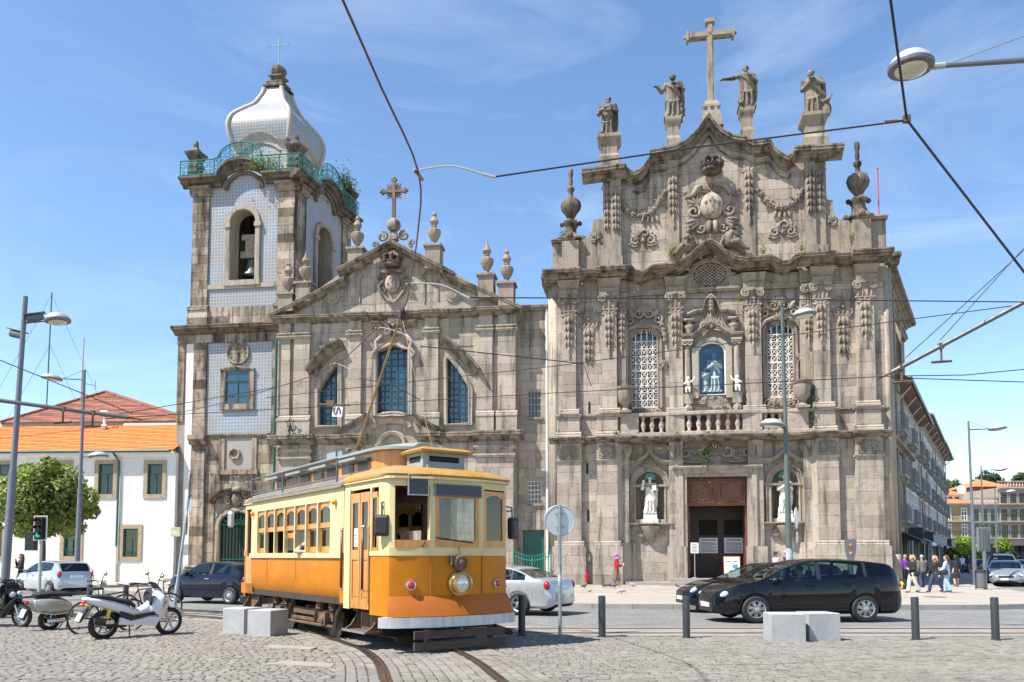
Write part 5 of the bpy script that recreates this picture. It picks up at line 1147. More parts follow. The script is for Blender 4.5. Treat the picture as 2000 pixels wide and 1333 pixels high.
 for s in(-1,1):
  mb=MB(M);x,z=A(768,646,.3);mb.mould([(x+s*k,z+h)for k,h in((.12,.0),(.35,.28),(.7,.45),(1.3,.5))][::s],[(0,-.3),(.2,-.25),(.3,-.1),(.4,0),(.42,.08),(0,.12)]);spiral(mb,x+s*.35,z-.05,.22,1.8,90,s,.3,.07);build(mb,'window_hood','granite_cornice',ch)
  mb=MB(M);mb.tube([(x+s*.7,-.2,z-.25),(x+s*1.05,-.22,z-.6),(x+s*.95,-.22,z-.95),(x+s*1.25,-.2,z-1.25),(x+s*1.0,-.15,z-1.6)],[.1,.12,.1,.12,.05],6);build(mb,'window_carving','granite_pale',ch,smooth=True)
 o=MB(M);x,z=A(768,632,.3);shell(o,x,z-.1,.6,.25,30,150,7,.12);spiral(o,x-.15,z+.15,.16,1.2,90,1,.3,.06);spiral(o,x+.15,z+.15,.16,1.2,90,-1,.3,.06);build(o,'window_carving','granite',ch,smooth=True)
 for pts in(((647,843),(660,839),(690,822),(714,808)),((806,806),(826,819),(850,832),(871,840))):
  mb=MB(M);mb.mould(P(pts,.6),[(0,-.55),(.25,-.5),(.35,-.2),(.5,-.08),(.55,.05),(0,.08)]);build(mb,'door_pediment','granite_cornice',ch)
 x,z=A(763,832,.4);mb=MB(M);mb.mould([(x+1.1*cos(t),z-.05+.42*sin(t))for t in[pi-pi*i/12 for i in range(13)]],[(0,-.2),(.2,-.16),(.3,0),(.34,.08),(0,.1)],normal=True);mb.mould([(x+.8*cos(t),z-1.0+.7*sin(t))for t in[pi-pi*i/12 for i in range(13)]],[(0,-.2),(.2,-.16),(.26,0),(0,.1)],normal=True);build(mb,'door_arch','granite_pale',ch)
 mb=MB(M);mb.box(x-1.2,x+1.2,-.02,.03,BZ,BZ+4.5);build(mb,'door','paint_green',ch)
 ms.emit(ch,'granite_pale',spread=.17)
 xp,zt_=A(541,660,.25);mb=MB(M);mb.tube([(xp+.1,-.15,zt_),(xp,-.3,zt_-.15),(xp-.02,-.3,g1+.1)],.07,8);mb.tube([(xp-.02,-.3,g0-.1),(xp-.02,-.3,BZ)],.07,8);pi_=build(mb,'drainpipe','paint_green',ch)
 return ch
mat('iron_blue',(.012,.055,.06),.5,var=.15)
CARMEL=carmelitas()
def tower():
 FT=Frame(FC.P-FC.n*.55,8.0);U,Z=FT.U,FT.Z
 x0,x1=U(376,480),U(576,480);W=x1-x0;D=6.6;v=Vector((sin(radians(17.5)),cos(radians(17.5)),0));u=FT.u
 O=FT.M@Vector((x0,0,0));tw=thing('bell_tower','granite bell tower clad in blue and white tiles with a bulbous tiled dome','tower',(O.x,O.y,BZ))
 def mk(o,a,b):return Matrix(((a.x,b.x,0,o.x),(a.y,b.y,0,o.y),(0,0,1,0),(0,0,0,1)))
 TM=mk(O,u,v);RM=mk(O+u*W,v,-u)
 zB=Z(450,632,.5);zt=Z(390,352,.5)+.28;zs=Z(470,548);zh=Z(470,411);zp=Z(390,603);zi=Z(440,556)
 ms_all=[]
 for Mf,Wf,side in((TM,W,0),(RM,D,1)):
  c=Wf/2;hw=.8 if not side else .85;h=(c-hw,c+hw,zs,zh)
  mb=MB(Mf);wall_cells(mb,.02 if side else 0,Wf,zB-.4,zt,.04,.8,[h]);hd=[(c+hw*cos(pi-pi*i/12),zh-hw+hw*sin(pi*i/12))for i in range(13)];spandrel(mb,h[0],h[1],0,zh+.01,.04,.8,hd);build(mb,'belfry_wall','mortar',tw)
  pw=1.06;ms=Masonry(Mf)
  for a,b in((0,pw),(Wf-pw,Wf)):
   ms.area(a,b,zp+.1,zt-1.1,.08,ch=.52,ln=(.6,1.0),depth=.06);ms.area(a-.12,b+.12,zB,zp-.1,.2,ch=.5,ln=(.8,1.2),depth=.15)
   mb=MB(Mf);mb.mould([(a-.12,zp-.15),(b+.12,zp-.15)],prof_base(.2,.3,.06));build(mb,'corner_moulding','granite_brown',tw);mb=MB(Mf);mb.mould([(a-.1,zt-1.1),(b+.1,zt-1.1)],prof_string(.18,.25,.08));mb.mould([(a-.12,zt-.85),(b+.12,zt-.85)],prof_string(.28,.3,.08));mb.box(a,b,-.1,.03,zt-.55,zt);build(mb,'corner_moulding','granite_brown',tw)
  ms.area(pw,Wf-pw,zB,zp,.04,ch=.5);ms.emit(tw,'granite_brown',limit=150,spread=.36)
  mb=MB(Mf);a,b=pw+.0,Wf-pw;zt2=zt-.72;y=.03;o=hw+.3
  for q in(((a,zi+.0),(c-o,zi),(c-o,zt2),(a,zt2)),((c+o,zi),(b,zi),(b,zt2),(c+o,zt2)),((a,zp+.02),(b,zp+.02),(b,zi-.28),(a,zi-.28))):mb.face(list(q),y)
  arcp=[(c+o*cos(pi-pi*i/14),zh-hw+o*sin(pi*i/14))for i in range(15)];mb.face([(c-o,zt2)]+arcp[:8]+[(c,zt2)],y);mb.face([(c,zt2)]+arcp[7:]+[(c+o,zt2)],y)
  bump=[(c+1.05*cos(pi*i/12),zt2+.95*sin(pi*i/12))for i in range(13)];mb.face([(c-1.05,zt2)]+[(c+1.05,zt2)]+bump[1:-1],y)
  build(mb,'tile_cladding','azulejo',tw)
  mb=MB(Mf);mb.mould([(h[0],zs)]+hd+[(h[1],zs)],[(-.05,0),(.1,0),(.12,.05),(.12,.28),(.06,.3),(0,.3)],normal=True);mb.box(c-hw-.32,c+hw+.32,-.12,.3,zs-.32,zs);mb.box(a,b,-.06,.03,zi-.28,zi);[mb.box(c+s*(hw+.16)-.2,c+s*(hw+.16)+.2,-.18,.02,zh-hw-.28,zh-hw)for s in(-1,1)];build(mb,'arch_surround','granite_pale',tw)
  R=1.4;flat=lambda x:(x,zt-.42);arch=[(c+R*cos(pi-pi*i/14),zt-.42+.95*sin(pi*i/14))for i in range(15)]
  cp=[flat(-.62 if not side else-.66),flat(c-R-.35)]+arch+[flat(c+R+.35),flat(Wf+.62)]
  mb=MB(Mf);mb.mould([(x,z+(-.005 if side else 0))for x,z in cp],[(0,-.15),(.14,-.15),(.2,0),(.38,.06),(.42,.2),(.62,.28),(.62,.4),(0,.42)]);build(mb,'cornice','granite_dark',tw)
  mb=MB(Mf);mb.mould([(c+1.12*cos(pi-pi*i/14),zt-.8+1.0*sin(pi*i/14))for i in range(15)],[(0,-.1),(.12,-.1),(.16,0),(.12,.12),(0,.14)],normal=True);build(mb,'arch_moulding','granite_dark',tw)
  mb=MB(Mf);full=[(-.55,zt),(c-R-.3,zt)]+[(x,z+.42)for x,z in arch]+[(c+R+.3,zt),(Wf+.55,zt)];full=resample(full,.36);yy=-.5;hh=.95
  mb.tube([(x,yy,z+hh)for x,z in full],.045,5);mb.tube([(x,yy,z+.08)for x,z in full],.035,4);mb.tube([(x,yy,z+hh-.16)for x,z in full],.025,4)
  for i,(x,z)in enumerate(full):
   if i%2==0:mb.tube([(x,yy,z),(x,yy,z+hh)],.034,4)
   if i<len(full)-1:nx_=(x+full[i+1][0])/2;nz=(z+full[i+1][1])/2;spiral(mb,nx_,nz+.56,.15,1.4,90,1 if i%2 else-1,-yy,.026,4);spiral(mb,nx_,nz+.25,.13,1.3,-90,-1 if i%2 else 1,-yy,.026,4)
  build(mb,'railing','iron_green',tw)
 mb=MB(TM);mb.box(0,.8,.8,D-.05,zB-.4,zt);mb.box(.01,W-.01,D-.8,D-.01,zB-.4,zt-.01);mb.box(0,W,.2,D,zt-.3,zt-.02);mb.box(.1,W-.1,.5,D,0,zB);build(mb,'core','granite_brown',tw)
 c=W/2;mb=MB(TM);zb=zs+.55;mb.lathe([(.6,0),(.58,.06),(.47,.2),(.36,.5),(.31,.85),(.26,1.0),(.12,1.08),(.08,1.12)],(c,1.0,zb),18);bl=build(mb,'bell','bronze',tw,smooth=True)
 mb=MB(TM);mb.tube([(c,1.0,zb+.6),(c+.05,1.0,zb-.1)],[.04,.07],6);build(mb,'clapper','iron_dark',bl)
 mb=MB(TM);mb.box(c-.75,c+.75,.88,1.12,zb+1.15,zb+1.55);mb.box(c-.45,c+.45,.88,1.12,zb+1.55,zb+2.25);mb.box(c-.7,c+.7,.9,1.1,zb+2.25,zb+2.6);build(mb,'yoke','wood_grey',tw)
 mb=MB(TM);[mb.box(c+k-.04,c+k+.04,.84,.88,zb+1.1,zb+2.4)for k in(-.22,0,.22)];mb.box(c-.35,c+.35,.83,.88,zb+1.7,zb+1.8);build(mb,'iron_strap','iron_rust',bl)
 mb=MB(RM);mb.lathe([(.5,0),(.4,.2),(.3,.5),(.25,.8),(.1,.9)],(D/2,.9,zs+.9),14);build(mb,'bell','bronze',tw,smooth=True)
 cx,cy=W/2,D/2;dh=1.72;z0=zt;z1=zt+3.2
 mb=MB(TM)
 for k in range(4):
  s,t=[(1,0),(0,1),(-1,0),(0,-1)][k],[(0,1),(-1,0),(0,-1),(1,0)][k]
  mb.add([(cx+s[0]*dh+t[0]*e*dh,cy+s[1]*dh+t[1]*e*dh,z)for e,z in((-1,z0),(1,z0),(1,z1),(-1,z1))],[(0,1,2,3)],[(-dh,z0),(dh,z0),(dh,z1),(-dh,z1)])
 build(mb,'dome_drum','azulejo',tw)
 for Mf,Wf,dep in((TM,W,cy),(RM,D,cx)):
  m2=Mf@Matrix.Translation((0,dep-dh,0));c=Wf/2;mb=MB(m2)
  path=[(c-dh-.02,z1-.5),(c-1.2,z1-.38),(c-.8,z1-.1),(c,z1+.12),(c+.8,z1-.1),(c+1.2,z1-.38),(c+dh+.02,z1-.5)]
  mb.mould(cm(path,4),[(0,-.5),(.08,-.5),(.12,-.1),(.26,0),(.32,.1),(0,.2)]);build(mb,'drum_cornice','stucco',tw,smooth=35)
  mb=MB(m2);[mb.box(c+s*(dh-.15)-.17,c+s*(dh-.15)+.17,-.06,.1,z0,z1-.5)for s in(-1,1)];build(mb,'drum_pilaster','stucco',tw)
 zpk=Z(470,182)+1.9;Hh=zpk-z1+.2;prof=cm([(dh+.1,0),(dh+.25,.14),(dh+.3,.29),(dh+.13,.44),(dh-.3,.58),(dh-.72,.7),(.76,.83),(.62,.93),(.58,1.0)],4);zb=z1-.25
 for k in range(4):
  s,t=[(1,0),(0,1),(-1,0),(0,-1)][k],[(0,1),(-1,0),(0,-1),(1,0)][k];rows=[];uvs=[];al=0;pr=None
  for w_,f in prof:
   z=zb+f*Hh
   if pr:al+=hypot(w_-pr[0],z-pr[1])
   pr=(w_,z);rows.append([(cx+s[0]*w_+t[0]*e*w_,cy+s[1]*w_+t[1]*e*w_,z)for e in(-1,-.5,0,.5,1)]);uvs.append([(e*w_,al)for e in(-1,-.5,0,.5,1)])
  mb=MB(TM);mb.quads(rows,uvs);build(mb,'dome_face','azulejo',tw,smooth=True)
  mb=MB(TM);mb.tube([(cx+(s[0]+t[0])*w_*1.0,cy+(s[1]+t[1])*w_*1.0,zb+f*Hh)for w_,f in prof],.15,6);build(mb,'dome_rib','stucco',tw,smooth=True)
 mb=MB(TM);mb.lathe([(.62,0),(.95,.05),(.95,.18),(.75,.3),(.75,.45),(.5,.5),(.45,.75),(.62,.85),(.6,.95),(.35,1.0)],(cx,cy,zpk),4,sq=True);mb.lathe([(.3,.95),(.42,1.1),(.48,1.3),(.42,1.52),(.3,1.65),(.15,1.7)],(cx,cy,zpk),16,.05);build(mb,'dome_finial','granite_dark',tw)
 zc=zpk+1.65;zx=zc+1.95;mb=MB(TM);mb.tube([(cx,cy,zc),(cx,cy,zc+2.15)],.035,6);mb.tube([(cx-.62,cy,zc+1.45),(cx+.62,cy,zc+1.45)],.03,6)
 for a in(45,135,225,315):mb.tube([(cx,cy,zc+1.45),(cx+.2*cos(radians(a)),cy,zc+1.45+.2*sin(radians(a)))],.015,4)
 for p in((cx-.66,zc+1.45),(cx+.66,zc+1.45),(cx,zc+2.2),(cx,zc+.1)):mb.tube([(p[0]+.06*cos(t),cy,p[1]+.08*sin(t))for t in[i*pi/4 for i in range(8)]],.018,4,closed=True)
 build(mb,'iron_cross','verdigris',tw)
 for px,py in((.05,.05),(W-.05,.05),(W-.05,D-.05),(.05,D-.05)):
  mb=MB(TM);mb.lathe([(.42,0),(.42,.75),(.5,.8),(.42,.95),(.38,1.15),(.62,1.55),(.66,1.65),(.4,1.75),(.22,1.95),(.12,2.05)],(px,py,zt),4,sq=True);mb.ball((px,py,zt+2.2),(.16,.16,.22),7,6,.2);build(mb,'corner_urn','granite_dark',tw)
 M=FT.M;a,b=U(346,750),U(541,750);zl1=zB;g=Z(450,849);mb=MB(M)
 mb.box(a,b,.02,6,0,zB-.3);build(mb,'wall','mortar',tw)
 mb=MB(M);mb.mould([(U(334,635,.5),zB-.5),(U(541,635,.5),zB-.5)],prof_cornice(.6,.5));mb.box(a+.0,b,-.1,.03,zB-1.0,zB-.5);build(mb,'mid_cornice','granite_dark',tw)
 ms=Masonry(M);wn=(U(441,760),U(488,760),Z(465,790),Z(465,724));dr=(U(428,1050),U(481,1050),BZ,Z(455,1006))
 tl=(U(404,750),U(531,750),g,zB-.75)
 ms.area(a,U(360,750),g+.8,zB-1,.05,ch=.55,ln=(.5,.8));ms.area(U(378,750),tl[0],BZ+.9,zB-1,.1,ch=.55,ln=(.6,.9),depth=.08);ms.area(tl[1],b,g,zB-1,.06,ch=.55,ln=(.3,.5))
 ms.area(U(374,900,.1),U(401,900,.1),BZ+1,g-1,.22,ch=.56,ln=(.8,1),depth=.15);ms.area(tl[0],b,BZ,g-.05,.05,ch=.56,ln=(.8,1.3),holes=[(dr[0]-.35,dr[1]+.35,0,dr[3]+.35),(U(436,900),U(497,900),Z(465,925),Z(465,855))])
 ms.area(a,b,zB-1,zB-.5,.12,ch=.5);ms.emit(tw,'granite_brown',limit=150,spread=.4)
 mb=MB(M);mb.box(U(360,900),U(379,900),-.04,.02,BZ,zB-1);build(mb,'plaster_strip','plaster_white',tw)
 mb=MB(M);x0_,x1_=U(370,900,.2),U(403,900,.2);mb.mould([(x0_,g-.6),(x1_,g-.6)],prof_string(.4,.55,.15));build(mb,'pilaster_cap','granite_brown',tw);mb=MB(M);mb.mould([(x0_-.1,BZ+.55),(x1_+.1,BZ+.55)],prof_base(.25,.45,.2));mb.box(x0_-.1,x1_+.1,-.48,0,BZ,BZ+.55);build(mb,'corner_pilaster','granite_brown',tw)
 mb=MB(M);mb.mould([(U(402,850),g-.12),(b,g-.12)],prof_string(.12,.14,.05));build(mb,'string_course','granite_brown',tw)
 mb=MB(M);y=.005
 for q in(((tl[0],tl[2]),(wn[0],tl[2]),(wn[0],tl[3]),(tl[0],tl[3])),((wn[1],tl[2]),(tl[1],tl[2]),(tl[1],tl[3]),(wn[1],tl[3])),((wn[0],tl[2]),(wn[1],tl[2]),(wn[1],wn[2]),(wn[0],wn[2])),((wn[0],wn[3]),(wn[1],wn[3]),(wn[1],tl[3]),(wn[0],tl[3]))):mb.face(list(q),y)
 build(mb,'tile_panel','azulejo',tw)
 x,z=FT(466,690);mb=MB(M);mb.lathe([(.72,0),(.72,.1),(.66,.14),(.6,.1),(.6,.06),(.02,.06)],(x,0,z),28,axis='y');cl=build(mb,'clock_face','granite_brown',tw)
 mb=MB(M);[mb.box(x+.5*cos(t)-.03,x+.5*cos(t)+.03,-.09,-.05,z+.5*sin(t)-.03,z+.5*sin(t)+.03)for t in[i*pi/6 for i in range(12)]];mb.tube([(x,-.1,z),(x+.25,-.1,z+.2)],.02,4);mb.ball((x,-.1,z),.07,7,5);build(mb,'clock_mark','granite_dark',cl)
 mb=MB(M);mb.box(wn[0]-.28,wn[0],-.12,.05,wn[2]-.2,wn[3]+.1);mb.box(wn[1],wn[1]+.28,-.12,.05,wn[2]-.2,wn[3]+.1);mb.box(wn[0]-.3,wn[1]+.3,-.16,.05,wn[2]-.32,wn[2]);mb.mould([(wn[0]-.3,wn[3]-.1),((wn[0]+wn[1])/2,wn[3]+.06),(wn[1]+.3,wn[3]-.1)],prof_string(.18,.2));build(mb,'window_surround','granite_brown',tw)
 casement(M,tw,wn[0],wn[1],wn[2],wn[3]+.05,-.02,arched=True)
 x,z=FT(466,889);s=1.0;mb=MB(M);p0,p1,q0,q1=U(440,889),U(493,889),Z(465,918),Z(465,857);mb.box(p0,p1,-.03,.02,q0,q1);pq=build(mb,'plaque','plaster_grey',tw)
 mb=MB(M);mb.box(p0-.35,p0,-.12,.02,q0-.1,q1);mb.box(p1,p1+.3,-.12,.02,q0-.1,q1);mb.box(p0-.4,p1+.4,-.2,.02,q0-.28,q0);mb.prism([(p0+.3,q0-.28),(p1-.3,q0-.28),(x,q0-.5)],-.16,.02);build(mb,'plaque_frame','granite_brown',pq)
 x,z=FT(460,888);mb=MB(M);mb.lathe([(.36,0),(.36,.12),(.3,.16),(.2,.1),(.2,.04),(.02,.03)],(x,-.02,z),20,axis='y');build(mb,'oculus','granite_brown',pq)
 c=(dr[0]+dr[1])/2+.3;r=1.05;mb=MB(M);zs_=dr[3]-.6
 hd=[(c+r*cos(pi-pi*i/10),zs_+.75*sin(pi*i/10))for i in range(11)]
 mb.mould([(c-r,BZ)]+hd+[(c+r,BZ)],[(-.02,-.02),(.16,-.02),(.2,.06),(.14,.28),(.18,.34),(0,.36)],normal=True);build(mb,'door_surround','granite_brown',tw)
 mb=MB(M);mb.mould([(c+1.6*cos(pi-pi*i/12),zs_+1.35+.7*sin(pi*i/12))for i in range(13)],[(0,-.2),(.15,-.2),(.25,-.05),(.4,0),(.42,.1),(0,.14)],normal=True);build(mb,'door_hood','granite_dark',tw)
 o=MB(M);z=zs_+1.5;o.ball((c,-.2,z),(.32,.2,.4),12,8);[spiral(o,c+s*.5,z+k,.25,1.3,90*k,-s,.12,.08)for s in(-1,1)for k in(-.15,.3)];o.lathe([(.3,0),(.34,.12),(.25,.25)],(c,-.2,z+.45),10,.1);build(o,'coat_of_arms','granite_brown',tw,smooth=True)
 mb=MB(M);mb.prism([(c-r,BZ)]+hd+[(c+r,BZ)],-.035,.0);dv=build(mb,'doorway','dark_void',tw)
 mb=MB(M);top=lambda x:interp([q[0]for q in hd],[q[1]for q in hd],x)
 for i in range(11):xx=c-r+.05+(2*r-.1)*i/10;mb.tube([(xx,-.09,BZ),(xx,-.09,top(xx)-.05)],.022,4)
 for z in(BZ+.2,BZ+1.1,BZ+1.3,zs_):mb.box(c-r,c+r,-.1,-.06,z,z+.05)
 [spiral(mb,c-.8+.4*i,BZ+.7,.16,1.3,0,1,.09,.016,4)for i in range(5)];[mb.tube([(c,-.09,zs_),(c+.95*cos(t),-.09,zs_+.7*sin(t))],.018,4)for t in[k*pi/8 for k in range(1,8)]];build(mb,'iron_gate','paint_green',tw)
 mb=MB(M);xl=U(449,1040,.5);mb.tube([(xl-.1,0,dr[3]+.2),(xl+.1,-.5,dr[3]+.3),(xl+.6,-.5,dr[3]+.28)],.025,5);mb.lathe([(.12,0),(.2,.1),(.2,.8),(.12,.9)],(xl+.05,-.5,dr[3]-.75),6);build(mb,'lantern','lamp_grey',tw)
 return tw
stone('stucco',(.45,.40,.35),(.41,.36,.30),(.19,.16,.13),.5,.15)
def casement(M,parent,a,b,c,d,y,arched=False,frame='paint_green',rows=2,grille=False):
 """two-leaf casement with transom: window > pane"""
 mb=MB(M);t=.07;m=(a+b)/2;tr=c+(d-c)*.68
 for x0,x1 in((a,a+t),(b-t,b),(m-t*.6,m+t*.6)):mb.box(x0,x1,y-.06,y+.02,c,d if x0!=m-t*.6 else tr)
 mb.box(a,b,y-.05,y+.02,c,c+t);mb.box(a,b,y-.05,y+.02,d-t,d);mb.box(a,b,y-.065,y+.02,tr-t*.6,tr+t*.6)
 for q in(.36,):mb.box(a,b,y-.04,y+.015,c+(tr-c)*q-.02,c+(tr-c)*q+.02)
 wn=build(mb,'window',frame,parent)
 for x0,x1,z0,z1 in((a,m,c,tr),(m,b,c,tr),(a,b,tr,d)):
  q=MB(M);k=random.uniform(-.01,.01);q.add([(x0,y+k,z0),(x1,y-k,z0),(x1,y-k,z1),(x0,y+k,z1)],[(0,1,2,3)]);build(q,'pane','window_dark'if not arched else 'window_glass',wn)
 if grille:
  q=MB(M);q.box(a,b,y-.14,y-.11,c+.42,c+.45);[spiral(q,a+(b-a)*(i+.5)/6,c+.22,.1,1.3,90,1 if i%2 else-1,-y+.12,.014,4)for i in range(6)];q.box(a,b,y-.14,y-.11,c+.02,c+.05);build(q,'balcony_grille','paint_green',wn)
 return wn
TOWER=tower()
def narrow_house():
 A=Frame(FC.P-FC.n*.6,8.0);M=A.M;U,Z=A.U,A.Z
 a,b=U(1003,800),U(1082,800);zt=Z(1040,600);th=thing('narrow_house','very narrow stone house squeezed between the two churches','house',(A.P.x,A.P.y,BZ))
 ws=[(1031,1057,765,816),(1030,1057,940,984)];H=[(U(x0,800),U(x1,800),Z(1040,y1),Z(1040,y0))for x0,x1,y0,y1 in ws];dr=(U(1021,1070),U(1063,1070),BZ,Z(1040,1035))
 mb=MB(M);wall_cells(mb,a,b,BZ-.1,zt,.03,.4,H+[dr]);mb.box(a,b,.4,12,0,zt-.05);build(mb,'wall','mortar',th)
 ms=Masonry(M);ms.area(a,b,BZ,zt-.3,0. ,ch=.5,ln=(.6,1),holes=H+[dr]);ms.emit(th,'granite_pale',limit=120)
 mb=MB(M);mb.mould([(a,zt-.25),(b,zt-.25)],prof_cornice(.3,.3));build(mb,'cornice','granite',th)
 for h,bar,pn in((H[0],'wood_grey','window_dark'),(H[1],'grille_white','window_dark')):
  glazed(A,th,'window',[(h[0],h[2]),(h[0],h[3]),(h[1],h[3]),(h[1],h[2])],.12,4,4 if h is H[0]else 5,bar,pn,.022);mb=MB(M);mb.box(h[0]-.12,h[1]+.12,-.1,.1,h[2]-.12,h[2]);build(mb,'sill','granite',th)
 mb=MB(M);mb.box(dr[0],dr[1],.2,.26,dr[2],dr[3]);build(mb,'door','paint_green',th)
 xp=U(1069,900,.1);mb=MB(M);mb.tube([(xp,-.1,zt-.2),(xp,-.1,BZ)],.08,8);build(mb,'drainpipe','white_paint',th)
 x0,x1=U(1003,1090,1.6),U(1076,1090,1.6);n=15;ra=thing('iron_fence','low green iron fence with spear points before the narrow house','fence',M@Vector(((x0+x1)/2,-1.6,BZ)))
 mb=MB(M);sg=lambda t:1.55-.28*sin(pi*min(1,max(0,t)))
 mb.tube([(x0+(x1-x0)*t,-1.6,BZ+sg(t))for t in[i/12 for i in range(13)]],.03,5);mb.box(x0,x1,-1.62,-1.58,BZ+.12,BZ+.17);mb.box(x0,x1,-1.62,-1.58,BZ+.5,BZ+.55);[spiral(mb,x0+(x1-x0)*(i+.5)/9,BZ+.33,.12,1.3,0,1 if i%2 else-1,1.6,.015,4)for i in range(9)];build(mb,'rail','iron_green',ra)
 for i in range(n):
  t=i/(n-1);x=x0+(x1-x0)*t;h=BZ+sg(t)+.16;mb=MB(M);r=.05 if i in(0,7,14)else .018;mb.tube([(x,-1.6,BZ),(x,-1.6,h)],r,5);mb.tube([(x,-1.6,h),(x,-1.6,h+.05),(x,-1.6,h+.16)],[.02,.04,.003],5);build(mb,'picket','iron_green',ra)
narrow_house()
# ================================================================== LEFT: white building with orange roof
def pantiles(M,name,m,parent,x0,x1,y0,z0,y1,z1,wave=.24,row=.36,amp=.05,clip=None):
 """corrugated tiles laid in courses up a slope from (y0,z0) at the eave to (y1,z1)"""
 L=hypot(y1-y0,z1-z0);n=max(2,int(L/row));dy,dz=(y1-y0)/n,(z1-z0)/n;mb=MB(M)
 for i in range(n):
  a0,a1=x0,x1
  if clip:a0,a1=clip((i+.5)/n)
  k=max(2,int((a1-a0)/(wave/4)));r0=[];r1=[]
  for j in range(k+1):
   x=a0+(a1-a0)*j/k;h=amp*(abs(cos(pi*x/wave))**.7)
   r0 .append((x,y0+dy*i,z0+dz*i+h+.035));r1 .append((x,y0+dy*(i+1),z0+dz*(i+1)+h+.0))
  b=mb.add(r0+r1+[(p[0],p[1],p[2]-.07)for p in r0],[])
  for j in range(k):
   mb.cur=.3*sin((j//4)*12.9898+i*78.233)+.1*sin(i*3.1+j*.02)
   for f in((b+j,b+j+1,b+k+1+j+1,b+k+1+j),(b+2*k+2+j,b+2*k+3+j,b+j+1,b+j)):
    mb.f.append(f);mb.t.append(mb.cur);mb.mi.append(0)
 return build(mb,name,m,parent,kind='stuff')
_w=FC.M@Vector((FC.U(340,1000),.2,0));FW=Frame((_w.x,_w.y),3.5)
def white_building():
 A=FW;M=A.M;U,Z=A.U,A.Z
 o=thing('white_building','long white plastered building with an orange tiled roof left of the tower','building',(A.P.x-8,A.P.y+.5,BZ))
 a,b=U(-700,1000),U(341,1000);ze=Z(200,884)
 wins=[(192,221,907,966,0),(288,317,907,966,0),(107,134,907,966,0),(-8,21,908,964,0),(244,273,1033,1088,1),(129,158,1036,1087,1),(-20,9,1036,1087,1)]
 H=[(U(x0,950),U(x1,950),Z(x0,y1),Z(x0,y0))for x0,x1,y0,y1,g in wins]
 for k in range(1,6):H+=[(H[3][0]-3.4*k,H[3][1]-3.4*k,H[3][2],H[3][3])]
 mb=MB(M);wall_cells(mb,a,b,BZ-.1,ze,0,.35,H);build(mb,'wall','plaster_white',o)
 mb=MB(M);mb.box(a,b,.35,11,0,ze-.05);build(mb,'core','plaster_grey',o)
 mb=MB(M);mb.box(a,b,-.03,.0,BZ-.05,BZ+1.0);build(mb,'plinth','plaster_base',o)
 for i,h in enumerate(H):
  mb=MB(M);t=.24
  mb.box(h[0]-t,h[0],-.05,.1,h[2]-t,h[3]+t);mb.box(h[1],h[1]+t,-.05,.1,h[2]-t,h[3]+t);mb.box(h[0],h[1],-.05,.1,h[3],h[3]+t);mb.box(h[0],h[1],-.06,.1,h[2]-t,h[2]);build(mb,'window_surround','granite_sand',o)
  casement(M,o,h[0],h[1],h[2],h[3],.14,grille=(4<=i<=6))
 mb=MB(M);mb.box(a,b,-.35,.0,ze-.1,ze+.02);mb.mould([(a,ze-.3),(b,ze-.3)],prof_string(.22,.2));build(mb,'eave','plaster_white',o)
 mb=MB(M);mb.tube([(a,-.42,ze+.02),(b-.2,-.42,ze+.02)],.085,8);build(mb,'gutter','paint_green',o)
 xp=U(228,950,.1);zj=Z(229,1068);mb=MB(M);mb.tube([(xp-.15,-.4,ze),(xp-.1,-.25,ze-.2),(xp+.1,-.1,ze-.55),(xp+.08,-.1,zj)],.06,7);dp=build(mb,'drainpipe','paint_green',o);mb=MB(M);mb.tube([(xp+.08,-.1,zj),(xp+.08,-.1,BZ)],.065,7);build(mb,'pipe_foot','plaster_white',dp)
 d=4.8;rise=2.35;pantiles(M,'roof_tiles','tile_orange',o,U(-120,850),b,-.38,ze+.05,d,ze+rise)
 mb=MB(M);mb.box(a,b,-.3,d,ze-.05,ze+.02);mb.add([(a,-.35,ze),(b,-.35,ze),(b,d,ze+rise-.06),(a,d,ze+rise-.06)],[(0,1,2,3)]);build(mb,'roof_deck','tile_brown',o)
 x0=U(243,830,-d);mb=MB(M);mb.tube([(x0,d,ze+rise+.02),(b,d,ze+rise+.02)],.16,8);build(mb,'ridge','ridge_pale',o)
 zb=Z(150,826,-8.5);x0,x1=U(5,826,-8.5),U(380,826,-8.5);ap=(U(207,768,-14),Z(207,768,-14));mb=MB(M);mb.box(x0+.8,x1,9,26,ze,zb);build(mb,'upper_block','salmon',o)
 mb=MB(M);mb.box(x0,x1,8.4,9.2,zb-.3,zb+.02);build(mb,'upper_eave','salmon',o)
 pantiles(M,'roof_tiles','tile_brown',o,x0,x1,8.3,zb,14,ap[1],clip=lambda t:(x0+(ap[0]-x0)*t,x1+(ap[0]+.2-x1)*t),row=.42)
 mb=MB(M);mb.add([(x0,8.3,zb),(ap[0],14,ap[1]),(x0,22,zb),(x1,8.3,zb),(x1,22,zb)],[(0,1,2),(3,4,1),(0,3,1)]);build(mb,'hip_deck','tile_brown',o)
 for p in((x0,8.3,zb),(x1,8.3,zb)):mb=MB(M);mb.tube([(p[0],p[1],p[2]+.05),(ap[0],14,ap[1]+.08)],.15,7);build(mb,'hip_ridge','tile_brown',o)
 xc,zc=A(204,828,-4);mb=MB(M);mb.tube([(xc,4,zc-.6),(xc,4,zc+.75)],.09,8);mb.lathe([(.3,0),(.1,.15)],(xc,4,zc-.2),8);mb.box(xc-.22,xc+.22,3.85,4.15,zc+.75,zc+.85);build(mb,'vent_pipe','white_paint',o)
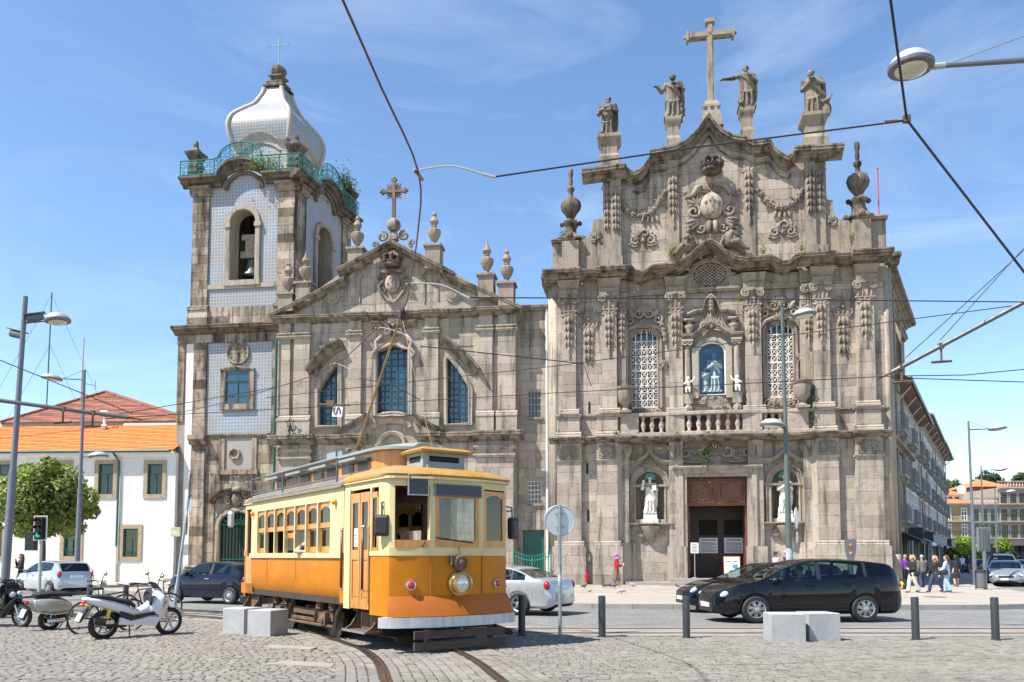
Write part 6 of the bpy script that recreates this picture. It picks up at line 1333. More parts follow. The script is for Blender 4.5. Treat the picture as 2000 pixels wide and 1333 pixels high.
 for px,yt,yb,r in((93,572,800,.05),(160,660,790,.045)):
  x,z0=A(px,yb,-12);zt=Z(px,yt,-12);at=thing('antenna_mast','tall thin green guyed mast on the left roof'if px<100 else 'shorter thin antenna mast with side aerial on the left roof','antenna',M@Vector((x,12,z0)));mb=MB(M);mb.tube([(x-.1,12,z0-.8),(x,12,zt)],r,6);build(mb,'pole','paint_green'if px<100 else 'iron_rust',at)
  if px<100:
   for s in(-1,1):
    for f in(.98,.55):mb=MB(M);mb.tube([(x,12,z0+(zt-z0)*f),(x+s*(4.5*f),12+s,z0-1.0)],.012,3);build(mb,'guy_wire','cable',at)
  else:mb=MB(M);mb.tube([(x,12,z0+1.6),(x+1,12,z0+1.4)],.02,4);mb.tube([(x+1,12,z0+1.1),(x+1,12,z0+1.8)],.02,4);build(mb,'side_aerial','cable',at)
 xs,zs=A(342,1040,.2);mb=MB(M);mb.cbox(xs-.3,xs+.28,-.12,-.08,zs-.25,zs+.3,.01);sg=build(mb,'street_plaque','plaque_green',label='small pale green plaque on the white wall left of the tower',cat='plaque')
 mb=MB(M);[mb.box(xs-.2,xs+.18,-.125,-.121,zs-.1+k*.12,zs-.06+k*.12)for k in(0,1)];build(mb,'lettering','paper',sg)
 st=thing('stone_steps','low stone step block beside the tower base','steps',M@Vector((U(335,1125,.8),-.8,BZ)));x0=U(322,1125,.8);mb=MB(M);mb.box(x0,x0+1.4,-1.0,.2,BZ,BZ+.22);mb.box(x0+.45,x0+1.4,-.6,.2,BZ+.22,BZ+.44);build(mb,'tread','slab_stone',st)
mat('plaster_base',(.66,.62,.55),.85,var=.08,vs=.8);mat('ridge_pale',(.6,.42,.32),.8);mat('granite_sand',(.36,.28,.18),.85,var=.2,vs=4,bump=.2);mat('plaque_green',(.40,.45,.26),.6)
white_building()
# ================================================================== RIGHT: side street houses and the far square
SD=Vector((sin(radians(30.5)),cos(radians(30.5)),0));SN=Vector((SD.y,-SD.x,0))
_r=FA.M@Vector((FA.U(1742,1000,.45),.4,0))
def RMX(s):
 o=_r+SD*s;return Matrix(((SD.x,-SN.x,0,o.x),(SD.y,-SN.y,0,o.y),(0,0,1,0),(0,0,0,1)))
mat('house_stone',(.36,.32,.27),.85,var=.18,vs=1.5,bump=.15);mat('house_tile',(.30,.25,.21),.6,var=.15,vs=3,col2=(.35,.285,.23));mat('frame_white',(.6,.6,.6),.5,var=.1);mat('soffit',(.27,.17,.12),.8,var=.2);mat('awning_dark',(.05,.05,.055),.8);mat('sign_blue',(.02,.07,.30),.5)
def street_house(label,s0,s1,he,rise,n,seed):
 rnd=random.Random(seed);M=RMX(s0);L=s1-s0;o=thing('street_house',label,'house',M@Vector((L/2,0,BZ)),'houses along the side street')
 mb=MB(M);mb.box(0,L-.02,0,11,0,he);build(mb,'wall','house_tile',o)
 fl=[3.7,6.35,9.0];st=L/n
 for z in fl+[he-.35]:
  mb=MB(M);mb.mould([(0,z-.12),(L,z-.12)],prof_string(.14,.22));build(mb,'string_course','house_stone',o)
 for z in fl:
  for i in range(n):
   x=st*(i+.5);w=.52;zt=min(z+2.15,he-.5);mb=MB(M);mb.box(x-w-.14,x-w,-.07,.05,z+.1,zt+.14);mb.box(x+w,x+w+.14,-.07,.05,z+.1,zt+.14);mb.box(x-w,x+w,-.07,.05,zt,zt+.14)
   for q in(-w,-.03,w-.06):mb.box(x+q,x+q+.06,-.05,.05,z+.1,zt)
   mb.box(x-w,x+w,-.045,.05,z+1.5,z+1.56);wn=build(mb,'window','frame_white'if rnd.random()<.8 else 'house_stone',o)
   mb=MB(M);mb.add([(x-w,-.02,z+.1),(x+w,-.02,z+.1),(x+w,-.02,zt),(x-w,-.02,zt)],[(0,1,2,3)]);build(mb,'pane','window_dark',wn)
 k=0
 for z in fl:
  for x in[L*f for f in((.06,.42,.8)if z!=fl[1]else(.04,.4,.78))]:
   w=2.6;mb=MB(M);mb.box(x,x+w,-.5,0,z-.14,z+.02);[mb.prism([(0,0),(0,0),(0,0)],0,0)for _ in()];bc=build(mb,'balcony','house_stone',o)
   mb=MB(M);mb.box(x,x+w,-.5,-.46,z+.9,z+.97);[mb.box(x+w*i/16-.015,x+w*i/16+.015,-.49,-.465,z,z+.92)for i in range(17)];mb.box(x,x+.03,-.5,0,z+.9,z+.95);mb.box(x,x+.03,-.5,-.3,z,z+.95);build(mb,'balustrade','balcony_grey',bc)
   for q in(x+.3,x+w-.3):mb=MB(M);mb.box(q-.09,q+.09,-.4,0,z-.4,z-.14);build(mb,'bracket','house_stone',bc)
 m=max(3,n//3);sw=L/m
 for i in range(m):
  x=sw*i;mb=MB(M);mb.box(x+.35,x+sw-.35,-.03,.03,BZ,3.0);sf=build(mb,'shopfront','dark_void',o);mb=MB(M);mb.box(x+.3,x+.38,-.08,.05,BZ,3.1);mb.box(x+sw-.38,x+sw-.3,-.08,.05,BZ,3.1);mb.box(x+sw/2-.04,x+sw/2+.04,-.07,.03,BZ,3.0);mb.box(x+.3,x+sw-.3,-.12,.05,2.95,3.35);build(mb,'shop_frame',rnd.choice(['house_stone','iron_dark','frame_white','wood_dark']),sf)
  if i%2==0:mb=MB(M);mb.add([(x+.2,-.05,3.1),(x+sw-.2,-.05,3.1),(x+sw-.2,-1.2,2.55),(x+.2,-1.2,2.55),(x+.2,-1.2,2.35),(x+sw-.2,-1.2,2.35)],[(0,1,2,3),(3,2,5,4)]);build(mb,'awning',rnd.choice(['awning_dark','house_stone','frame_white']),o)
  else:mb=MB(M);mb.box(x+.5,x+.62,-1.0,-.1,2.6,3.4);build(mb,'hanging_sign',('sign_blue'if i==9 else rnd.choice(['iron_dark','frame_white'])),o)
 mb=MB(M);mb.box(-.1,L+.1,-.85,.2,he,he+.1);build(mb,'soffit','soffit',o);mb=MB(M);mb.add([(-.1,-.95,he+.12),(L+.1,-.95,he+.12),(L+.1,4,he+rise),(-.1,4,he+rise),(L+.1,9,he+.1),(-.1,9,he+.1)],[(0,1,2,3),(3,2,4,5)]);mb.add([(L+.1,-.95,he+.12),(L+.1,9,he+.1),(L+.1,4,he+rise),(-.1,-.95,he+.12),(-.1,9,he+.1),(-.1,4,he+rise)],[(0,1,2),(3,5,4)]);build(mb,'roof','tile_brown',o)
 for i in range(5):x=L*(i+.5)/5;mb=MB(M);mb.tube([(x,0,he-.9),(x,-.8,he-.02)],.05,5);build(mb,'eave_strut','lamp_grey',o)
 mb=MB(M);mb.tube([(L-.3,-.12,BZ),(L-.3,-.12,he)],.06,6);mb.tube([(-.1,-.98,he+.1),(L+.1,-.98,he+.1)],.08,6);build(mb,'gutter','pipe_zinc',o)
 for x in(L*.25,L*.6):mb=MB(M);mb.box(x,x+1.0,3,3.8,he+.5,he+rise+1.2);mb.box(x-.1,x+1.1,2.9,3.9,he+rise+1.2,he+rise+1.35);build(mb,'chimney','house_stone',o)
mat('balcony_grey',(.24,.23,.22),.6,var=.12)
street_house('nearest house of the side street, directly behind the ornate church',4.6,23.5,11.6,2.0,12,1)
street_house('second house along the side street with taller roof',23.52,42.0,12.4,2.6,12,2)
street_house('farthest house in the side street row, ending at the small square',42.02,60.0,12.6,2.2,12,3)
FF=Frame((0,132),0)
mat('wall_cream',(.48,.42,.31),.85,var=.12,vs=.8);mat('wall_ochre',(.36,.25,.13),.85,var=.15,vs=.8);mat('wall_blue',(.26,.29,.36),.6,var=.12,vs=1);mat('wall_taupe',(.30,.26,.20),.8,var=.15,vs=1);mat('red_metal',(.23,.05,.035),.7,var=.15);mat('shutter_brown',(.11,.035,.03),.6);mat('roof_red',(.58,.19,.065),.8,var=.2,vs=2);mat('slate',(.17,.18,.2),.7)
def far_house(label,x0,x1,ytop,wall,cols,rows,frame,roof=None,p=0,attic=None,balc='iron_dark'):
 A=FF;M=A.M;U,Z=A.U,A.Z;a,b,zt=U(x0,1000,p),U(x1,1000,p),Z(1900,ytop,p);o=thing('far_house',label,'house',M@Vector(((a+b)/2,-p,0)),'houses across the far square')
 y0=-p;mb=MB(M);mb.box(a,b-.03,y0,y0+12,0,zt);build(mb,'wall',wall,o)
 mb=MB(M);mb.mould([(a-.1,zt-.4),(b+.05,zt-.4)],prof_cornice(.5,.4,p));build(mb,'cornice','house_stone',o)
 for(ya,yb)in rows:
  z0,z1=Z(1900,yb,p),Z(1900,ya,p)
  mb=MB(M);mb.box(a,b,y0-.7,y0,z0-.18,z0);bc=build(mb,'balcony','house_stone',o);mb=MB(M);mb.box(a,b,y0-.7,y0-.66,z0+.95,z0+1.02);n=int((b-a)/.22);[mb.box(a+(b-a)*i/n-.012,a+(b-a)*i/n+.012,y0-.69,y0-.67,z0,z0+.95)for i in range(n)];build(mb,'balcony_railing',balc,bc)
  for(c0,c1)in cols:
   u0,u1=U(c0,1000,p),U(c1,1000,p);m_=(u0+u1)/2;mb=MB(M);t=.1
   mb.box(u0-.18,u0,y0-.08,y0+.02,z0,z1+.18);mb.box(u1,u1+.18,y0-.08,y0+.02,z0,z1+.18);mb.box(u0,u1,y0-.08,y0+.02,z1,z1+.18);build(mb,'window_surround','house_stone',o)
   mb=MB(M);[mb.box(q-t/2,q+t/2,y0-.06,y0+.02,z0,z1)for q in(u0+t/2,m_,u1-t/2)];[mb.box(u0,u1,y0-.055,y0+.02,q,q+t)for q in(z0+.1,z0+(z1-z0)*.4,z1-(z1-z0)*.27,z1-t)];wn=build(mb,'window',frame,o);mb=MB(M);mb.box(u0,u1,y0-.03,y0-.02,z0,z1);build(mb,'pane','window_dark',wn)
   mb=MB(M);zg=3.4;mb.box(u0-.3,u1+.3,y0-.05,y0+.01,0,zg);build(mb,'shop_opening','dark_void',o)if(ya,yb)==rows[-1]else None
 if roof:
  mb=MB(M);h=2.0;mb.add([(a-.4,y0-.6,zt),(b+.3,y0-.6,zt),(b+.3,y0+12,zt),(a-.4,y0+12,zt),(a+3,y0+5,zt+h),(b-3,y0+5,zt+h)],[(0,1,5,4),(1,2,5),(2,3,4,5),(3,0,4)]);build(mb,'roof',roof,o)
 if attic:attic(M,o,a,b,zt,y0,A,p)
 return o
def attic_a(M,o,a,b,zt,y0,A,p):
 u0,u1=A.U(1842,960,p-2),A.U(1880,960,p-2);z1=A.Z(1860,967,p-2);mb=MB(M);mb.box(u0,u1,y0+2,y0+8,zt,z1);at=build(mb,'attic','white_paint',o);m_=(u0+u1)/2;h=A.Z(1860,958,p-4)-z1+.4
 mb=MB(M);mb.add([(u0-.4,y0+1.6,z1),(u1+.4,y0+1.6,z1),(u1+.4,y0+8,z1),(u0-.4,y0+8,z1),(m_,y0+5,z1+h)],[(0,1,4),(1,2,4),(2,3,4),(3,0,4)]);build(mb,'attic_roof','roof_red',at)
 for c in(1856,1869):q0,q1=A.U(c-4,974,p-2),A.U(c+4,974,p-2);mb=MB(M);mb.box(q0,q1,y0+1.95,y0+2.02,z1-1.3,z1-.3);build(mb,'attic_window','window_dark',at)
 c,z=A(1876,957,p-6);mb=MB(M);mb.lathe([(.8,.3),(.65,.12),(.35,.03),(.05,0)],(c,y0+6,z),16,axis='y');mb.tube([(c,y0+6,z),(c,y0+6.4,z-2)],.1,5);build(mb,'satellite_dish','white_paint',o)
def parapet(M,o,a,b,zt,y0,A,p):
 mb=MB(M);mb.box(a,b,y0-.1,y0+.2,zt+.95,zt+1.1);mb.box(a,b,y0-.1,y0+.2,zt,zt+.15);build(mb,'parapet','house_stone',o)
 n=int((b-a)/.45)
 for i in range(n):mb=MB(M);mb.lathe([(.1,.15),(.16,.4),(.08,.7),(.12,.95)],(a+(b-a)*(i+.5)/n,y0+.05,zt),6);build(mb,'baluster','salmon',o)
far_house('cream house with white attic dormer across the far square',1838,1893,984,'wall_ochre',[(1847,1857),(1877,1888)],[(993,1018),(1024,1050)],'white_paint','roof_red',attic=attic_a)
far_house('blue grey house with green windows across the far square',1893.3,1950,985,'wall_blue',[(1900,1911),(1916,1928),(1934,1946)],[(994,1019),(1024,1050)],'paint_green',attic=parapet)
far_house('taupe house with dark brown windows and roof balustrade at the far right',1950.3,2014,953,'wall_taupe',[(1955,1967),(1973,1986),(1991,2004)],[(963,984),(994,1018),(1025,1051)],'shutter_brown',attic=parapet,balc='paint_green')
def red_block():
 A=FF;M=A.M;p=-8;a,b=A.U(1906,1000,p),A.U(1968,1000,p);z1=A.Z(1930,951,p);zr=A.Z(1930,936,p-3);o=thing('red_house','dark red clad house with orange roof behind the blue grey house','house',M@Vector(((a+b)/2,8,0)))
 mb=MB(M);mb.box(a,b,8,18,0,z1);build(mb,'wall','red_metal',o);mb=MB(M);mb.add([(a-.4,7.5,z1),(b+.4,7.5,z1),(b+.4,18,z1),(a-.4,18,z1),(a+3,12,zr),(b-2,12,zr)],[(0,1,5,4),(1,2,5),(2,3,4,5),(3,0,4)]);build(mb,'roof','roof_red',o)
 p=-14;a,b=A.U(1880,1000,p),A.U(1912,1000,p);z1=A.Z(1895,972,p);o=thing('slate_house','small grey slate roofed house between the far trees and blue house','house',M@Vector(((a+b)/2,14,0)));mb=MB(M);mb.box(a,b,14,20,0,z1);build(mb,'wall','white_paint',o);m_=(a+b)/2;mb=MB(M);mb.prism([(a-.3,z1),(b+.3,z1),(m_,z1+1.6)],13.7,20);build(mb,'roof','slate',o)
red_block()
# ================================================================== TREES
def leafmat(name,c1,c2):
 m,nt,b=new_mat(name);p=_pos(nt);c=_mix(nt,_range(nt,_noise(nt,1.2,3,.6,p),.35,.65,0,1),c1,c2);c=_scale(nt,c,_tint(nt));nt.links.new(c,b.inputs['Base Color']);b.inputs['Roughness'].default_value=.55;b.inputs['Specular IOR Level'].default_value=.3
 out=[n for n in nt.nodes if n.type=='OUTPUT_MATERIAL'][0];t=_n(nt,'ShaderNodeBsdfTranslucent');nt.links.new(_scale(nt,c,1.3),t.inputs['Color']);mx=_n(nt,'ShaderNodeMixShader');mx.inputs[0].default_value=.3;nt.links.new(b.outputs[0],mx.inputs[1]);nt.links.new(t.outputs[0],mx.inputs[2]);nt.links.new(mx.outputs[0],out.inputs['Surface'])
leafmat('leaf_linden',(.14,.19,.03),(.27,.31,.085));leafmat('leaf_bright',(.15,.25,.02),(.22,.31,.035));leafmat('leaf_dark',(.035,.065,.02),(.055,.09,.03));leafmat('leaf_mid',(.05,.10,.02),(.08,.13,.03))
mat('bark',(.10,.075,.055),.9,var=.3,vs=8,bump=.5,bs=25)
def tree(name,label,base,cz,R,n,leafs,m,trunk=.14,group=None,lobes=9,seed=0,dens=1.0):
 """base point; cz crown centre height; R (rx,ry,rz); n leaves"""
 rnd=random.Random(seed+5);o=thing(name,label,'tree',base,group);B=Vector(base);mb=MB()
 mb.tube([B,B+Vector((.03,.02,cz*.4)),B+Vector((-.02,0,cz*.8)),B+Vector((0,.03,cz+R[2]*.5))],[trunk*1.25,trunk,trunk*.8,trunk*.25],8)
 for k in range(9):
  a=k*2.4+seed;h=cz-R[2]*.75+R[2]*.13*k;e=B+Vector((R[0]*.75*cos(a),R[1]*.75*sin(a),h+R[2]*(.25+.05*k)));s=B+Vector((0,0,h-.1));mb.tube([s,(s+e)/2+Vector((0,0,-.05*R[2])),e],[trunk*.45,trunk*.3,trunk*.08],5)
 build(mb,'trunk','bark',o,smooth=True)
 C=B+Vector((0,0,cz));L=[(Vector((0,0,0)),.74)]
 for k in range(lobes*3):
  z=-1+2*(k+.5)/(lobes*3);a=k*2.399+seed;q=sqrt(1-z*z);L.append((Vector((q*cos(a),q*sin(a),z))*rnd.uniform(.55,.8),rnd.uniform(.2,.36)))
 mb=MB();cl=[rnd.gauss(0,.3)for _ in L]
 for i in range(n):
  j=rnd.randrange(len(L))if rnd.random()<.85 else 0;c,r=L[j]
  d=Vector((rnd.gauss(0,1),rnd.gauss(0,1),rnd.gauss(0,1))).normalized();p=c+d*r*rnd.uniform(.6,1.06)**.6;p=Vector((p.x*(1.12-.22*p.z),p.y*(1.12-.22*p.z),p.z))
  P=C+Vector((p.x*R[0],p.y*R[1],p.z*R[2]));nrm=(d+Vector((rnd.gauss(0,.55),rnd.gauss(0,.55),rnd.gauss(.25,.5)))).normalized()
  t=nrm.orthogonal().normalized();t.rotate(Matrix.Rotation(rnd.uniform(0,6.28),3,nrm));bt=nrm.cross(t);s=leafs*rnd.uniform(.65,1.3);mb.cur=cl[j]+rnd.gauss(0,.16)
  dr=nrm*-.18*s
  mb.add([P-t*s*.5,P+bt*s*.34+dr,P+t*s*.6,P-bt*s*.34+dr],[(0,1,2),(0,2,3)])
 build(mb,'crown',m,o)
 return o
b=AT(80,1140,39.5);b.z=BZ
tree('linden_tree','round clipped linden tree before the white building',b,4.2,(2.3,2.3,2.2),11000,.21,'leaf_linden',.13,seed=2)
for i,(px,D,w,ytop,ybot,m,lb)in enumerate(((1882,100,30,1046,1098,'leaf_bright','bright green street tree left of the right hand traffic light'),(1862,92,16,1062,1100,'leaf_bright','small bright bush tree at the end of the side street'),(1958,96,22,1045,1100,'leaf_bright','bright green tree right of the tall right lamp post'),(1966,88,20,1072,1100,'leaf_dark','dark round shrub tree near the parked silver estate car'),(1912,86,14,1080,1104,'leaf_bright','low bright tree just behind the right traffic light'),(1893,84,16,1078,1103,'leaf_bright','low yellow green shrub beyond the walkers'))):
 c=AT(px,(ytop+ybot)/2,D);sc=D/FPX;r=w*sc;h=(ybot-ytop)*sc/2;c0=Vector((c.x,c.y,0));tree('street_tree',lb,c0,c.z,(r,r,h),1300,.34,m,.12,'trees in the far square',6,i)
for i,(px,w,ytop,ybot,m,lb)in enumerate(((1862,24,932,990,'leaf_mid','light green tree rising behind the cream house'),(1903,22,944,1000,'leaf_dark','dark tree behind the satellite dish'),(1928,20,938,990,'leaf_mid','mid green tree left above the red house roof'),(1958,34,911,980,'leaf_dark','large dark tree on the hill behind the red house'),(2000,30,917,985,'leaf_dark','dark tree at the right edge behind the taupe house'),(1980,24,926,985,'leaf_mid','green tree between the two dark hill trees'))):
 D=165;c=AT(px,(ytop+ybot)/2,D);sc=D/FPX;r=w*sc;h=(ybot-ytop)*sc/2;tree('hill_tree',lb,Vector((c.x,D+(i%2)*5,0)),c.z,(r,r,h),1900,.55,m,.3,'trees on the hill behind the far houses',7,i+20)
# ================================================================== TRAM
mat('tram_orange',(.52,.178,.004),.5,var=.14,vs=1.6,coat=.06,spec=.22,col2=(.47,.152,.008));mat('tram_cream',(.64,.52,.262),.5,var=.08,vs=1.3,coat=.05,spec=.25)
mat('tram_apron',(.38,.11,.010),.6,spec=.2,var=.16,vs=2,col2=(.42,.12,.03));mat('bumper_grey',(.47,.48,.49),.5,.2,var=.2,vs=3,vsc=(3,3,.6))
mat('varnish',(.52,.22,.045),.32,var=.22,vs=3,vsc=(4,4,.7),coat=.3);mat('mahogany',(.11,.028,.014),.38,var=.25,vs=3);mat('truck_dust',(.14,.088,.05),.85,var=.35,vs=5,bump=.3,col2=(.085,.055,.036));mat('truck_dark',(.045,.034,.026),.85,var=.35,vs=5)
mat('roof_canvas',(.2,.186,.162),.8,var=.2,vs=2.2,bump=.15,col2=(.16,.135,.105));mat('roof_tan',(.40,.21,.045),.65,spec=.2,var=.2,vs=2,col2=(.34,.22,.10));mat('grey_green',(.26,.295,.28),.5,var=.12,vs=2);mat('brass',(.52,.37,.16),.3,.9,var=.2,vs=5);mat('dark_board',(.012,.016,.032),.25,var=.3);mat('plank',(.06,.042,.03),.85,var=.3,vs=6,vsc=(1,1,4))
TC=Vector((-3.66,17.94,0));TRM=Matrix.Translation(TC)@Matrix.Rotation(radians(34.5-90),4,'Z')
def tram():
 M=TRM;T=thing('tram','vintage orange and cream tram with wooden windows standing on the curved track','tram',TC)
 HW,S0,S1=1.2,-2.77,2.77;zb,zs,zr=.76,1.58,2.96
 def bd(mb,n,m,par=T,**k):return build(mb,n,m,par,**k)
 mb=MB(M);mb.box(S0,S1,-1.12,1.12,.72,.86);mb.box(S1,4.55,-1.0,1.0,.62,.74);mb.box(-4.4,S0,-.9,.9,.62,.74);bd(mb,'floor','truck_dark')
 w0,pit,nw=-2.34,.643,7
 for s in(-1,1):
  y=s*HW
  def side(x0,x1,prof,name,m,par=T):
   mb=MB(M);rows=[[(x,s*py,z)for py,z in prof]for x in(x0,x1)];mb.quads(rows,flip=(s<0));inner=[[(x,s*(py-.05),z)for py,z in prof]for x in(x0,x1)];mb.quads(inner,flip=(s>0));return build(mb,name,m,par,smooth=40)
  prof=[(HW-.14,zb),(HW-.07,zb+.1),(HW-.02,zb+.26),(HW,zb+.45),(HW,zs)]
  cuts=[S0,-1.55,.3,S1]
  for a,b in zip(cuts,cuts[1:]):side(a+.005,b-.005,prof,'side_panel','tram_orange')
  for c in cuts[1:3]:mb=MB(M);mb.box(c-.012,c+.012,min(y,y+s*.006),max(y,y+s*.006),zb+.4,zs);bd(mb,'panel_seam','tram_apron')
  mb=MB(M);mb.box(S0-.02,S1+.02,y-.06,y+.035 if s>0 else y+.06,zs,zs+.1)if s>0 else mb.box(S0-.02,S1+.02,y-.035,y+.06,zs,zs+.1);bd(mb,'belt_rail','tram_cream')
  mb=MB(M);yo,yi=(y,y-s*.07);mb.box(S0,S1,min(yo,yi),max(yo,yi),2.66,zr-.02);bd(mb,'letterboard','tram_cream')
  for i in range(nw+1):
   x=w0+pit*i-.02;mb=MB(M)
   if i==0:mb.box(S0,x+.04,min(yo,yi),max(yo,yi),zs+.1,2.66)
   elif i==nw:mb.box(x-.02,S1,min(yo,yi),max(yo,yi),zs+.1,2.66)
   else:mb.box(x-.026,x+.026,min(yo,yi)-(.012 if s<0 else 0),max(yo,yi)+(.012 if s>0 else 0),zs+.1,2.66)
   bd(mb,'window_post','tram_cream')
  for i in range(nw):
   a,b=w0+pit*i+.005,w0+pit*(i+1)-.045;c=(a+b)/2;yw=y-s*.03;mb=MB(M);t=.05;y0,y1=min(yw,yw-s*.03),max(yw,yw-s*.03)
   tr=2.2;zt=2.64;t=.03
   n=8;arch=[(a+(b-a)*k/n,zt-.11+.1*sin(pi*k/n))for k in range(n+1)]
   for(p,q),(p2,q2)in zip(arch,arch[1:]):mb.add([(p,y0,q-.06),(p2,y0,q2-.06),(p2,y0,zt+.03),(p,y0,zt+.03),(p,y1,q-.06),(p2,y1,q2-.06),(p2,y1,zt+.03),(p,y1,zt+.03)],[(0,1,2,3),(7,6,5,4),(1,0,4,5)])
   mb.box(a,a+t,y0,y1,tr,zt);mb.box(b-t,b,y0,y1,tr,zt);mb.box(a,b,y0,y1,tr-.04,tr+.06)
   wn=bd(mb,'window','varnish')
   mb=MB(M);mb.box(a+t,b-t,yw-s*.014-.003,yw-s*.014+.003,tr+.06,zt-.02);build(mb,'pane','tram_glass',wn)
   st=(0,9,9,1,9,0,0)[i]if s<0 else(0,0,1,9,0,9,0)[i]
   if st!=9:
    z0,z1=(zs+.11,tr-.05)if st==0 else(zs+.42,tr-.02);mb=MB(M);d0,d1=min(yw-s*.035,yw-s*.06),max(yw-s*.035,yw-s*.06)
    mb.box(a,a+t,d0,d1,z0,z1);mb.box(b-t,b,d0,d1,z0,z1);mb.box(a,b,d0,d1,z0,z0+.11);mb.box(a,b,d0,d1,z1-.03,z1);sh=build(mb,'sash','varnish',wn)
    mb=MB(M);mb.box(a+t,b-t,yw-s*.048-.003,yw-s*.048+.003,z0+.11,z1-.03);build(mb,'pane','tram_glass',wn)
  for x in(-2.6,2.4):mb=MB(M);mb.lathe([(.055,0),(.055,.03),(.045,.07),(.01,.085)],(x,y,2.62),10,axis='y')if s<0 else mb.ball((x,y+.03,2.62),.05,8,6);bd(mb,'marker_lamp','amber_lens',smooth=True)
 for x,nm in((S1,'bulkhead'),(S0,'bulkhead')):
  mb=MB(M)
  for s in(-1,1):mb.box(x-.04,x+.04,s*HW*.96,s*.42,zb,2.9)
  mb.box(x-.04,x+.04,-.42,.42,2.62,2.9);bd(mb,nm,'mahogany')
  for s in(-1,1):mb=MB(M);mb.box(x-.05,x+.05,s*1.1,s*.46,1.7,2.5);bd(mb,'bulkhead_pane','mahogany')
 for s in(-1,1):
  for x,d,m_,z0,z1 in((S1,1,'tram_orange',zb,zs),(S1,1,'tram_cream',zs,zr)):
   mb=MB(M);pts=[(x-.16,s*HW),(x-.06,s*HW),(x+.04,s*(HW-.04)),(x+.1,s*(HW-.11)),(x+.12,s*(HW-.2)),(x+.05,s*(HW-.22)),(x-.16,s*(HW-.08))];mb.slab([(p,q-s*.004)for p,q in pts],z0+.001,z1);bd(mb,'corner_post',m_,smooth=40)
 def vest(front):
  k=1 if front else-1;e=4.81 if front else 4.6;sd=(1.21 if front else .98)
  plan=[(S1+.08,-sd),(4.36,-sd),(4.5,-sd+.015),(4.58,-sd+.05),(4.63,-sd+.12),(e,-.48),(e,.48),(4.63,sd-.12),(4.58,sd-.05),(4.5,sd-.015),(4.36,sd),(S1+.08,sd)]
  if not front:plan=[(x-(.45 if x>3 else 0),y)for x,y in plan]
  P=[(k*x,y)for x,y in plan]
  nI=len(P)
  def band(i0,i1,z0,z1,name,m,out=0. ,par=T,th=.05):
   mb=MB(M);pts=P[i0:i1+1];o=[]
   for i in range(len(pts)):
    a=pts[max(i-1,0)];b=pts[min(i+1,len(pts)-1)];tx,ty=b[0]-a[0],b[1]-a[1];L=hypot(tx,ty)or 1;nx,ny=(ty/L,-tx/L)if front else(-ty/L,tx/L);o.append((pts[i][0]+nx*out,pts[i][1]+ny*out,pts[i][0]-nx*th,pts[i][1]-ny*th))
   for z,f in((0,0),):
    mb.quads([[(q[0],q[1],zz)for q in o]for zz in(z0,z1)],flip=not front);mb.quads([[(q[2],q[3],zz)for q in o]for zz in(z0,z1)],flip=front);mb.quads([[(q[0],q[1],z1)for q in o],[(q[2],q[3],z1)for q in o]]);mb.quads([[(q[0],q[1],z0)for q in o],[(q[2],q[3],z0)for q in o]],flip=True)
   return build(mb,name,m,par,smooth=25)
  zw0,zw1=1.77,2.78
  band(1,nI-2,.62,1.62,'dash_panel','tram_orange');band(0,nI-1,2.78,zr,'letterboard','tram_cream');band(1,nI-2,1.62,1.76,'belt_rail','tram_cream',.012)
  band(1,4,1.76,2.78,'corner_post','tram_cream');band(7,10,1.76,2.78,'corner_post','tram_cream')
  if front:
   for yy in(-.48,.48):mb=MB(M);mb.box(e-.08,e+.012,yy-.05,yy+.05,1.76,2.78);bd(mb,'window_post','tram_cream')
   def pw(a,b,z0,z1,arch,openw=False,m='varnish'):
    """framed pane between plan points a and b"""
    A_=Vector((*a,0));B_=Vector((*b,0));d=(B_-A_);L=d.length;d.normalize();n=Vector((d.y,-d.x,0));Q=M@Matrix(((d.x,-n.x,0,A_.x),(d.y,-n.y,0,A_.y),(0,0,1,0),(0,0,0,1)));mb=MB(Q);t=.07
    if not openw:mb.box(0,t,-.015,.03,z0,z1);mb.box(L-t,L,-.015,.03,z0,z1);mb.box(0,L,-.012,.03,z1-t,z1)
    mb.box(0,L,-.02,.03,z0,z0+.12)
    if arch and not openw:[mb.box(L*k/8,L*(k+1)/8,-.01,.03,z1-t-.1*(1-sin(pi*(k+.5)/8)),z1)for k in range(8)]
    wn=bd(mb,'window',m)
    if openw and arch:
     mb=MB(Q);[mb.box(L*k/8,L*(k+1)/8,-.01,.03,z1-t-.1*(1-sin(pi*(k+.5)/8)),z1)for k in range(8)];build(mb,'window_head',m,wn)
    if not openw:mb=MB(Q);mb.box(t,L-t,.005,.011,z0+.12,z1-t);build(mb,'pane','tram_glass',wn)
    return Q,L
   pw((e,-.43),(e,.43),1.76,2.66,False);pw(P[4],(e-.01,-.53),1.76,2.78,False,True);pw((e-.01,.53),P[7],1.76,2.75,True)
   y=-sd
   mb=MB(M);mb.box(S1+.1,S1+.36,y-.02,y+.05,.68,2.8);bd(mb,'door_post','tram_cream')
   for a,b in((3.15,3.53),(3.55,3.93)):
    mb=MB(M);mb.box(a,a+.07,y-.01,y+.03,.7,2.72);mb.box(b-.07,b,y-.01,y+.03,.7,2.72);mb.box(a,b,y-.012,y+.03,.7,.86);mb.box(a,b,y-.012,y+.03,1.55,1.72);mb.box(a,b,y-.012,y+.03,2.55,2.72);mb.box(a+.06,b-.06,y+.006,y+.02,.8,1.6);dr=bd(mb,'door','varnish');mb=MB(M);mb.box(a+.07,b-.07,y+.008,y+.014,1.72,2.56);build(mb,'pane','tram_glass',dr)
    for q in(a+.13,(a+b)/2+.02):mb=MB(M);mb.cbox(q,q+.09,y-.008,y+.01,.9,1.5,.012);build(mb,'door_panel','varnish',dr)
